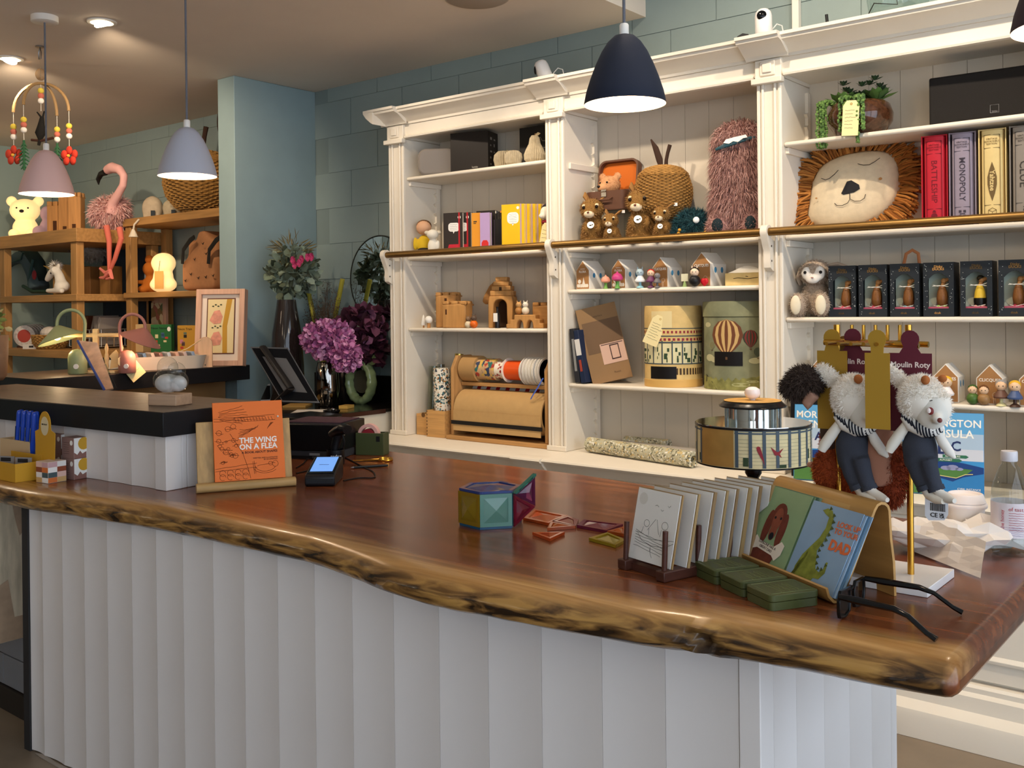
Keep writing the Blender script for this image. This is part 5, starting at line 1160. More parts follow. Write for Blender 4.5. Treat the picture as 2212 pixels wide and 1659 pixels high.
obj('handle', B().tube([(0, 0, 0), (-.002, 0, .05), (.008, 0, .085), (.016, 0, .10)], [.014, .015, .017, .02], 12), M('101013', .35), t); obj('head', B().tube([(-.012, .01, .095), (.012, -.01, .108), (.035, -.03, .118), (.05, -.042, .116)], [.018, .024, .026, .02], 14, flat=.75), M('0e0e11', .3), t); obj('trigger_guard', B().tube([(.014, -.01, .045), (.03, -.018, .05), (.036, -.02, .075), (.03, -.02, .095)], .003, 6), M('101013', .35), t)
c = onS(793, 985); t = thing('tape_dispenser', 'olive green block tape dispenser with pink tape', 'tape dispenser', c+Vector((-.02, .04, 0)), R(24))
GRN = M('424a2c', .5); obj('block', B().box(-.05, .058, -.028, -.02, 0, .08).box(-.05, .058, .02, .028, 0, .08).box(-.05, -.045, -.02, .02, 0, .08).box(.052, .058, -.02, .02, 0, .08).box(-.045, .052, -.02, .02, 0, .01), GRN, t, bevel=.001)
obj('tape_roll', B().lathe([(.028, -.012), (.040, -.012), (.040, .012), (.028, .012), (.028, -.012)], 32, T=Matrix.Translation((-.008, 0, .072)) @ Matrix.Rotation(R(90), 4, 'X'), cap=False), M('d9a8a0', .5), t); obj('tape_core', B().lathe([(.0, -.014), (.026, -.014), (.026, .014), (0, .014)], 24, T=Matrix.Translation((-.008, 0, .068)) @ Matrix.Rotation(R(90), 4, 'X')), M('8a2530', .5), t)
obj('cutter', B().box(.03, .045, -.0286, -.0281, .05, .07), M('1b1b1b', .4), t)
c = onS(800, 996); t = thing('brass_scissors', 'shiny brass scissors lying beside the tape dispenser', 'scissors', c, R(48))
for s in (-1, 1): obj('blade', B().tube([(-.06, s*.004, .004), (0, -s*.003, .0042), (.03, -s*.010, .005)], [.002, .006, .005], 6, flat=.5), BRASS, t)
for s in (-1, 1): obj('finger_ring', B().tube([(.052+.024*math.cos(a*math.pi/10), s*.018+.015*math.sin(a*math.pi/10), .005) for a in range(21)], .0035, 6), BRASS, t)
c = onS(806, 1010); t = thing('black_pen', 'black pen lying beside the brass scissors', 'pen', c+Vector((0, 0, .0045)), R(58)); obj('barrel', B().cyl((-.065, 0, 0), (.05, 0, 0), .0042, n=10), M('131315', .3), t); obj('tip', B().cyl((-.075, 0, 0), (-.065, 0, 0), .0012, .004, 10), M('b9b9b9', .2, 1), t)
# ---- magnetic tiles
def mtile(parent, pts, col, T, name='tile', th=.006):
    """translucent tile: frame bars along the outline, a faceted pane inside"""
    m_ = M(col, .12, trans=.55, ior=1.45, coat=.3); n_ = len(pts); c_ = Vector((sum(p_[0] for p_ in pts)/n_, sum(p_[1] for p_ in pts)/n_, 0)); b = B(); pn = B()
    V_ = [Vector((*p_, 0)) for p_ in pts]; I_ = [v+(c_-v)*(.006*2.2/max((c_-v).length, .01)) for v in V_]
    for i in range(n_):
        j = (i+1) % n_; b.grid([[V_[i]+Vector((0, 0, -th/2)), V_[j]+Vector((0, 0, -th/2))], [V_[i]+Vector((0, 0, th/2)), V_[j]+Vector((0, 0, th/2))], [I_[i]+Vector((0, 0, th/2)), I_[j]+Vector((0, 0, th/2))], [I_[i]+Vector((0, 0, -th/2)), I_[j]+Vector((0, 0, -th/2))], [V_[i]+Vector((0, 0, -th/2)), V_[j]+Vector((0, 0, -th/2))]])
        pn.poly([I_[i]+Vector((0, 0, .001)), I_[j]+Vector((0, 0, .001)), c_+Vector((0, 0, th/2+.004))])
    b.xf(T); pn.xf(T); o = obj(name, b, m_, parent); obj('pane', pn, m_, o, smooth=None); return o
MB_ = .074; sqr = [(-MB_/2, -MB_/2), (MB_/2, -MB_/2), (MB_/2, MB_/2), (-MB_/2, MB_/2)]
a0, a1 = onS(1037, 1145), onS(1106, 1141); e1 = a1-a0; angA = math.atan2(e1.y, e1.x); S_ = e1.length; k_ = S_/MB_
mh = thing('magnetic_tile_house', 'hexagonal house of translucent coloured magnetic tiles on the slab', 'toy', a0, angA)
hx = [(0, 0)]; aa = 0
for i in range(5): hx.append((hx[-1][0]+S_*math.cos(aa), hx[-1][1]+S_*math.sin(aa))); aa += R(60)
for zz, cc in ((.003, '1f6f9c'), (S_+.010, '22489c')): mtile(mh, hx, cc, Matrix.Translation((0, 0, zz)), 'hexagon_tile')
fc_ = ['7fb8a8', '2e7f86', '1f5f80', '2f6f60', '6f7a2a', 'b08a1e']
for i in range(6):
    p_, q_ = Vector((*hx[i], 0)), Vector((*hx[(i+1) % 6], 0)); m0 = (p_+q_)/2; d = q_-p_
    mtile(mh, [(x*k_, y*k_) for x, y in sqr], fc_[i], Matrix.Translation((m0.x, m0.y, S_/2+.0065)) @ Matrix.Rotation(math.atan2(d.y, d.x), 4, 'Z') @ Matrix.Rotation(R(90), 4, 'X'), 'square_tile')
# door of two triangles and a bar opening at the right
tri = [(0, 0), (S_*.95, S_*.45), (S_*.95, S_*.98)]
DT = Matrix.Translation((S_+.004, -.002, .004)) @ Matrix.Rotation(R(28), 4, 'Z') @ Matrix.Rotation(R(90), 4, 'X')
mtile(mh, [(0, 0), (.0, S_*.98), (S_*.86, S_*.5)], '8f1f3a', DT, 'triangle_tile'); mtile(mh, [(.0, S_), (S_*.86, S_*.52), (S_*.86, S_*1.45)], '6a2050', DT, 'triangle_tile'); mtile(mh, [(.0, S_*1.03), (.006, S_*1.0), (S_*.88, S_*1.47), (S_*.88, S_*1.54)], '3f8f80', DT, 'triangle_tile', .012)
def flat_tile(lab, px_pts, col):
    q = [onS(*p_) for p_ in px_pts]; c_ = sum(q, Vector())/len(q); t = thing('flat_magnetic_tile', lab, 'toy', (c_.x, c_.y, ST+.0006), 0, 'flat magnetic tiles')
    mtile(t, [(v.x-c_.x, v.y-c_.y) for v in q], col, Matrix.Translation((0, 0, .0035)), 'frame', .007)
flat_tile('orange flat triangle tile beside the tile house', [(1130, 1124), (1185, 1136), (1226, 1119), (1155, 1106)], 'd8632a')
flat_tile('orange flat triangle tile in the middle of the row', [(1182, 1147), (1243, 1142), (1190, 1133)], 'd0662e'); flat_tile('rose flat tile in the middle of the row', [(1192, 1131), (1244, 1142), (1250, 1128), (1226, 1120)], 'b05a50')
flat_tile('loose orange triangle tile nearest the slab edge', [(1150, 1156), (1188, 1170), (1220, 1155)], 'd8602a'); flat_tile('plum flat square tile near the card rack', [(1246, 1140), (1310, 1152), (1346, 1138), (1262, 1128)], '8a3050'); flat_tile('yellow-green flat tile beside the card rack', [(1272, 1168), (1330, 1184), (1352, 1172), (1312, 1156)], 'b8a42a'); flat_tile('small orange flat tile by the card rack', [(1312, 1153), (1350, 1160), (1350, 1143)], 'd07038')
# ---- greeting card rack
RK = M('4a2a20', .4, var=.15, vs=20, stretch=(1, 1, 6)); q0, q1 = onS(1352, 1228), onS(1446, 1252); d = q1-q0; ra = math.atan2(d.y, d.x)-R(7); RL = .36
rk = thing('card_rack', 'dark wooden peg rack full of greeting cards', 'card rack', q0, ra); wr_ = d.length
for x in (0, wr_): obj('rail', B().box(x-.012, x+.012, -.012, RL, 0, .020), RK, rk, bevel=.002)
obj('crossbar', B().box(.012, wr_-.012, .004, .02, 0, .014), RK, rk); obj('crossbar', B().box(.012, wr_-.012, RL-.03, RL-.012, 0, .014), RK, rk)
for x in (0, wr_):
    for y in (0, .09, .18, .27, .345): obj('peg', B().cyl((x, y, .0195), (x, y+.004, .095), .0055, n=10), RK, rk)
RZ = Matrix.Rotation(ra, 3, 'Z'); cw, ch = .122, .142
def gcard(lab, y, x, lean, sleeve='9a7a4e', n_env=1, dz=0, tilt=0):
    t = thing('greeting_card', lab, 'greeting card', q0+RZ @ Vector((wr_/2+x, y, .0208+dz)), rot=(R(-lean), R(tilt), ra), group='greeting cards in the peg rack')
    obj('card', B().box(-cw/2, cw/2, 0, .0016, 0, ch), M('efece6', .6), t); obj('envelope', B().box(-cw/2-.002, cw/2+.003, .002, .0036+.002*n_env, 0, ch+.002), M(sleeve, .7), t)
    obj('clear_sleeve', B().box(-cw/2-.003, cw/2+.004, -.0012, -.0006, 0, ch+.003), glassm('ffffff', .08), t); return t
t = gcard('front greeting card drawn with two children rowing a boat', .012, -.002, 13)
GI = M('6d6a66', .7); rw = [[(-.045, .062), (-.03, .045), (.0, .038), (.04, .042), (.06, .055)], [(-.05, .066), (.0, .052), (.06, .06)]]
for k in range(6): rw.append(wig(-.05, .062-.006*k, .05-.004*k, .05-.006*k, 7, .0012))
rw += [arc(-.022, .085, .008, 0, 360, 10), arc(.03, .088, .009, 0, 360, 10), [(-.03, .076), (-.034, .06)], [(-.014, .076), (-.012, .06)], [(.022, .078), (.02, .062)], [(.038, .078), (.04, .062)], [(-.018, .07), (.002, .098)], [(.006, .098), (.016, .066)], [(.0, .022), (-.002, .035)], [(-.003, .03), (.002, .018), (.006, .012)], [(-.005, .128), (0, .13), (.005, .127)], [(.012, .122), (.016, .119), (.02, .122)], [(.03, .133), (.034, .13), (.038, .135)]]
rw = [[(x_, z_*.88) for x_, z_ in r__] for r__ in rw]
obj('boat_drawing', lines(B(), rw, -.0002, .00045), GI, t); obj('sticker', disc(B(), -.042, .122, .012, .012, -.0005, -.0001), M('ddd8cf', .6), t)
for k, (y, x, ln_, nv) in enumerate(((.045, .008, 13, 2), (.085, .012, 13, 3), (.118, .014, 13, 2), (.148, .014, 13, 2), (.178, .018, 13, 4), (.208, .020, 13, 3), (.238, .026, 13, 4), (.268, .032, 13, 3))):
    gcard(('second', 'third', 'fourth', 'fifth', 'sixth', 'seventh', 'eighth', 'ninth')[k]+' sleeved greeting card counted from the front of the rack', y, x, ln_, '8f7350' if k % 2 else 'a08458', nv)
t = gcard('price-stickered card at the back right of the rack', .30, .07, 12, 'c9b28a', 1, .0, 0); obj('price_sticker', disc(B(), .03, .118, .013, .013, -.0005, -.0001), M('e9e4da', .6), t); text(t, '9-0', .011, Matrix.Translation((.03, -.0008, .120)) @ FRONT, DARKINK, .0002)
# ---- bent plywood card holder with dad cards
g0, g1 = onS(1588, 1216), onS(1795, 1306); d = g1-g0; ga = math.atan2(d.y, d.x); gw = d.length; GZ = Matrix.Rotation(ga, 3, 'Z')
PLYF = wood('b98c4f', 0, .4, .14, 4)
ph = thing('card_holder', 'bent plywood card holder with a rolled-over top', 'card holder', (g0+g1)/2, ga)
pr = [(-.006, .030), (-.002, .016), (.008, .006), (.02, .004)]; lean = R(27)
top = (.02+.165*math.sin(lean)+.01, .004+.185*math.cos(lean))
pr += [(.02+.165*math.sin(lean)*f_, .004+.175*math.cos(lean)*f_) for f_ in (.15, .4, .7, 1)]
cx, cz = pr[-1][0]+.018, pr[-1][1]-.006
pr += [(cx+.019*math.cos(R(a)), cz+.019*math.sin(R(a))) for a in (125, 95, 65, 35, 5)]
pr += [(cx+.022, cz-.05), (cx+.028, .06), (cx+.03, .0)]
def offset_strip(pr, th):
    out = []
    for i, p_ in enumerate(pr):
        a = Vector(pr[max(0, i-1)]); c_ = Vector(pr[min(len(pr)-1, i+1)]); t_ = (c_-a).normalized(); out.append((p_[0]-t_.y*th, p_[1]+t_.x*th))
    return out
inner = offset_strip(pr, -.005)
obj('bent_sheet', B().prism(pr+inner[::-1], -gw/2, gw/2, 'x'), PLYF, ph, smooth=40)
obj('price_strip', B().box(-gw*.28, gw*.30, -.0012, -.0004, .0, .045).xf(Matrix.Translation((0, .02+.165*math.sin(lean)*.72, .004+.175*math.cos(lean)*.72)) @ Matrix.Rotation(-lean, 4, 'X')), M('c39a5e', .6), ph)
def dad(lab, x, lean_, w_, h, col, dz=0, dy=0, copies=3):
    t = thing('greeting_card', lab, 'greeting card', (g0+g1)/2+GZ @ Vector((x, .006+dy, .0095+dz)), rot=(-lean-R(lean_), 0, ga))
    obj('card', B().box(-w_/2, w_/2, 0, .0012, 0, h), M(col, .5, var=.08, vs=12), t); return t
wd_, hd_ = gw*.47, .165
for k in range(3):
    dad('green greeting card behind the dog card, layer %s' % ('one', 'two', 'three')[k], -gw*.245+.006*(k+1), .2, wd_, hd_, ('6d8a68', '4d6a58', '7f9a80')[k], .0, .0022*(k+1))
    dad('blue greeting card behind the dinosaur card, layer %s' % ('one', 'two', 'three')[k], gw*.25+.005*(k+1), .2, wd_, hd_*.95, ('a9c4dc', '5f86a8', '8fb0cc')[k], .0, .0022*(k+1))
t = dad('green card painted with a brown hound holding a bone', -gw*.245, 0, wd_, hd_, '8aa37a'); DG_ = [M('6b3326', .6, var=.2, vs=60), M('8a4a36', .6, var=.15, vs=60)]
b = disc(B(), -.026, .082, .011, .036, -.0008, -.0002, 18); disc(b, .022, .082, .011, .036, -.0008, -.0002, 18); disc(b, -.002, .112, .021, .024, -.0009, -.0003, 18); b.prism([(-.045, .0), (.02, .0), (.03, .03), (.01, .045), (-.03, .045), (-.05, .03)], -.0008, -.0002, 'y')
obj('hound_print', b, DG_[0], t); obj('face_print', disc(disc(B(), -.002, .100, .014, .026, -.0012, -.0009, 18), -.002, .075, .011, .018, -.0013, -.0009, 18), DG_[1], t); obj('nose_print', disc(disc(disc(B(), -.001, .066, .007, .008, -.0016, -.0013, 12), -.01, .104, .003, .003, -.0016, -.0013, 8), .008, .105, .003, .003, -.0016, -.0013, 8), INK, t)
obj('bone_print', B().prism([(-.052, .045), (-.045, .06), (-.03, .052), (.02, .048), (.038, .062), (.05, .056), (.048, .036), (.035, .022), (.022, .03), (-.03, .036), (-.046, .03)], -.0018, -.0014, 'y'), M('e0d4c4', .6), t); text(t, 'SOMEONE HAS A\nGREAT DAD', .0078, Matrix.Translation((-.002, -.002, .043)) @ FRONT @ Matrix.Rotation(R(-6), 4, 'Z'), M('4a3a36', .6), .0002)
t = dad('blue card painted with two dinosaurs lettered LOOK UP TO YOU DAD', gw*.25, 0, wd_, hd_*.97, '8aa6c2', 0, -.001); GD = [M('7d8434', .6, var=.35, vs=50), M('4a5428', .6)]
obj('dinosaur_print', B().prism([(x_-.014, z_) for x_, z_ in [(-.036, .004), (-.026, 0), (-.022, .012), (0, .012), (.006, 0), (.014, .006), (.02, .02), (.036, .022), (.046, .036), (.044, .056), (.040, .056), (.038, .04), (.030, .034), (.018, .038), (.010, .056), (.004, .07), (.012, .09), (.017, .115), (.014, .138), (.004, .150), (-.010, .152), (-.022, .146), (-.012, .141), (.002, .136), (.004, .115), (-.002, .095), (-.016, .075), (-.03, .055), (-.038, .03)]], -.0008, -.0002, 'y'), GD[0], t)
sp = B()
for (x, z) in ((.013, .142), (.018, .13), (.020, .118), (.019, .105), (.017, .094), (.013, .083), (.010, .072), (.012, .06), (.016, .048), (.024, .040), (.034, .040), (.041, .05), (-.002, .153)): sp.prism([(x-.016, z-.004), (x-.009, z), (x-.016, z+.004)], -.0012, -.0003, 'y')
obj('spines_print', sp, GD[1], t); obj('small_dinosaur_print', B().prism([(-.062, .0), (-.05, .0), (-.046, .02), (-.05, .035), (-.038, .05), (-.035, .064), (-.030, .062), (-.034, .044), (-.044, .025), (-.04, 0), (-.05, 0)][:8]+[(-.043, .02), (-.046, .002)], -.0008, -.0002, 'y'), GD[0], t)
OG = M('d86a38', .5); text(t, 'LOOK UP\nTO YOUR', .0145, Matrix.Translation((.047, -.0006, .122)) @ FRONT, OG, .0003, .0003, line=.95); text(t, 'DAD', .027, Matrix.Translation((.045, -.0006, .088)) @ FRONT, OG, .0003, .0012)
# ---- three green tins
OLV = M('4a4f2c', .35, 0, var=.06, vs=40)
def tin(lab, px_fr, rz):
    p_ = onS(*px_fr); t = thing('green_tin', lab, 'tin', p_, rz, 'olive green hinged tins'); w_, d_, h = .080, .100, .027
    obj('base', B().prism(rrect(-w_, 0, 0, d_, .009), 0, h*.52, 'z'), OLV, t, smooth=35); ld_ = obj('lid', B().prism(rrect(-w_-.0008, .0008, -.0008, d_+.0008, .0098), h*.54, h, 'z'), OLV, t, smooth=35, bevel=.0015)
    LT = M('7a8458', .45, .2); lo_ = lines(B(), [], 0)
    fr_ = [(-w_+.008, .007), (-.008, .007), (-.008, d_-.007), (-w_+.008, d_-.007), (-w_+.008, .007)]; lo_.tube([(x, y, h+.0002) for x, y in fr_], .0004, 4)
    rn = random.Random(5)
    for k in range(5): lo_.tube([(-w_*.72+i*.006, d_*(.3+.1*k)+rn.uniform(-.003, .003), h+.0002) for i in range(8+rn.randrange(3))], .0005, 4)
    obj('embossing', lo_, LT, ld_); return t
tin('olive green tin nearest the slab edge, front of three', (1666, 1321), R(-31)); tin('middle one of the three olive green tins', (1604, 1291), R(-31)); tin('rearmost of the three olive green tins, by the card rack', (1546, 1264), R(-31))
# ---- sunglasses
g = onS(1812, 1342); t = thing('sunglasses', 'black sunglasses lying open on the slab corner', 'sunglasses', g, R(2)); t.scale = (1.15, 1.0, 1.15)
BLK = M('0c0c0e', .15)
def lens(y0, y1):
    return [(y0, .012), (y0+.004, .004), ((y0+y1)/2, 0), (y1-.006, .004), (y1, .02), (y1-.002, .04), (y0+.01, .043), (y0, .03)]
for y0, y1 in ((-.004, .056), (.072, .132)):
    o_ = lens(y0, y1); c_ = Vector((sum(p_[0] for p_ in o_)/8, sum(p_[1] for p_ in o_)/8)); i_ = [(p_[0]+(c_.x-p_[0])*.16, p_[1]+(c_.y-p_[1])*.18) for p_ in o_]
    obj('rim', B().grid([[(-.002, y, z) for y, z in o_], [(.003, y, z) for y, z in o_], [(.003, y, z) for y, z in i_], [(-.002, y, z) for y, z in i_], [(-.002, y, z) for y, z in o_]], 0, True), BLK, t, bevel=.0008); obj('lens', B().prism(i_, 0, .001, 'x'), M('1a1512', .05, trans=.3), t)
obj('bridge', B().tube([(0, .054, .034), (.001, .064, .037), (0, .074, .034)], .003, 8), BLK, t)
for y, dr_, lb in ((-.004, -.012, True), (.132, .02, False)):
    a_ = obj('temple', B().tube([(.002, y, .037), (.03, y+dr_*.1, .036), (.08, y+dr_*.4, .034), (.10, y+dr_*.6, .028), (.125, y+dr_*.9, .010), (.138, y+dr_, .004)], [.008, .0105, .0085, .0065, .0065, .008], 8, flat=.5), BLK, t)
    if lb: text(a_, 'RIXX', .0065, Matrix.Translation((.03, y-.0062, .036)) @ FRONT, M('c9c9c9', .4), .0002)
# ---- mirrored cake stand
cs = onS(1628, 1088); t = thing('mirrored_cake_stand', 'round lidded cake stand printed with a birdcage on black pedestal', 'cake stand', cs, R(18))
MIR = M('d9d6cf', .05, 1.0); Rd = szm(122, cs+Vector((0, 0, .1))); zb = at(1628, 996, Y=cs.y).z-ST; zt = at(1628, 916, Y=cs.y).z-ST; EB = M('0d0c0d', .25)
obj('pedestal', B().lathe([(.07, 0), (.07, .006), (.03, .014), (.017, .025), (.014, .05), (.02, zb*.55), (.014, zb*.6), (.022, zb*.72), (.022, zb*.8), (.016, zb*.84), (.03, zb*.96), (.032, zb)], 28), EB, t, smooth=50)
obj('drum', B().lathe([(Rd-.004, zb), (Rd, zb+.001), (Rd, zt)], 64, cap=True), CAGEBG, t)
obj('rim', B().lathe([(Rd-.006, zt), (Rd+.0015, zt-.001), (Rd+.0018, zt+.004), (Rd-.004, zt+.0045)], 64), M('1a1a1c', .3), t); obj('rim_glint', B().lathe([(Rd-.0045, zt+.0046), (Rd-.001, zt+.0046), (Rd-.001, zt+.006), (Rd-.0045, zt+.006)], 64), M('e6e6e6', .1, 1), t)
obj('mirror_top', B().lathe([(0, zt+.001), (Rd-.006, zt+.001), (Rd-.006, zt+.002), (0, zt+.002)], 64), MIR, t); obj('lower_edge', B().lathe([(Rd-.006, zb-.002), (Rd+.001, zb-.002), (Rd+.001, zb+.002)], 64), EB, t)
patch('cage_bars', t, Rd, [(a-1.6, a+1.6, zb+.004, zt-.002) for a in list(range(-195, -140, 13))+list(range(-98, 10, 13))]+[(-200, -140, zt-.010, zt-.006), (-100, 10, zt-.010, zt-.006), (-100, 10, zt-.003, zt)], M('4a5a66', .5), off=.0012)
patch('cage_wires', t, Rd, [(-98, 8, zb+.012+.009*k, zb+.0126+.009*k) for k in range(8)], M('6a6f66', .6), off=.0008)
patch('tan_panel', t, Rd, [(-142, -101, zb+.003, zt-.001)], M('b08a4a', .35, var=.2, vs=12), off=.001); patch('leaf_print', t, Rd, [(-190+13*k+4, -190+13*k+9, zb+.01+.012*(k % 3), zb+.03+.012*(k % 3)) for k in range(4)]+[(-96+4, -96+9, zb+.008, zb+.03), (-20, -15, zb+.02, zb+.045), (-60, -50, zb+.004, zb+.012)], LEAFP, off=.001)
cyl_poly('bird_print', t, Rd, [[(-79.5, zb+.056), (-78, zb+.060), (-76, zb+.058), (-74.5, zb+.046), (-73, zb+.030), (-71.8, zb+.010), (-73.5, zb+.022), (-76.5, zb+.036), (-78.8, zb+.048)], [(-66, zb+.058), (-61, zb+.044), (-58, zb+.046), (-53, zb+.054), (-57, zb+.040), (-55, zb+.030), (-59, zb+.037), (-62, zb+.036)]], REDP, off=.0014)
zl = at(1628, 880, Y=cs.y).z-ST; rg = szm(58, cs); obj('glass_ring', B().lathe([(rg, zt+.0025), (rg, zl-.001)], 12, cap=False), M('c9ccc8', .04, .9), t)
for k in range(12): a_ = 2*math.pi*k/12; obj('glass_bar', B().cyl((rg*1.01*math.cos(a_), rg*1.01*math.sin(a_), zt+.0025), (rg*1.01*math.cos(a_), rg*1.01*math.sin(a_), zl-.001), .002, n=6), M('9aa0a0', .15, .9), t)
ld = obj('lid', B().lathe([(rg*1.0, zl), (rg*1.22, zl+.002), (rg*1.24, zl+.006), (rg*1.12, zl+.012), (rg*1.06, zl+.017), (0, zl+.018)], 48), EB, t, smooth=50); obj('lid_print', B().lathe([(0, zl+.0183), (rg*1.05, zl+.0183), (rg*1.05, zl+.0188), (0, zl+.0188)], 48), M('c99a52', .5, var=.3, vs=25), ld)
obj('knob', B().lathe([(.007, zl+.019), (.007, zl+.021), (.018, zl+.028), (.0215, zl+.038), (.019, zl+.048), (.010, zl+.054), (0, zl+.055)], 28), M('efe4e2', .12, coat=.6), ld)
# ---- marble stand with hanging toys
m0 = onS(1968, 1258); st_ = thing('toy_display_stand', 'brass display stand on a white marble base', 'display stand', m0, 0)
obj('marble_base', B().box(-.20, .055, -.085, .085, 0, .016), M('e9e6e4', .15, var=.05, vs=9), st_, bevel=.001)
Yb_ = m0.y; zt_ = at(1965, 742, Y=Yb_).z-ST; xl = at(1808, 737, Y=Yb_).x-m0.x
for x, n1 in ((0, 1), (xl, 1)): obj('pole', B().cyl((x, 0, .016), (x, 0, zt_+.035), .0062, n=14), BRASS, st_)
obj('cross_bar', B().cyl((xl-.022, -.01, zt_), (.022, -.01, zt_-.004), .0058, n=12), BRASS, st_); obj('cross_bar', B().cyl((xl-.022, .05, zt_), (.022, .05, zt_-.004), .0058, n=12), BRASS, st_)
for k in range(5):
    x = xl+(-xl)*(k+.75)/5.9; obj('hook', B().tube([(x, -.10, zt_+.001), (x, .03, zt_+.001), (x, .034, zt_+.006), (x, .034, zt_+.034)], .0036, 8), BRASS, st_)
BURG = M('5f2230', .5); MUST = M('a8812a', .5)
def header(parent, loc, px, col, Y, txt=True, lean=0):
    """card with a round hanger; px = (x0, x1, y0, y1) as it shows at depth Y"""
    x0, x1, y0, y1 = px; a = at(x0, y0, Y=Y)-loc; b_ = at(x1, y0, Y=Y)-loc; c_ = at(x0, y1, Y=Y)-loc; w_ = b_.x-a.x; cx = (a.x+b_.x)/2
    pl = [(a.x, c_.z), (b_.x, c_.z), (b_.x, a.z), (cx+w_*.25, a.z), (cx+.012, a.z+.012)]+[(cx+.017*math.cos(R(-30+240*i/10)), a.z+.026+.017*math.sin(R(-30+240*i/10))) for i in range(11)]+[(cx-.012, a.z+.012), (cx-w_*.25, a.z), (a.x, a.z)]
    o = obj('header_card', B().prism(pl, Y-loc.y-.0006, Y-loc.y+.0006, 'y'), col, parent)
    if txt: text(o, 'Moulin Roty', w_*.185, Matrix.Translation((cx, Y-loc.y-.001, a.z-.022)) @ FRONT, M('ead9cf', .6), .0002, .0003)
    return o
def tube_px(b, loc, pts, Y, dys=None, rpx=None, n_=12, mi=0, flat=None):
    P_ = [at(x, y, Y=Y+(dys[i] if dys else 0))-loc for i, (x, y) in enumerate(pts)]; k = dep(loc)/F
    return b.tube(P_, [r*k for r in rpx], n_, mi, flat=flat)
def ell_px(b, loc, x, y, rx, ry, Y, rd=None, mi=0):
    k = dep(loc)/F; c_ = at(x, y, Y=Y)-loc; b.ell(c_, (rx*k, (rd or rx)*k, ry*k), 18, 12, mi); return (tuple(c_), (rx*k, (rd or rx)*k, ry*k))
CRM = M('e6ddcf', .9); CRF = [M('f8f1e6', .9), M('efe6d8', .9), M('fdf8f0', .9)]; NAVY = M('383b45', .85, bump=.5, bs=900); STR = [M('20222c', .9), M('e9e6e0', .9)]
def mouse(lab, Y, dx, dy, cardpx, cardcol, face=True):
    """plush lamb in striped scarf and navy trousers; dx, dy shift the whole in pixels"""
    loc = at(1985+dx, 1080+dy, Y=Y); t = thing('plush_lamb', lab, 'soft toy', loc)
    def S_(*pts): return [(x+dx, y+dy) for x, y in pts]
    header(t, loc, cardpx, cardcol, Y+.03)
    b = B(); hd = [ell_px(b, loc, 1990+dx, 862+dy, 46, 52, Y-.005), ell_px(b, loc, 2030+dx, 880+dy, 24, 36, Y-.01)]
    obj('head', b, CRM, t, remesh=.004)
    ear = []; e_ = B()
    for x, y, rx in ((1960, 842, 14), (1944, 822, 17), (1930, 808, 17), (1922, 800, 13)): ear.append(ell_px(e_, loc, x+dx, y+dy, rx, rx, Y, 8))
    obj('ear', e_, CRM, t, remesh=.004)
    fur(t, hd+ear, 6000, .010, .0006, CRF, .1, cond=lambda p_, n_: not (p_.x > at(1985+dx, 880+dy, Y=Y).x-loc.x and p_.z < at(1990+dx, 856+dy, Y=Y).z-loc.z and n_.y < .2), seed=3)
    f_ = B(); ell_px(f_, loc, 2012+dx, 892+dy, 34, 40, Y-.022, 22); ell_px(f_, loc, 2024+dx, 905+dy, 12, 11, Y-.042, 14); obj('face', f_, M('d8d3c8', .9), t, remesh=.004)
    if face:
        y_ = at(2010+dx, 888+dy, Y=Y-.046)-loc; obj('eye', B().ell(y_, (.0058, .003, .0068), 12, 8), M('7a2a26', .4), t); obj('eye_highlight', B().ell(y_+Vector((-.002, -.0035, .001)), (.0038, .002, .005), 10, 6), M('e9dcd6', .3), t)
        obj('nose', B().ell(at(2030+dx, 908+dy, Y=Y-.064)-loc, (.0045, .003, .0045), 10, 6), M('7a3a34', .4), t); obj('brow', B().tube([at(2008+dx, 866+dy, Y=Y-.044)-loc, at(2014+dx, 865+dy, Y=Y-.044)-loc], .0008, 4), DARKINK, t)
    h_ = B(); ell_px(h_, loc, 1999+dx, 821+dy, 9, 10, Y-.035, 9); obj('horn', h_, M('a5602f', .8), t); h_ = B(); ell_px(h_, loc, 2036+dx, 818+dy, 9, 8, Y-.02, 9); obj('horn', h_, M('a5602f', .8), t)
    sc = B(); tube_px(sc, loc, S_((1952, 898), (1970, 918), (1995, 928), (2020, 928), (2038, 922)), Y-.02, None, [9, 15, 17, 14, 6], 14); o = obj('scarf', sc, STR[1], t, sub=0)
    for k in range(13):
        f0 = k/12.5; x = 1953+82*f0; y = 900+30*math.sin(min(1, f0*1.35)*math.pi/2)-6*max(0, f0-.75)*4; r_ = 9.5+8.5*math.sin(math.pi*min(1, f0*1.05))
        k2 = dep(loc)/F; c_ = at(x+dx, y+dy, Y=Y-.02)-loc; obj('scarf_stripe', B().lathe([(r_*k2*1.03, -.0016), (r_*k2*1.03, .0016)], 14, T=Matrix.Translation(c_) @ Matrix.Rotation(R(62 if k < 5 else 82), 4, 'Y'), cap=False), STR[0], o)
    bd = B(); tube_px(bd, loc, S_((1990, 925), (1986, 960), (1990, 1000), (1998, 1020)), Y, None, [24, 37, 36, 26], 16, flat=.8); tube_px(bd, loc, S_((1976, 990), (1985, 1025), (1999, 1055)), Y-.01, None, [20, 19, 17]); tube_px(bd, loc, S_((2004, 990), (2012, 1025), (2022, 1056)), Y-.018, None, [19, 17, 16]); obj('trousers', bd, NAVY, t, remesh=.0045)
    for s_ in (S_((1996, 1048), (2001, 1058)), S_((2020, 1050), (2024, 1060))): c_ = B(); tube_px(c_, loc, s_, Y-.014, None, [18, 18]); obj('trouser_cuff', c_, NAVY, t)
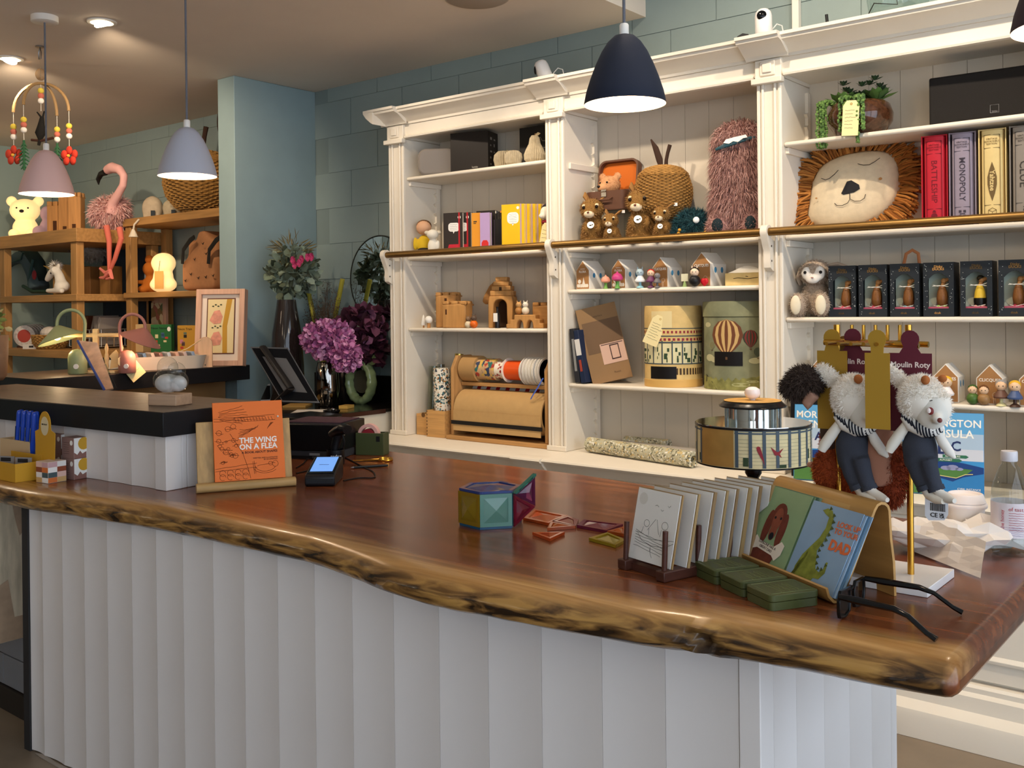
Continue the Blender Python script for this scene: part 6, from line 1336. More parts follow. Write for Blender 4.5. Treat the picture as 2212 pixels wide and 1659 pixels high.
    l_ = B(); tube_px(l_, loc, S_((1998, 1054), (2008, 1068), (2024, 1078), (2038, 1083)), Y-.012, [0, 0, -.01, -.02], [11, 12, 11, 6]); obj('foot', l_, M('e2d9c9', .9), t)
    l_ = B(); tube_px(l_, loc, S_((2022, 1056), (2034, 1069), (2050, 1078), (2062, 1082)), Y-.02, [0, 0, -.01, -.02], [10, 11, 10, 5]); obj('foot', l_, M('dcd5ca', .9), t)
    a_ = B(); tube_px(a_, loc, S_((1958, 918), (1942, 940), (1928, 960), (1920, 975)), Y-.015, None, [10, 12, 12, 9]); obj('arm', a_, M('e6dfd2', .9), t); a_ = B(); tube_px(a_, loc, S_((2022, 928), (2036, 955), (2052, 978), (2063, 990)), Y-.01, None, [8, 11, 10, 3]); obj('arm', a_, M('e2dcd2', .9), t)
    lb = B(); 
    return t, loc
Yt = m0.y-.06
tm_, ltm = mouse('front white plush lamb in striped scarf and navy trousers', Yt, 0, 0, (1920, 2013, 762, 930), BURG)
pl = [at(x, y, Y=Yt+.015)-ltm for x, y in ((1998, 1062), (2048, 1062), (2048, 1112), (2040, 1124), (2006, 1124), (1998, 1114))]
lt = obj('care_label', B().prism([(v.x, v.z) for v in pl], pl[0].y, pl[0].y+.0008, 'y'), M('d9dbe0', .5), tm_); kk = at(2010, 1100, Y=Yt+.015)-ltm; k1 = dep(ltm)/F
bc = B(); rn = random.Random(2); x = kk.x
while x < kk.x+.026: w_ = rn.uniform(.0004, .0016); bc.box(x, x+w_, kk.y-.0006, kk.y-.0001, kk.z-.002, kk.z+.012); x += w_+rn.uniform(.0005, .0012)
obj('barcode', bc, DARKINK, lt); text(lt, 'CE', .011, Matrix.Translation((kk.x+.006, kk.y-.0006, kk.z-.010)) @ FRONT, DARKINK, .0002, .0002); text(lt, 'UK\nCA', .006, Matrix.Translation((kk.x+.02, kk.y-.0006, kk.z-.010)) @ FRONT, DARKINK, .0002, .0002, line=.7)
mouse('second white plush lamb hanging behind a mustard card', Yt+.028, -145, -2, (1800, 1885, 756, 930), BURG, False)
# mauve coat with rust fur, brown furry one, extra cards
loc = at(1895, 1060, Y=Yt+.03); t = thing('plush_in_coat', 'rust furred plush in a mauve felt coat hanging between the lambs', 'soft toy', loc)
header(t, loc, (1868, 1922, 762, 925), MUST, Yt-.036, False)
FELT = M('9a6a55', .9); b = B(); tube_px(b, loc, [(1912, 880), (1905, 940), (1893, 1000), (1900, 1050)], Yt+.035, None, [14, 26, 36, 38], 14, flat=.6); obj('coat', b, FELT, t, remesh=.005)
RF = [M('7d2f12', .9), M('6a260e', .9), M('8f3d1a', .9)]; tb_ = B(); tl = [ell_px(tb_, loc, 1932, 1010, 26, 52, Yt+.05), ell_px(tb_, loc, 1925, 1055, 28, 40, Yt+.045)]; obj('tail', tb_, RF[0], t, remesh=.006); fur(t, tl, 3500, .014, .0008, RF, .6, zmin=-9)
loc = at(1735, 880, Y=Yt+.03); t = thing('furry_brown_plush', 'dark brown furry plush with a pink snout at the left of the stand', 'soft toy', loc)
header(t, loc, (1765, 1830, 757, 925), MUST, Yt+.05, False); b = B(); hb = [ell_px(b, loc, 1738, 825, 38, 32, Yt+.03), ell_px(b, loc, 1715, 838, 26, 24, Yt+.025)]; obj('head', b, M('3f3029', .9), t, remesh=.005); fur(t, hb, 4200, .016, .0008, [M('463831', .9), M('352822', .9), M('56473e', .9)], .3, zmin=-9)
b = B(); tube_px(b, loc, [(1760, 850), (1748, 862), (1740, 868), (1752, 878)], Yt+.015, None, [15, 13, 10, 12]); obj('snout', b, M('a8806c', .9), t, remesh=.004); b = B(); bb = [ell_px(b, loc, 1795, 930, 24, 60, Yt+.075)]; obj('body', b, M('4a3a33', .9), t, remesh=.006)
loc = at(1800, 1065, Y=Yt+.10); t = thing('plush_squirrel', 'rust orange furry plush hanging behind the second lamb', 'soft toy', loc); b = B(); rb_ = [ell_px(b, loc, 1800, 960, 26, 62, Yt+.085), ell_px(b, loc, 1790, 1015, 32, 45, Yt+.07), ell_px(b, loc, 1840, 1010, 40, 60, Yt+.10)]
obj('body', b, RF[2], t, remesh=.006); fur(t, rb_, 6500, .012, .0008, [M('a0461a', .9), M('8a3a14', .9), M('b35524', .9)], .4, zmin=-9); b = B(); tube_px(b, loc, [(1772, 1002), (1757, 1005), (1745, 1003)], Yt+.09, None, [9, 8, 5]); obj('paw', b, M('b98a72', .9), t); header(t, loc, (1800, 1850, 770, 900), M('7a5a26', .5), Yt+.12, False)
# ---- crumpled paper bag, cup, bottle
PB = M('e4dcd4', .8); cp = onS(2055, 1190); t = thing('paper_bag', 'crumpled white paper bag lying by the stand', 'paper bag', cp, R(30)); rows = []
NU, NV = 15, 10
for j in range(NV+1):
    r_ = []
    for i in range(NU):
        a = 2*math.pi*i/NU; v = j/NV; rr = math.sin(math.pi*min(1, v*.999+.0005)); x = (v-.5)*.30; 
        ry = .085*rr**.6*(1-.25*v); rz_ = .032*rr**.6*(1-.1*v)
        n1 = noise.noise(Vector((x*16, math.cos(a)*1.9, math.sin(a)*1.9)))*.045+noise.noise(Vector((x*40, math.cos(a)*4, math.sin(a)*4+3)))*.02
        y = (ry+n1)*math.cos(a); z = max(.0008, .034+(rz_+n1*.9)*math.sin(a)); r_.append((x+n1*.3, y, z))
    rows.append(r_)
obj('crumpled_paper', B().grid(rows, 0, True), PB, t, smooth=None)
RI = Matrix.Rotation(-R(30), 3, 'Z')
for nm, qd in (('front_flap', ((1975, 1192, .004), (2118, 1249, .003), (2130, 1172, .060), (2010, 1128, .062))), ('side_flap', ((2118, 1185, .006), (2187, 1184, .004), (2165, 1130, .05), (2085, 1120, .065)))):
    q_ = [RI @ (at(x, y, Z=ST+z)-cp) for x, y, z in qd]; gr = []
    for v in range(7):
        gr.append([(q_[0].lerp(q_[1], u/6)).lerp(q_[3].lerp(q_[2], u/6), v/6)+Vector((0, 0, max(-.002, .014*noise.noise(Vector((u*.8, v*.9, len(nm))))) if 0 < v else 0)) for u in range(7)])
    obj(nm, B().grid(gr), PB, t, smooth=None)
cu = onS(2086, 1172); t = thing('coffee_cup', 'white takeaway coffee cup with plastic lid behind the paper bag', 'cup', cu, 0)
obj('cup', B().lathe([(.028, 0), (.030, .002), (.041, .085), (.039, .085)], 32), M('efe9e4', .6), t); obj('lid', B().lathe([(.0445, .080), (.0455, .084), (.0445, .088), (.041, .090), (.0425, .092), (.041, .094), (.037, .108), (.034, .110), (.030, .104), (0, .104)], 36), M('f0e6e2', .3), t, smooth=50)
bo = onS(2182, 1196); t = thing('drink_bottle', 'clear plastic drink bottle with a printed label at the right edge', 'bottle', bo, R(16)); CLR = glassm('eef2f2', .03)
obj('bottle', B().lathe([(.02, .004), (.033, 0), (.036, .008), (.036, .055), (.034, .06), (.036, .066), (.036, .115), (.034, .14), (.020, .182), (.014, .19), (.0135, .205)], 40, cap=False), CLR, t, smooth=60); obj('cap', B().lathe([(.016, .196), (.0165, .198), (.0165, .214), (.0155, .217), (0, .217)], 32), M('cfcdd2', .35), t)
obj('label', B().lathe([(.0366, .04), (.0366, .112)], 40, cap=False), M('e4dade', .4, alpha=.85), t); RDK = M('b0404a', .5)
text(t, 'of taste', .011, Matrix.Translation((.012, -.0372, .100)) @ FRONT, RDK, .0002); text(t, 'the honey', .010, Matrix.Translation((-.016, -.0345, .078)) @ Matrix.Rotation(R(-90), 4, 'Y') @ FRONT, RDK, .0002)
b = B(); rn = random.Random(3)
for k in range(8): scribble(b, -.004, .024, .092-.005*k, -.0372, rn, .0006)
obj('small_print', b, RDK, t); b = B()
for k in range(5): scribble(b, -.02, .024, .062-.004*k, -.0372, rn, .0006, r=.0003)
obj('lilac_print', b, M('8a86b0', .5), t)
# ================================================================ corner desk, far counter, left shelves
DZ = .8787
def onD(x, y): return at(x, y, Z=DZ)
def vec(*a): return Vector(a)
rnd = random.Random(31)
def leaf_quad(b, c, d, n_, L, W_, mi=0, cup=.15):
    d = d.normalized(); s = d.cross(n_).normalized(); u = s.cross(d)
    p = [c, c+d*L*.35+s*W_*.5+u*cup*W_, c+d*L*.75+s*W_*.42+u*cup*W_, c+d*L, c+d*L*.75-s*W_*.42+u*cup*W_, c+d*L*.35-s*W_*.5+u*cup*W_]
    o = len(b.v); b.v += p+[c+d*L*.5]
    for i in range(6): b.quad((o+6, o+i, o+(i+1) % 6), mi)
def rdir(r=rnd): return Vector((r.gauss(0, 1), r.gauss(0, 1), r.gauss(0, 1))).normalized()
def bunch(parent, name, c, rad, n_, L, W_, mats, out=.8, cond=None, cup=.2, shell=.55):
    b = B()
    for k in range(n_):
        d = rdir(); q = c+Vector((d.x*rad[0], d.y*rad[1], d.z*rad[2]))*rnd.uniform(shell, 1)
        leaf_quad(b, q, (d*out+rdir()*.7), rdir(), L*rnd.uniform(.7, 1.2), W_*rnd.uniform(.7, 1.2), rnd.randrange(len(mats)), cup)
    return obj(name, b, mats, parent, smooth=60, kind='stuff')
# ---- vases and flowers
vc = vec(-4.30, 3.36, DZ); t = thing('tall_vase', 'tall dark smoked glass vase of eucalyptus and pink flowers', 'vase', vc)
SMK = M('3a3230', .06, trans=.45, coat=.3)
obj('glass', B().lathe([(.085, 0), (.092, .01), (.09, .2), (.078, .38), (.055, .52), (.05, .56), (.047, .56), (.074, .38), (.085, .2), (.085, .02), (0, .02)], 32), SMK, t, smooth=60)
EU = [M('7d8a74', .6), M('646f5c', .6), M('93a08c', .6), M('545c48', .6)]
fl_c = at(632, 590, Y=3.40)-vc; bunch(t, 'eucalyptus_leaves', fl_c, (.14, .12, .13), 330, .05, .04, EU)
bunch(t, 'dry_grass', fl_c+vec(0, 0, .12), (.10, .08, .06), 120, .07, .006, [M('7a6a40', .8), M('5f5230', .8)], 1.2)
for x, y in ((636, 562), (655, 560), (640, 572), (668, 556), (676, 555), (650, 568)):
    c_ = at(x, y, Y=3.29)-vc; b = B()
    for k in range(16): a = k*2.4; leaf_quad(b, c_, vec(math.cos(a), -.5, math.sin(a)), vec(0, -1, 0), .026, .012, k % 2)
    obj('pink_flower', b, [M('d0487a', .6), M('a83060', .6)], t, smooth=None)
obj('stems', B().tube([vec(0, 0, .1), vec(0, 0, .5), fl_c], .012, 6), EU[3], t)
vc = onD(708, 877); t = thing('chrome_vase', 'mirror-finish vase holding pink hydrangeas', 'vase', vc)
obj('metal', B().lathe([(.05, 0), (.055, .005), (.062, .1), (.058, .2), (.05, .23), (.047, .23), (.05, .2), (0, .19)], 40), M('8f8a84', .06, 1), t, smooth=60)
HY = [M('c27aa8', .7), M('a85f92', .7), M('d79ac0', .7), M('8f4a7a', .7)]
h1 = at(708, 733, Y=vc.y-.03)-vc; h2 = at(748, 770, Y=vc.y-.06)-vc
for c_, rd in ((h1, (.145, .11, .095)), (h2, (.075, .06, .07))):
    obj('flower_core', B().ell(c_, tuple(v*.8 for v in rd)), M('8a4a78', .8), t); bunch(t, 'hydrangea_petals', c_, rd, 900 if rd[0] > .1 else 380, .03, .026, HY, .6, cup=.1, shell=.85)
obj('stems', B().tube([vec(0, 0, .15), h1], .01, 6).tube([vec(0.02, 0, .15), h2], .008, 6), EU[3], t)
vc = onD(770, 868)+vec(-.02, -.03, 0); t = thing('maroon_flower_vase', 'black vase of dark maroon blooms, bamboo and dried twigs', 'vase', vc)
obj('pot', B().lathe([(.05, 0), (.07, .05), (.075, .15), (.05, .24), (.045, .24)], 28), M('151312', .2), t, smooth=60); MR_ = [M('4a1f30', .7), M('331420', .7), M('6a3a52', .7), M('7a4a66', .7)]
mc = at(785, 712, Y=vc.y)-vc; bunch(t, 'maroon_petals', mc, (.13, .09, .12), 260, .06, .05, MR_, .6); bunch(t, 'maroon_petals', at(800, 755, Y=vc.y)-vc, (.08, .06, .07), 120, .06, .05, MR_[:2], .6)
for (x0, y0), (x1, y1) in (((662, 612), (681, 700)), ((740, 603), (722, 692))):
    a, c_ = at(x0, y0, Y=vc.y+.02)-vc, at(x1, y1, Y=vc.y+.02)-vc; e = c_+(c_-a)*1.5; n1 = a+(e-a)*.2
    k = obj('bamboo_cane', B().tube([a, e], .013, 12), M('a39a35', .5, var=.1, vs=15), t); obj('node', B().lathe([(.014, -.003), (.015, 0), (.014, .003)], 12, T=Matrix.Translation(n1) @ (e-a).to_track_quat('Z', 'Y').to_matrix().to_4x4()), M('7d7428', .6), k)
tw_ = B()
for k in range(46):
    x, y = rnd.uniform(658, 735), rnd.uniform(610, 720); a = at(rnd.uniform(690, 720), 760, Y=vc.y+.02)-vc; e = at(x, y, Y=vc.y+rnd.uniform(-.05, .05))-vc; m_ = a+(e-a)*.5+rdir()*.02; tw_.tube([a, m_, e], [.0025, .0018, .001], 4)
    for q in range(9): f_ = rnd.uniform(.45, 1); p_ = a+(e-a)*f_; tw_.tube([p_, p_+rdir()*.03], .001, 3); tw_.ell(p_+rdir()*.03, .003, 5, 3)
obj('dried_twigs', tw_, M('5d4a3c', .9), t, kind='stuff')
vc = onD(780, 872); t = thing('ring_vase', 'green ceramic ring-shaped vase with a leaf handle', 'vase', vc, R(8)); rr = .092
b = B(); rows = []
for i in range(48):
    a = 2*math.pi*i/48; row = []
    for j in range(14):
        q = 2*math.pi*j/14; rr_ = .022*(1+.08*math.cos(i*2.0)); row.append(((rr*.82+rr_*math.cos(q))*math.cos(a), rr_*1.5*math.sin(q), rr+.026+(rr*1.12+rr_*math.cos(q))*math.sin(a)))
    rows.append(row)
rows.append(rows[0]); obj('ring', B().grid(rows, 0, True), M('7a8a62', .2, var=.15, vs=30, coat=.4), t, smooth=70); obj('leaf_handle', B().ell((.075, 0, .225), (.03, .006, .02)).ell((.09, 0, .24), (.016, .005, .025)), M('9aa86a', .3), t, remesh=.004); obj('inner_dish', B().lathe([(.0, 0), (.06, .0), (.062, .004)], 32, T=Matrix.Translation((0, .01, rr+.026)) @ Matrix.Rotation(R(90), 4, 'X')), M('4a4638', .15), t)
# ---- round mirror on the wall
mc = at(822, 602, Y=3.735); t = thing('round_mirror', 'round frameless mirror on the wall beside the shelving', 'mirror', mc, rot=(R(90), 0, 0))
obj('glass', B().lathe([(.232, 0), (.234, .004), (.230, .008), (0, .008)], 64), M('e4e9ea', .015, 1), t); obj('rim', B().lathe([(.2345, -.004), (.238, -.004), (.238, .009), (.2345, .009), (.2345, -.004)], 64, cap=False), M('4a4a46', .3, .8), t)
# ---- tablet till
BR, TR, TL, BL = at(692, 872, Y=3.02), at(622, 752, Y=3.02), at(541, 750, Y=2.92), at(611, 870, Y=2.92); o_ = BR.copy(); t = thing('tablet_till', 'tablet till leaning on its dark stand on the desk', 'tablet', (o_.x, o_.y, DZ))
nrm = (TR-BR).cross(BL-BR).normalized(); loc = Vector((o_.x, o_.y, DZ)); q = [v-loc for v in (BR, TR, TL, BL)]
bb = B(); n0 = len(bb.v); bb.v += q+[v+nrm*.008 for v in q]
for f_ in ((0, 1, 2, 3), (7, 6, 5, 4), (0, 4, 5, 1), (1, 5, 6, 2), (2, 6, 7, 3), (3, 7, 4, 0)): bb.quad(f_)
obj('tablet', bb, M('55585e', .5, .5), t, bevel=.002); ins = [q[0]+(q[2]-q[0])*.03, q[1]+(q[3]-q[1])*.03, q[2]+(q[0]-q[2])*.03, q[3]+(q[1]-q[3])*.03]
for s_, nm in ((.0088, 'screen'), (-.0008, 'back_cover')): obj(nm, B().poly([v+nrm*s_ for v in ins]), M('101114', .9, spec=.1), t)
a0_, a1_, a2_ = at(578, 748, Y=2.96)-loc, at(640, 838, Y=2.97)-loc, at(585, 872, Y=2.96)-loc
obj('stand_arm', B().tube([a0_-vec(0, .03, 0), a1_-vec(0, .03, 0)], .022, 8, flat=.5), M('1d1a1a', .4), t, bevel=.003); obj('stand_foot', B().tube([a1_-vec(0, .03, 0), (a2_.x, a2_.y-.03, .012)], [.024, .028], 8, flat=.4), M('2a2422', .4), t); obj('base_tray', B().box(-.17, .06, -.16, .08, .0, .012), M('101012', .3), t, bevel=.002)
p = onD(531, 868); t = thing('pump_bottle', 'black pump bottle on the desk behind the raised counter', 'bottle', p); obj('body', B().lathe([(.042, 0), (.045, .004), (.045, .15), (.038, .165), (.043, .168), (.043, .195), (.02, .2)], 28), M('141416', .35), t); obj('neck', B().cyl((0, 0, .2), (0, 0, .235), .011, n=14), M('8a8580', .3, .8), t)
p = onD(570, 868); t = thing('white_tablet', 'small white framed tablet beside the pump bottle', 'tablet', p, R(60)); obj('frame', B().box(-.07, .07, 0, .008, 0, .10).xf(Matrix.Rotation(R(-16), 4, 'X')), M('dcdcdc', .4), t, bevel=.002); obj('screen', B().box(-.058, .058, -.001, -.0002, .012, .09).xf(Matrix.Rotation(R(-16), 4, 'X')), M('18181a', .2), t)
for k, (lab, x, y, w_, h, c_, rz_) in enumerate((('white sheet of paper lying on the desk edge', 655, 893, .15, .19, 'e4ddd4', 40), ('brown paper folder under the tablet stand', 632, 880, .12, .14, 'b08a4a', 35), ('small gold card lying on the desk', 738, 884, .05, .07, 'c9a050', 20))):
    p = onD(x, y); t = thing(('paper_sheet', 'paper_folder', 'gold_card')[k], lab, 'paper', p+vec(-.02, .05, .0), R(rz_)); obj('sheet', B().box(-w_/2, w_/2, -h/2, h/2, 0.0002, .004+.006*k), M(c_, .6), t)
p = onD(712, 893); t = thing('stamp_tray', 'small dark round tray on the desk edge', 'tray', p+vec(-.02, .03, 0)); obj('tray', B().lathe([(.035, 0), (.04, .004), (.042, .012), (.036, .012), (.034, .005), (0, .005)], 28), M('1a1818', .2), t); obj('steel_knob', B().ell((.01, 0, .016), (.012, .012, .008)), M('b9b9b9', .1, 1), t)

# ---- far counter
FZ = 1.0955
def onF(x, y): return at(x, y, Z=FZ)
def desk_lamp(lab, x, y, col, s, flip, ang_sh):
    p = onF(x, y); t = thing('desk_lamp', lab, 'lamp', p, R(39)); m_ = M(col, .4); k = dep(p)/F
    obj('base', B().lathe([(.036*s, 0), (.040*s, .004*s), (.040*s, .072*s), (.035*s, .092*s), (.022*s, .106*s), (0, .111*s)], 32), m_, t, smooth=60)
    f = flip; pts = [(f*.026*s, 0, .098*s), (f*.035*s, 0, .22*s)]+[(f*(.035-.062*(1-math.cos(R(a))))*s, 0, (.22+.062*math.sin(R(a)))*s) for a in range(15, 181, 15)]+[(f*-.089*s, 0, .205*s)]
    obj('arm', B().tube(pts, .0075*s, 10), m_, t)
    c_ = Matrix.Translation((f*-.089*s, 0, .212*s)) @ Matrix.Rotation(R(ang_sh), 4, 'Y')
    sh = obj('shade', B().lathe([(.012*s, 0), (.10*s, -.062*s), (.098*s, -.064*s), (.010*s, -.004*s)], 36, T=c_), m_, t, smooth=60); obj('bulb', B().ell((f*-.089*s, 0, .165*s), .016*s), M('ffdca0', .5, emit=6), t)
    obj('switch', disc(B(), .01*s, .035*s, .011*s, .011*s, -.0412*s, -.037*s), M('e9e6e0', .4), t); return t, p
t, p = desk_lamp('sage green table lamp with cone shade on the far counter', 168, 808, '8f9a72', 1.06, 1, -18); light('POINT', 'green_lamp_light', p+vec(-.07, -.05, .14), .6, WARM, .02)
t, p = desk_lamp('dusty pink table lamp with tilted shade beside the bowl', 275, 806, 'b0766a', .98, -1, 24); light('POINT', 'pink_lamp_light', p+vec(.09, .04, .13), 1.4, WARM, .02)
p = onF(352, 798); t = thing('packet_bowl', 'long shallow cream tray filled with wrapped packets', 'tray', p+vec(-.05, .03, 0), R(76)); o2 = rrect(-.21, .21, -.09, .09, .07, 8); i2 = rrect(-.20, .20, -.08, .08, .065, 8)
obj('tray', B().grid([[(x*.92, y*.9, 0) for x, y in o2], [(x, y, .065) for x, y in o2], [(x, y, .065) for x, y in i2], [(x*.92, y*.9, .006) for x, y in i2]], 0, True).prism([(x*.92, y*.9) for x, y in o2], 0, .005, 'z'), M('cfc2b0', .5), t)
PKc = ['d9b0a0', 'c98a78', '6f8aa8', 'e0c8b8', '9a6a60', 'b9c0c8', 'd8a890', 'c9b0a8', '8fa0b8']
for k in range(9):
    t2 = thing('wrapped_packet', ('first', 'second', 'third', 'fourth', 'fifth', 'sixth', 'seventh', 'eighth', 'ninth')[k]+' clear wrapped packet counted along the cream tray', 'packet', p+vec(-.05, .03, .012)+Matrix.Rotation(R(76), 3, 'Z') @ vec(-.165+.04*k, 0, 0), rot=(0, R(-18), R(76)), group='wrapped packets in the cream tray')
    obj('packet', B().box(-.008, .008, -.055, .055, 0, .075), M(PKc[k], .3, coat=.4), t2, bevel=.003); obj('label', B().box(-.0006+.0084, .0088, -.03, .03, .02, .055), M('efe6dc', .5), t2)
pf = onF(470, 790)+vec(.02, -.01, 0); t = thing('framed_picture', 'deep pale timber frame with a bird print leaning on the far counter', 'picture', pf, rot=(R(-7), 0, R(36))); fw, fh = szm(108, pf), szm(168, pf); PINK = wood('d2a58a', 2, .45, .12, 5)
for x0, x1, z0, z1 in ((-fw/2, -fw/2+.028, 0, fh), (fw/2-.028, fw/2, 0, fh), (-fw/2+.028, fw/2-.028, 0, .028), (-fw/2+.028, fw/2-.028, fh-.028, fh)): obj('frame_bar', B().box(x0, x1, 0, .055, z0, z1), PINK, t, bevel=.002)
obj('mount', B().box(-fw/2+.028, fw/2-.028, .02, .024, .028, fh-.028), M('ead8c4', .6), t); aw, ah = fw*.27, fh*.35; zc_ = fh*.52
obj('print_border', B().box(-aw-.006, aw+.006, .018, .0195, zc_-ah-.006, zc_+ah+.006), M('6a4030', .6), t); obj('print_ground', B().box(-aw, aw, .0165, .0178, zc_-ah, zc_+ah), M('e6cf9a', .6), t); obj('tree_print', B().prism([(aw*.2, zc_-ah), (aw*.55, zc_-ah), (aw*.5, zc_), (aw*.85, zc_+ah), (aw*.45, zc_+ah), (aw*.15, zc_)], .0155, .0163, 'y'), M('c2902f', .6), t)
for cz in (.35, -.45):
    z = zc_+ah*cz; obj('bird_print', B().prism([(-aw*.85, z-.02), (-aw*.5, z+.03), (-aw*.1, z+.035), (aw*.15, z), (-.0, z-.035), (-aw*.5, z-.04)], .0150, .0154, 'y'), M('d9937a', .6, var=.2, vs=40), t)
    for k in range(4): obj('leaf_mark', disc(B(), -aw*.6+.014*k, z+.055+.008*(k % 2), .006, .004, .0150, .0154, 8), M('4a4a30', .6), t)
p = vec(-4.392, 2.915, FZ); t = thing('wooden_arch', 'pale rounded wooden board standing before the picture frame', 'ornament', p, R(44)); w_, h = szm(15, p), szm(66, p); obj('board', B().prism([(-w_, 0), (w_, 0), (w_, h-w_)]+arc(0, h-w_, w_, 0, 180, 10)+[(-w_, h-w_)], 0, .012, 'y'), wood('e0b48c', 2, .5, .1, 5), t, bevel=.001); obj('hole', disc(B(), 0, .012, .003, .003, -.0006, -.0001, 10), DARKINK, t); obj('strap', B().tube([vec(-w_*.6, .0, h*.9), vec(-.09, .01, h*.62), vec(-.14, .02, h*.5)], .003, 6), M('d8b88a', .6), t)
# wooden hanging-charm stand
p = onF(208, 806); t = thing('charm_stand', 'pale wooden stand with carved charms hanging from its bar', 'ornament', p, R(39)); k = dep(p)/F; PW = wood('e0c088', 0, .5, .1, 5); zb_ = at(205, 724, Y=p.y).z-FZ
obj('post', B().box(-.012, .012, -.010, .010, 0, zb_+.03), PW, t, bevel=.001); obj('bar', B().cyl((-.15, 0, zb_), (.145, 0, zb_), .0095, n=14), PW, t); obj('foot', B().box(-.07, .10, -.035, .035, 0, .012), PW, t, bevel=.002)
for x, ln_ in ((.05, 'fish'), (.085, 'fox'), (.12, 'twist')):
    b = B()
    if ln_ == 'fox': b.prism([(x-.02, zb_-.16), (x+.02, zb_-.15), (x+.022, zb_-.09), (x+.01, zb_-.07), (x-.008, zb_-.085), (x-.022, zb_-.10), (x-.012, zb_-.115)], -.004, .004, 'y')
    else: b.lathe([(.002, zb_-.17), (.010, zb_-.15), (.008, zb_-.13), (.012, zb_-.11), (.006, zb_-.08), (.009, zb_-.06), (.003, zb_-.04)], 12, (x, 0, 0))
    c_ = obj('charm', b, PW, t); obj('hanging_loop', B().tube([(x, 0, zb_-.055), (x-.004, 0, zb_+.012), (x+.004, 0, zb_+.012), (x, 0, zb_-.055)], .0016, 5), M('5a4a34', .6), c_)
p = onF(246, 797); t = thing('little_white_dish', 'small white dish beside the hanging charms', 'dish', p); obj('dish', B().lathe([(.03, 0), (.034, .002), (.034, .045), (.031, .045), (.03, .004), (0, .004)], 24), M('e6ddd0', .4), t)
ZRC = 1.0868
def onR(x, y): return at(x, y, Z=ZRC)
p = onR(228, 843); t = thing('brochure_holder', 'blue-edged picture board leaning on a clear stand', 'sign', p, rot=(0, 0, 0)); c4 = [at(x, y, Y=yy)-p for x, y, yy in ((226, 842, p.y), (245, 838, p.y+.03), (210, 740, p.y+.10), (168, 735, p.y+.07))]; nm_ = (c4[1]-c4[0]).cross(c4[3]-c4[0]).normalized()
bb = B(); bb.v += [v for v in c4]+[v-nm_*.006 for v in c4]
for f_ in ((0, 1, 2, 3), (7, 6, 5, 4), (0, 4, 5, 1), (1, 5, 6, 2), (2, 6, 7, 3), (3, 7, 4, 0)): bb.quad(f_)
obj('board', bb, M('b98f70', .35, var=.35, vs=18), t); ed = B().tube([c4[0]-nm_*.003, c4[3]-nm_*.003], .0055, 6); obj('blue_edge', ed, M('1f3f8a', .5), t); pc_ = [c4[0]+(c4[1]-c4[0])*u+(c4[3]-c4[0])*v for u, v in ((.2, .1), (.8, .2), (.7, .5), (.2, .45))]; obj('picture_patch', B().poly([v+nm_*.0012 for v in pc_]), M('8a6a8a', .5), t); pc_ = [c4[0]+(c4[1]-c4[0])*u+(c4[3]-c4[0])*v for u, v in ((.1, .6), (.9, .55), (.8, .85), (.3, .9))]; obj('picture_patch', B().poly([v+nm_*.0012 for v in pc_]), M('e0c8a0', .5), t); obj('clear_leg', B().tube([(c4[1]+c4[2])/2, onR(250, 838)-p], .004, 6), glassm('dfe6ea', .05), t)
price_tag('price_tag', 'cream handwritten tag hanging over the far counter edge', at(302, 815, X=-4.30)-vec(0, 0, 0), (0, R(-38), R(80)), .075, .135, 4, seed=15)
# storm glass on the raised counter
p = onR(368, 874); t = thing('cloud_storm_glass', 'cloud-shaped storm glass on a wooden block', 'ornament', p, R(20)); s = dep(p)/F; obj('wooden_base', B().box(-36*s, 36*s, -.04, .04, 0, 24*s), wood('b8987c', 0, .5, .12, 5), t, bevel=.002)
gl = glassm('f6f8f8', .02); z0 = 24*s
[obj('glass_lobe', B().ell((x*s, 0, z0+z*s), (r1*s, r1*.75*s, r2*s), 24, 16), gl, t, smooth=80) for x, z, r1, r2 in ((-6, 28, 34, 26), (22, 27, 23, 22), (-6, 56, 24, 24), (17, 48, 21, 20))]; obj('crystals', B().ell((-6*s, 0, z0+22*s), (31*s, 21*s, 21*s)).ell((20*s, 0, z0+22*s), (21*s, 18*s, 18*s)), M('e2dcd8', .7, var=.1, vs=40, trans=.25), t, remesh=.004)

# ================================================================ oak shelves on the left
OK_ = wood('a87c48', 0, .5, .18, 4); OKZ = wood('a87c48', 2, .5, .18, 4)
L1 = thing('oak_shelf', 'honey oak shelf stand at the far left', 'shelving', (0, 0, 0))
for x, y in ((-7.10, 3.10), (-6.09, 3.10), (-7.10, 3.62), (-6.09, 3.62)): obj('post', B().box(x-.045, x+.03, y, y+.05, 0, 1.83), OKZ, L1, bevel=.003)
for z, h in ((1.915, .085), (1.50, .045), (1.14, .05), (.55, .05)): obj('shelf', B().box(-7.18 if z < 1.9 else -7.2, -6.0385 if z < 1.9 else -6.03, 3.085, 3.735, z-h+.0 if z > 1.9 else z-h, z if z < 1.9 else z+.001), OK_, L1, bevel=.003)
L2 = thing('oak_shelf', 'honey oak shelf stand next to the blue wall pier', 'shelving', (0, 0, 0))
for x, y in ((-5.965, 3.40), (-4.76, 3.40), (-5.965, 3.655), (-4.76, 3.655)): obj('post', B().box(x-.04, x+.022, y, y+.05, 0, 1.934), OKZ, L2, bevel=.003)
for z, h in ((1.985, .05), (1.507, .035), (1.12, .04), (.55, .04)): obj('shelf', B().box(-6.01, -4.68, 3.385, 3.735, z-h, z), OK_, L2, bevel=.003)
obj('back_sheet', B().box(-6.9, -6.2, 3.725, 3.733, .6, 1.83), M('3a4350', .8), L1)
ZA, ZB_, ZCc = 1.9165, 1.5005, 1.1405
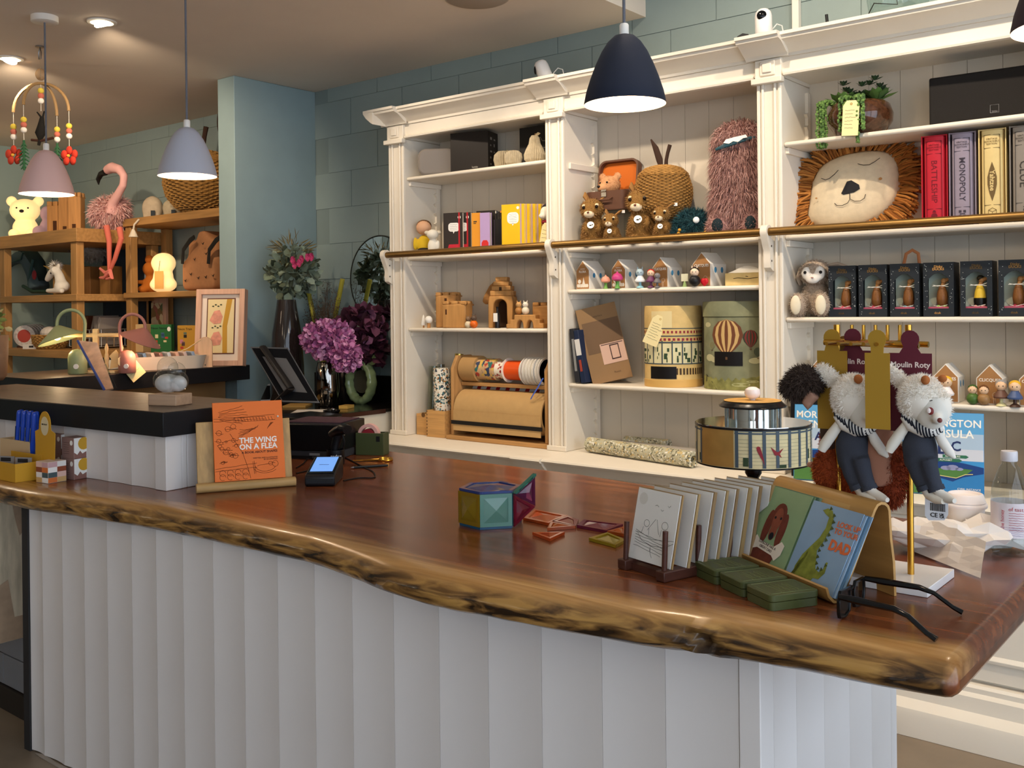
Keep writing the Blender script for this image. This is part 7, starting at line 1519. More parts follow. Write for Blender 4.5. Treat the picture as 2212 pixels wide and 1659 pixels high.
# top of the left stand
GLW = M('ffdf9c', .6, emit=.42)
p = at(58, 505, Z=ZA) if False else vec(-6.83, 3.33, ZA); k = dep(p)/F; p = at(55, 500, Y=3.3); p.z = ZA; t = thing('bear_night_light', 'glowing cream bear-shaped night light on the oak shelf', 'lamp', p, R(50)); s = .29
obj('body', B().ell((0, 0, .27*s), (.30*s, .24*s, .27*s)).ell((0, -.02*s, .70*s), (.36*s, .28*s, .29*s)).ell((-.31*s, 0, .93*s), (.13*s, .08*s, .13*s)).ell((.31*s, 0, .93*s), (.13*s, .08*s, .13*s)).ell((-.2*s, -.24*s, .11*s), (.13*s, .12*s, .12*s)).ell((.2*s, -.24*s, .11*s), (.13*s, .12*s, .12*s)), GLW, t, remesh=.006)
eyes2(t, INK, (-.12*s, -.285*s, .74*s, .022*s), (.14*s, -.28*s, .74*s, .022*s)); obj('nose', B().ell((.0, -.31*s, .66*s), (.055*s, .03*s, .04*s)), INK, t)
light('POINT', 'bear_light', p+vec(.15, -.25, .15), 1.0, WARM, .1)
def px_thing(nm, lab, cat, x, y, Z, Y, rz=0, group=None): p = at(x, y, Y=Y); p.z = Z; return thing(nm, lab, cat, p, rz, group), p, dep(p)/F
t, p, s = px_thing('lilac_soft_toy', 'pale lilac soft toy sitting beside the bear light', 'soft toy', 102, 500, ZA, 3.36, R(40)); obj('body', B().ell((0, 0, 20*s), (16*s, 14*s, 22*s)).ell((-12*s, -14*s, 12*s), (13*s, 11*s, 13*s)).ell((0, 0, 52*s), (15*s, 12*s, 17*s)), M('b89aa8', .9), t, remesh=.008)
for x, w_, h, lab in ((125, 20, 72, 'wide wooden castle tower with arched hole on the oak shelf'), (146, 16, 90, 'slim tall wooden castle tower on the oak shelf'), (166, 15, 84, 'round wooden tower block on the oak shelf')):
    t, p, s = px_thing('wooden_tower', lab, 'toy block', x, 497, ZA, 3.30 if x < 150 else 3.25, R(40)); obj('block', castle(B(), w_*2*s*.9, 24*s, h*s, 10*s), PINE, t, bevel=.004); obj('slot', B().box(-5*s, 3*s, -12.4*s, -12*s, 6*s, 30*s if x < 130 else 16*s), M('4a2a14', .8), t)
# flamingo
t, p, s = px_thing('plush_flamingo', 'pink plush flamingo with legs dangling from the oak shelf', 'soft toy', 240, 494, ZA, 3.36, R(35)); FP = [M('d8a8a0', .9), M('c49088', .9), M('e6c0b6', .9)]
Yf = 3.36; b = B(); bl2 = [ell_px(b, p, 238, 462, 38, 32, Yf), ell_px(b, p, 252, 450, 22, 22, Yf), ell_px(b, p, 242, 488, 26, 14, Yf+.02)]; obj('body', b, FP[0], t, remesh=.012); t.rotation_euler = (0, 0, 0)
fur(t, bl2, 2600, .06, .003, FP, .5, zmin=-9); b = B(); tube_px(b, p, [(240, 462), (243, 440), (255, 420), (266, 400), (268, 380), (258, 366), (242, 362), (230, 368)], Yf-.05, None, [14, 11, 9, 8, 8.5, 10, 12, 10]); obj('neck', b, M('dba59e', .9), t, remesh=.01); b = B(); tube_px(b, p, [(228, 372), (218, 376), (212, 388), (213, 399)], Yf-.06, None, [7, 6, 5, 1]); obj('beak', b, M('15110f', .5), t)
for pts in ([(230, 488), (236, 520), (236, 560), (236, 588)], [(258, 492), (262, 515), (248, 560), (236, 588)]): b = B(); tube_px(b, p, pts, Yf-.10, None, [6.5, 5.5, 4.5, 3.5]); obj('leg', b, M('cf6a58', .8), t)
for pts in ([(238, 585), (228, 590), (216, 580)], [(236, 588), (226, 600), (216, 600)], [(238, 588), (242, 600), (230, 603)]): b = B(); tube_px(b, p, pts, Yf-.11, None, [4.5, 4, 2.5], 8); obj('toe', b, M('d8786a', .8), t)
ft_ = obj('hanging_tassel', B().tube([at(300, 474, Y=3.38)-p, at(290, 485, Y=3.37)-p, at(288, 498, Y=3.37)-p], .006, 6).lathe([(.008, .05), (.03, 0), (0, 0)], 12, at(288, 512, Y=3.37)-p), M('d8cbb4', .9), None); ft_.location = p; ft_.name = 'tassel'; tag(ft_, 'cream tassel hanging over the oak shelf corner', 'tassel')
# top of the right stand
ZD = 1.9855
for x, y, w_, h, c_, lab in ((330, 470, 22, 50, 'b8a68c', 'cream fabric pouch standing on the oak shelf'), (374, 468, 22, 40, 'a89a80', 'smaller pale fabric pouch beside the cream one')):
    t, p, s = px_thing('fabric_pouch', lab, 'pouch', x, y, ZD, 3.55, R(40)); obj('bag', B().ell((0, 0, h*s*.5), (w_*s*1.05, w_*s*.8, h*s*.55)).box(-w_*s*.85, w_*s*.85, -w_*s*.55, w_*s*.55, 0.002, h*s*.8), M(c_, .9, var=.1, vs=30), t, remesh=.012); obj('label', B().box(w_*s*.1, w_*s*.5, -w_*s*.86, -w_*s*.80, h*s*.15, h*s*.38), M('2c3238', .7), t)
pb = at(436, 458, Y=3.49); pb.z = ZD; apple_basket('apple_basket', 'large apple-shaped cane basket above the oak shelf', pb, 1.85, 0, False); t = thing('hair_brush', 'dark wooden brush standing up behind the big cane basket', 'brush', pb+vec(.06, .1, .30)); b = B().ell((0, 0, .26), (.035, .015, .085)).cyl((0, 0, 0), (0, 0, .2), .016, .012); obj('handle', b, M('3a2018', .5), t, remesh=.006)
# middle shelf, left stand
t, p, s = px_thing('hobby_horse', 'dark green hobby horse head on the oak shelf', 'soft toy', 62, 632, ZB_, 3.40, 0); HM = M('24332f', .9); b = B(); Yh = 3.40
for pts, rs in (([(85, 625), (78, 590), (60, 560), (42, 555)], [22, 20, 17, 14]), ([(42, 555), (25, 565), (16, 575)], [14, 11, 8])): tube_px(b, p, pts, Yh, None, rs)
obj('head', b, M('4a5a60', .9), t, remesh=.012); b = B(); tube_px(b, p, [(45, 540), (65, 545), (82, 570), (92, 610)], Yh+.01, None, [6, 14, 15, 12]); mb = obj('mane', b, HM, t); b = B(); tube_px(b, p, [(20, 568), (45, 560), (50, 545)], Yh-.06, None, [2, 2, 2]); tube_px(b, p, [(62, 615), (66, 585), (72, 560)], Yh-.06, None, [3, 3, 3]); obj('bridle', b, M('2f4a48', .7), t); obj('red_patch', B().ell(at(74, 594, Y=Yh-.09)-p, (9*s, 3*s, 10*s)), M('8a2a30', .8), t)
obj('rocker', B().tube([at(50, 618, Y=3.25)-p, at(70, 630, Y=3.22)-p, at(108, 630, Y=3.22)-p], .012, 8), M('1f3a2c', .6), t)
t, p, s = px_thing('plush_unicorn', 'small white plush unicorn with a gold horn', 'soft toy', 118, 632, ZB_, 3.22, 0); b = B(); Yv = 3.22
ell_px(b, p, 134, 618, 16, 13, Yv)
tube_px(b, p, [(132, 612), (128, 596), (122, 584)], Yv, None, [12, 10, 9]); tube_px(b, p, [(122, 583), (112, 590), (104, 601), (101, 606)], Yv-.01, None, [10, 9, 7, 5]); tube_px(b, p, [(136, 628), (118, 628), (102, 628)], Yv-.03, None, [6, 6, 5]); ell_px(b, p, 127, 574, 4, 7, Yv); obj('body', b, M('e6dfd2', .9), t, remesh=.008); b = B(); tube_px(b, p, [(110, 582), (102, 577), (94, 574)], Yv, None, [3, 2.2, .6]); obj('horn', b, M('c9a04a', .35, .6), t); fur(t, [(tuple(at(120, 576, Y=Yv)-p), (10*s, 8*s, 8*s))], 260, .04, .002, CRF, .4, name='mane')
obj('eye', B().ell(at(110, 590, Y=Yv-.035)-p, .006), INK, t)
for x, w_, h, c_, lab in ((140, 14, 66, 'a8804a', 'upright wooden box with oval hole on the oak shelf'), (178, 13, 64, '7a5230', 'brown storage box behind the oak post'), (200, 11, 62, '96683a', 'tan storage box in the middle of the shelf'), (240, 14, 62, '8a6032', 'brown storage box behind the flamingo feet')):
    t, p, s = px_thing('storage_box', lab, 'box', x, 630, ZB_, 3.30 if x < 150 else 3.5, R(20)); obj('box', B().box(-w_*s, w_*s, -.06, .06, 0, h*s), wood(c_, 2, .55, .15, 5), t, bevel=.003)
    if x == 140: obj('oval_hole', disc(B(), 0, h*s*.62, 6*s, 11*s, -.0612, -.0602), M('c9b9a4', .4), t)
t, p, s = px_thing('grey_cushion_toy', 'grey long-haired plush lying on the boxes', 'soft toy', 195, 562, ZB_+.175, 3.50, 0); b = B(); gb = [ell_px(b, p, 195, 545, 34, 18, 3.5), ell_px(b, p, 155, 530, 14, 10, 3.5), ell_px(b, p, 175, 528, 14, 12, 3.5)]; obj('body', b, M('8f8a84', .9), t, remesh=.012); fur(t, gb, 900, .04, .003, [M('98938c', .9), M('837e78', .9)], .5)
# middle shelf, right stand
t, p, s = px_thing('orange_soft_toy', 'rust orange soft toy sitting behind the white night light', 'soft toy', 325, 626, 1.5075, 3.56, R(35)); obj('body', B().ell((0, 0, 18*s), (16*s, 13*s, 20*s)).ell((-10*s, -12*s, 8*s), (13*s, 12*s, 9*s)).ell((-22*s, -6*s, 24*s), (14*s, 6*s, 5*s)).ell((0, 0, 52*s), (17*s, 15*s, 16*s)), M('b5651f', .9), t, remesh=.01); obj('cap', B().ell((-2*s, 0, 72*s), (9*s, 7*s, 10*s)), M('a85a1a', .9), t)
t, p, s = px_thing('pebble_night_light', 'glowing cream rounded night light with kraft tag on the oak shelf', 'lamp', 353, 624, 1.5075, 3.46, R(38)); obj('body', B().ell((0, 0, 16*s), (30*s, 20*s, 18*s)).ell((0, 0, 34*s), (22*s, 17*s, 22*s)).ell((1*s, 0, 62*s), (27*s, 22*s, 23*s)), GLW, t, remesh=.01); obj('kraft_tag', B().box(-9*s, 10*s, -26*s, -25.4*s, 6*s, 44*s), M('b58a4a', .7), t); obj('tag_string', B().tube([(0, -25.6*s, 43*s), (2*s, -24*s, 66*s)], .0015, 4), DARKINK, t); light('POINT', 'night_light', p+vec(.12, -.14, .1), .7, WARM, .06)
t, p, s = px_thing('weekend_bag', 'tan fabric weekend bag with black straps and bird print', 'bag', 432, 620, 1.5075, 3.56, 0); Yb2 = 3.56; BGm = M('a8754e', .9, var=.06, vs=40); b = B()
c_ = at(430, 594, Y=Yb2)-p+vec(.13, 0, 0); b.prism(rrect(c_.x-54*s, c_.x+62*s, .002, c_.z+32*s, 14*s), c_.y-.11, c_.y+.11, 'y'); b.prism([(c_.x-50*s, c_.z+10*s), (c_.x+60*s, c_.z+10*s), (c_.x+58*s, c_.z+70*s), (c_.x+38*s, c_.z+74*s), (c_.x+10*s, c_.z+92*s), (c_.x-8*s, c_.z+90*s), (c_.x-18*s, c_.z+70*s), (c_.x-44*s, c_.z+76*s)], c_.y-.08, c_.y+.10, 'y')
obj('bag', b, BGm, t, remesh=.014)
for x in (402, 458): b = B(); tube_px(b, p, [(x-8, 570), (x-6, 540), (x+8, 520), (x+18, 512)], Yb2-.135, None, [6, 6, 6, 5], 6, flat=.3); obj('strap', b, M('1a1714', .8), t)
for x, y in ((412, 592), (428, 600), (444, 598), (460, 595), (420, 560), (438, 526), (445, 548), (400, 606)): obj('bird_mark', B().prism([(-5*s, 2*s), (-1*s, 0), (5*s, 3*s), (1*s, -3*s)], -.001, .001, 'y', 0, Matrix.Translation(at(x, y, Y=Yb2-.118)-p)), M('2a1c14', .8), t)
t, p, s = px_thing('small_house_picture', 'small framed picture behind the night light', 'picture', 325, 600, 1.56, 3.70, 0); obj('panel', B().box(-22*s, 24*s, -.004, .004, 0, 40*s), M('a9b4bc', .6), t); obj('arch', disc(B(), 0, 30*s, 18*s, 16*s, -.006, -.0045), M('b06a4a', .6), t)
# lower shelves
for k in range(5):
    t, p, s = px_thing('round_gift_tin', 'round patterned gift tin, %s in its row' % ('frontmost', 'second', 'third', 'fourth', 'rearmost')[k], 'tin', 55+6*k, 745, ZCc, 3.24+.045*k, R(42), 'round gift tins in a row'); T4 = Matrix.Translation((0, 0, 23*s+.006)) @ Matrix.Rotation(R(90), 4, 'X'); obj('tin', B().lathe([(22*s, -.02), (23*s, -.018), (23*s, .018), (22*s, .02)], 32, T=T4), M('d9d0c6', .5, var=.25, vs=60), t)
    obj('red_label', B().lathe([(14*s, .0203), (14*s, .0212)], 28, T=T4), M('b0483c', .5), t); obj('foot', B().box(-16*s, 16*s, -.018, .018, 0, .012), M('3a241c', .6), t)
t, p, s = px_thing('paper_box', 'small white labelled box in front of the round tins', 'box', 68, 747, ZCc, 3.13, R(35)); obj('box', B().box(-14*s, 16*s, -.03, .03, 0, 10*s), M('e0d8cc', .6), t); obj('barcode', B().box(0, 10*s, -.031, -.0302, 3*s, 7*s), DARKINK, t)
t, p, s = px_thing('oval_basket', 'dark rimmed oval cane basket of goods on the oak shelf', 'basket', 110, 746, ZCc, 3.22, 0); obj('weave', wicker([(26*s, .003), (34*s, 12*s), (37*s, 30*s)], 9, 20, .12, .006), CANE, t, kind='stuff'); obj('core', B().lathe([(25*s, 0.001), (32*s, 12*s), (35*s, 28*s)], 28), GAP_SHADE, t); obj('tissue', B().ell((0, 0, 34*s), (26*s, 20*s, 14*s)), M('d8ccc0', .8), t, smooth=None)  # dark core paints the shade seen through the weave
t, p, s = px_thing('wire_basket', 'pale wire basket of books behind the oak post', 'basket', 215, 746, ZCc, 3.45, R(15)); wb_ = B()
for z in (4, 22, 40): wb_.tube([(-46*s, -.12, z*s), (46*s, -.12, z*s), (46*s, .12, z*s), (-46*s, .12, z*s), (-46*s, -.12, z*s)], .003, 4)
for i in range(9): x = (-46+11.5*i)*s; wb_.tube([(x, -.12, 4*s), (x, -.12, 40*s)], .0022, 4); wb_.tube([(x, .12, 4*s), (x, .12, 40*s)], .0022, 4)
obj('wire', wb_, M('c9c4ba', .4, .6), t)
for k, (c_, tl_) in enumerate((('b0a498', 10), ('6a3a20', 6), ('8a8078', 16), ('c8beb0', 20), ('948a80', -6))):
    t2 = thing('boxed_set', ('grey', 'brown', 'dusky', 'pale', 'taupe')[k]+' sleeve standing in the wire basket', 'book', p+vec(-.10+.055*k, .0, .02), rot=(0, R(tl_), R(15))); obj('sleeve', B().box(-.012, .012, -.10, .10, 0, .20), M(c_, .6), t2, bevel=.002)
for x0, x1, c_, lab, col2 in ((324, 372, '2f6b3a', 'green boxed toy set standing on the oak shelf', 'd8b040'), (382, 424, 'd09a3a', 'orange-yellow boxed toy set standing on the oak shelf', '6a7a6a')):
    t, p, s = px_thing('boxed_toy_set', lab, 'box', (x0+x1)/2, 752, 1.1205, 3.43, R(30)); w_ = (x1-x0)*s/2; obj('box', B().box(-w_, w_, 0, .04, 0, 62*s), M(c_, .5), t, bevel=.002); text(t, 'Neon Nation' if col2 == 'd8b040' else 'Neon Train', 7*s, Matrix.Translation((-w_*.15, -.0006, 54*s)) @ FRONT, INK, .0003)
    rn = random.Random(x0)
    for k in range(7): cx, cz = rn.uniform(-w_*.75, w_*.6), rn.uniform(6*s, 44*s); obj('toy_print', B().box(cx, cx+7*s, -.001, -.0003, cz, cz+rn.uniform(4, 9)*s), M(rn.choice(('c84a3a', col2, 'e0d0a0', '4a6a8a', '2a2a2a', 'd88a9a')), .5), t)
    if col2 == 'd8b040': obj('logo_dot', disc(B(), w_*.78, 52*s, 4*s, 5*s, -.001, -.0003), PAPER, t)
for k in range(3): t, p, s = px_thing('wood_crate', ('lowest', 'middle', 'topmost')[k]+' little pale crate stacked beside the green toy set', 'box', 308, 752, 1.1205+.061*k, 3.48, R(20)); obj('crate', B().box(-14*s, 15*s, -.05, .05, 0.0005, .0595), M('c8a878', .7), t, bevel=.002)
t, p, s = px_thing('floral_picture', 'framed floral print leaning behind the boxed sets', 'picture', 340, 752, 1.1205, 3.62, 0); obj('frame', B().box(-34*s, 34*s, 0, .02, 0, 116*s), PINK, t, bevel=.002); obj('print', B().box(-22*s, 22*s, -.002, -.0003, 14*s, 104*s), speckle('d8c49a', ['a8604a', '5f6a40', '8a6a3a'], 'floral_print', 26), t)
# plant pot at the left frame edge
p = onF(-18, 822); t = thing('clay_pot_plant', 'tall clay pot with a leafy sprig at the left frame edge', 'potted plant', p); s = dep(p)/F; obj('pot', B().lathe([(22*s, 0), (30*s, 10*s), (33*s, 60*s), (34*s, 98*s), (30*s, 98*s), (28*s, 80*s), (0, 78*s)], 32), M('8a6a50', .6, var=.2, vs=12), t, smooth=60); bunch(t, 'leaves', vec(0, 0, 120*s), (.06, .06, .06), 50, .05, .02, [M('7a8a4a', .6), M('b9a878', .6)], 1.0)
# ---- left end of the slab: pens and small boxes
YELL = M('c9962a', .5)
p = onS(33, 1043); HX = .035; t = thing('yellow_display_box', 'yellow open card display box with a rounded header', 'display box', p, R(2)); obj('tray', B().box(-.20, 0, 0, .002, 0, .058).box(-.20, 0, .085, .087, 0, .075).box(-.002, 0, .002, .085, 0, .058).box(-.20, -.198, .002, .085, 0, .058).box(-.198, -.002, .002, .085, 0, .002), YELL, t)
hp = [(-.075, .0), (.035, .0), (.045, .15), (.02, .158)]+arc(-.018, .175, .036, -10, 190, 12, .042)+[(-.055, .158), (-.08, .15)]; obj('header', B().prism([(x_+HX, z_) for x_, z_ in hp], .0875, .089, 'y'), YELL, t); hb_ = disc(B(), -.018+HX, .17, .023, .03, .0862, .0872, 24); obj('header_label', hb_, M('d9c8a0', .6), t); text(t, 'BIRTHDAY', .007, Matrix.Translation((-.018+HX, .0858, .175)) @ FRONT, DARKINK, .0002)
for k, x in enumerate((-.13, -.055)):
    t2 = thing('packet_slip', ('left', 'right')[k]+' barcoded slip standing in the yellow display box', 'packet', p+vec(x, .03+.02*k, .0025), R(25)); obj('slip', B().box(-.03, .03, 0, .004, 0, .066), M('8f8a86', .5), t2); obj('barcode', B().box(-.02, .018, -.001, -.0002, .05, .062), DARKINK, t2)
p = vec(-3.325, 1.355, ST+.0005); t = thing('pen_box', 'pale wooden box holding blue pens behind the yellow display', 'holder', p, R(2)); obj('box', B().box(-.16, .04, .16, .165, 0, .105).box(-.16, .04, .20, .205, 0, .105).box(-.16, -.155, .165, .20, 0, .105).box(.035, .04, .165, .20, 0, .105).box(-.155, .035, .165, .20, 0, .004), M('d2b48a', .6), t)
BLU = M('2347b0', .12, coat=.5)
for k in range(8):
    t2 = thing('blue_pen', 'shiny blue pen, %s from the right in its wooden box' % ('first', 'second', 'third', 'fourth', 'fifth', 'sixth', 'seventh', 'eighth')[k], 'pen', p+vec(.018-.036*(k//2)-.018*(k % 2), .174+.016*(k % 2), .006), rot=(R(2), R(12), 0), group='blue pens in the wooden box'); obj('barrel', B().lathe([(.007, 0), (.0085, .05), (.0085, .195), (.006, .203), (0, .205)], 16), BLU, t2, smooth=60); obj('clip', B().box(-.0015, .0015, -.0108, -.0092, .10, .15), M('d0d0d8', .15, 1), t2)
def small_box(lab, px_, z, c1, kind):
    p = onS(*px_); t = thing('gift_carton', lab, 'box', (p.x, p.y, p.z+z), R(7), 'small printed gift cartons'); s = .062; obj('carton', B().box(-s, 0, 0, s, 0, .066), M(c1, .5), t, bevel=.0006); x1_ = .0006
    if kind == 'sun':
        obj('side_ground', B().box(.0002, x1_, .001, s-.001, .001, .065), M('eeebe4', .5), t); obj('sun_print', B().prism(arc(.035, .046, .02, 0, 360, 16), x1_, x1_+.0004, 'x'), M('c99a2e', .5), t); obj('hill_print', B().prism([(.001, .001), (s-.018, .001), (s-.018, .02), (.03, .014), (.022, .024), (.012, .012), (.001, .02)], x1_, x1_+.0004, 'x'), M('8a6258', .5), t); obj('edge_print', B().box(x1_, x1_+.0004, s-.016, s-.001, .001, .045), M('b9988c', .5), t)
        obj('front_label', disc(B(), -.012, .05, .007, .008, -.0008, -.0002, 14), M('efe9de', .5), t); b = B(); rn = random.Random(3)
        for k in range(6): scribble(b, -.052, -.024, .05-.007*k, -.0005, rn, .0006)
        obj('front_text', b, M('5a4038', .6), t)
    else:
        rn = random.Random(6); cs_ = ['d8753a', 'cfa56a', '4a5a5c', 'e0b8a8', 'efeae2', '8f4a30', 'c9a0a0', 'e6e0da']
        for k in range(8): y0 = (k % 2)*.031; z0_ = (k//2)*.016; obj('patch_print', B().box(.0002, x1_, y0+.0005, y0+.0305, z0_+.001, z0_+.0165), M(cs_[k], .5), t); obj('patch_print', B().box(-s+y0+.0005, -s+y0+.0305, -x1_, -.0002, z0_+.001, z0_+.0165), M(cs_[(k*3+1) % 8], .5), t)
    return t
small_box('bottom right brown gift carton with a yellow sun print', (160, 1037), 0, '8f6f66', 'sun'); small_box('top right brown gift carton stacked on its twin', (160, 1037), .0665, '8f6f66', 'sun'); small_box('top left brown gift carton at the back of the stack', (132, 1026), .0665, '8f6f66', 'sun'); small_box('bottom left brown gift carton behind the patchwork one', (132, 1026), 0, '8f6f66', 'sun'); small_box('patchwork coloured gift carton in front of the stack', (104, 1045), 0, 'd9c4b4', 'patch')
# ================================================================ ceiling and lamps
def atz(x, y, z): d = ray(x, y); return Vector((d[0]*z, d[1]*z, HC+d[2]*z))
def pendant(lab, x, y, wpx, col, hz, inner='f2e2d4', power=9):
    z = .22*F/wpx; p = atz(x, y, z); t = thing('pendant_lamp', lab, 'lamp', (p.x, p.y, p.z)); m_ = M(col, .75, bump=.1, bs=300)
    o_ = [(.110, 0), (.1105, .004), (.104, .035), (.092, .072), (.078, .108), (.062, .142), (.045, .168), (.028, .184), (.012, .189)]; i_ = [(.010, .180), (.026, .176), (.042, .161), (.058, .137), (.074, .104), (.088, .070), (.1, .034), (.1065, .003)]
    obj('shade', B().lathe(o_, 48, cap=False), m_, t, smooth=80); obj('shade_lining', B().lathe(i_+[(.110, 0.0)], 48, cap=False), M(inner, .5), t, smooth=80)
    obj('lamp_holder', B().lathe([(.0125, .1885), (.0125, .214), (.010, .218), (0, .218)], 20), M('e9e6e0', .4), t); obj('cord', B().cyl((0, 0, .217), (0, 0, hz-p.z-.028), .0042, n=8), M('6f7078', .8, bump=.6, bs=900), t)
    obj('ceiling_rose', B().lathe([(.055, hz-p.z-.001), (.055, hz-p.z-.026), (.052, hz-p.z-.028), (0, hz-p.z-.028)], 32), M('e9e2d8', .5), t); obj('bulb', B().ell((0, 0, .022), (.032, .032, .030), 24, 14), M('ffe9c4', .5, emit=4), t)
    light('POINT', 'pendant_light', (p.x, p.y, p.z-.02), power, WARM2, .03); return t
pendant('pink pendant lamp on the left, nearest the oak shelves', 101, 420, 111, 'dab4ae', ZC, 'f0d8d0', 3)
pendant('lilac grey pendant lamp before the blue wall pier', 405, 381, 123, 'b4b6c2', ZC, 'f2dccc', 3)
pendant('navy blue pendant lamp in front of the white shelving', 1350, 226, 176, '1e2536', 3.45, 'f6e6cc', 4)
pendant('dark plum pendant lamp just showing at the right edge', 2322, 60, 250, '3a2a34', 3.45, 'f2dccc', 4)
def downlight(lab, x, y, aim, power, tilt):
    p = at(x, y, Z=ZC-.001); t = thing('downlight', lab, 'ceiling light', (p.x, p.y, ZC-.0005)); obj('trim_ring', B().lathe([(.062, 0), (.062, -.005), (.048, -.007), (.044, 0)], 32, cap=False), M('e9e4da', .4), t)
    obj('lamp', B().lathe([(.034, .0), (.036, -.014), (.030, -.02), (0, -.02)], 24, T=Matrix.Rotation(R(tilt), 4, 'X')), M('fff0d0', .5, emit=8), t); light('SPOT', 'downlight_beam', (p.x, p.y, ZC-.05), power, WARM2, .03, aim, 92, .8)
downlight('left recessed downlight by the baby mobile', 22, 126, (-6.8, 3.3, 1.6), 42, -20); downlight('recessed downlight above the oak shelves', 220, 47, (-5.6, 3.5, 1.5), 46, 20)
p = at(1030, -4, Z=ZC-.001); t = thing('ceiling_speaker', 'round flush ceiling speaker at the top of the picture', 'speaker', (p.x, p.y, ZC-.0005)); obj('grille', B().lathe([(.125, 0), (.125, -.006), (.118, -.010), (0, -.011)], 40), M('a89a8c', .7, bump=.5, bs=700), t); obj('rim', B().lathe([(.132, 0), (.132, -.004), (.1255, -.006)], 40), M('b5a698', .6), t)
# baby mobile
zm = 5.0; O = atz(88, 180, zm); t = thing('baby_mobile', 'wooden baby mobile of felt flowers, beads and a black bird', 'mobile', O); s = zm/F; WD = M('9a7a50', .6)
hk = at(86, 100, Z=ZC-.001); obj('ceiling_hook', B().lathe([(.02, 0), (.02, -.006), (0, -.006)], 16, hk-O), M('8a8580', .3, .8), t); obj('clip', B().tube([hk-O+vec(0, 0, -.004), hk-O+vec(.012, 0, -.03), hk-O+vec(.010, 0, -.06), hk-O+vec(-.01, 0, -.06), hk-O+vec(-.012, 0, -.03), hk-O+vec(0, 0, -.008)], .003, 6), M('8a8580', .3, .9), t)
obj('cord', B().cyl(hk-O+vec(0, 0, -.06), vec(0, 0, .02), .0012, n=5), M('d9cdb8', .8), t); obj('wooden_bead', B().ell((0, 0, 19*s), (11*s, 11*s, 13*s)), M('a88a68', .6), t)
IR = Vector((math.cos(TH), math.sin(TH), 0)); IF = Vector((-math.sin(TH), math.cos(TH), 0)); FLT = ['d9c04a', 'c06a58', 'ece4d8']
def strand(d, top, n_beads_z, bottom, nm):
    a = d+vec(0, 0, top); e = d+vec(0, 0, bottom); c_ = obj('string', B().cyl(a, e, .0015, n=5), M('d9d2c4', .8), t)
    for k in range(3): obj('felt_bead', B().ell(d+vec(0, 0, n_beads_z-k*11*s), 6.5*s, 14, 10), M(FLT[k], .9), c_)
for u, v, top, bz, bot in ((-60, 0, -62, -93, -135), (60, 0, -60, -93, -140), (-28, -20, -50, -82, -128), (24, 22, -66, -96, -142), (0, 0, 0, -16, -60)):
    d = IR*u*s+IF*v*s; strand(d, top*s, bz*s, bot*s, '')
    if u or v:
        r_ = (u*u+v*v)**.5*s; dn = d.normalized(); obj('arm', B().tube([dn*r_*math.sin(R(a))+vec(0, 0, -62*s*(1-math.cos(R(a)))*(top/-62)) for a in range(0, 91, 10)], 3.2*s, 8), WD, t)
for u, v, bz, c_ in ((-60, 0, -155, 'c0402c'), (60, 0, -158, 'cc3c2a')):
    d = IR*u*s+vec(0, 0, bz*s); b = B()
    for k in range(5): a = R(72*k+20); q = d+(IR*math.cos(a)+vec(0, 0, math.sin(a)))*12*s; b.ell(q, (11*s, 5*s, 10*s), 12, 8)
    f_ = obj('felt_flower', b, M(c_, .9), t); obj('flower_centre', B().ell(d-IF*5*s, 3.5*s), M('d9a23a', .9), f_)
for u, v in ((-28, -20), (24, 22)):
    d = IR*u*s+IF*v*s; b = B()
    for k in range(7):
        z = (-132-8*k)*s; w_ = (4+3*math.sin(k*.5))*s; b.tube([d+vec(0, 0, z), d+IR*w_*1.6+vec(0, 0, z-8*s)], [2.5*s, 1*s], 5); b.tube([d+vec(0, 0, z), d-IR*w_*1.6+vec(0, 0, z-8*s)], [2.5*s, 1*s], 5)
    obj('felt_leaf', b.tube([d+vec(0, 0, -126*s), d+vec(0, 0, -190*s)], 2.5*s, 6), M('2f5a3a', .9), t)
b = B(); P2 = lambda u, z, v=0: IR*u*s+IF*v*s+vec(0, 0, z*s)
b.tube([P2(2, -72), P2(0, -90), P2(-2, -108), P2(-3, -122)], [4*s, 7*s, 11*s, 4*s], 10).tube([P2(2, -76), P2(-9, -62)], [2.5*s, 1.5*s], 5).tube([P2(3, -76), P2(7, -60)], [2.5*s, 1.5*s], 5).tube([P2(-3, -118), P2(-6, -134)], [4*s, 3*s], 6); obj('black_bird', b, M('14120f', .9), t); obj('twig_perch', B().tube([P2(-22, -122), P2(0, -124), P2(26, -118)], 3*s, 6), M('3a1f14', .8), t)
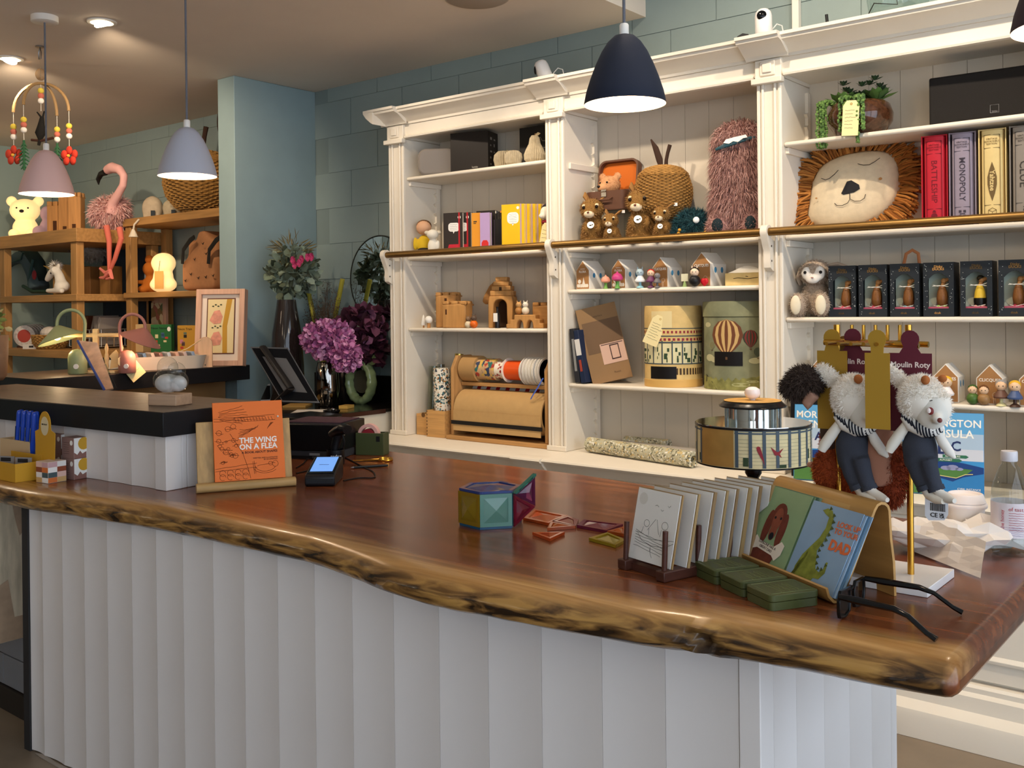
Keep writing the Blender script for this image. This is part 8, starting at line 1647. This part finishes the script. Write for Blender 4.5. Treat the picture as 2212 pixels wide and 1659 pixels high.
# ---- on top of the white shelving
def baby_cam(lab, x, y, h, tilt, aim):
    p = at(x, y, Y=3.50); p.z = 2.3705; t = thing('security_camera', lab, 'camera', p, R(30)); WP = M('ece8e4', .3); obj('foot', B().lathe([(.028, 0), (.028, .004), (.012, .008), (.006, .02), (.006, .03)], 24), WP, t, smooth=50)
    T_ = Matrix.Translation((0, 0, .028)) @ Matrix.Rotation(R(tilt), 4, 'Y' if aim else 'X'); hd_ = obj('head', B().lathe([(.030, 0), (.032, .003), (.032, h-.03), (.029, h-.014), (.02, h-.004), (.008, h), (0, h)], 32, T=T_), WP, t, smooth=60)
    if aim: c_ = T_ @ Vector((-.031, -.006, h*.6)); obj('lens', B().ell(c_, (.006, .018, .019)), M('0a0a0c', .1), hd_)
    else: c_ = T_ @ Vector((-.008, -.026, h*.66)); obj('lens', B().ell(c_, (.019, .010, .019)), M('0a0a0c', .1), hd_)
    obj('cable', B().tube([(.03, .01, .05), (.05, .02, .075), (.07, .03, .07), (.078, .035, .03), (.075, .04, .004)], .0022, 6), WP, t); return t
baby_cam('small white security camera on the cornice left of the navy lamp', 1180, 167, .085, -22, True); baby_cam('white security camera with black lens facing the room on the cornice', 1650, 72, .105, -8, False)
p = at(1605, 90, Y=3.52); p.z = 2.3705; t = thing('black_cable_block', 'black angular adaptor on the cornice beside the camera', 'adaptor', p, R(20)); obj('block', B().prism([(-.03, 0), (.035, 0), (.022, .05), (.0, .055), (-.02, .045)], -.015, .015, 'y'), M('141416', .5), t)
p = at(1790, 48, Y=3.6); p.z = 2.3705; t = thing('router_aerial', 'thin black aerial sticking up behind the cornice', 'aerial', p); obj('rod', B().tube([(0, 0, 0), (-.008, 0, .09)], .006, 8), M('17171a', .5), t); obj('hinge', B().ell((0, 0, .006), .009), M('17171a', .5), t)
a = at(1722, 60, Y=3.735); struct('trim_1', B().box(a.x-.014, a.x+.014, 3.715, 3.7445, 2.37, 3.449), M('e6e0d4', .5), bevel=.003)
p = at(1940, 22, Y=3.58); p.z = 2.3705; t = thing('glass_terrarium', 'clear glass jar wrapped with wire on top of the shelving', 'jar', p); obj('glass', B().lathe([(.07, 0), (.095, .03), (.105, .09), (.09, .16), (.05, .2), (.05, .24)], 32, cap=False), glassm('eef4f2', .03), t, smooth=60); obj('wire', B().tube([(-.11, -.03, .02), (-.05, -.1, .06), (.03, -.1, .04), (.02, -.1, .12)], .002, 5), M('2a2826', .5, .5), t)
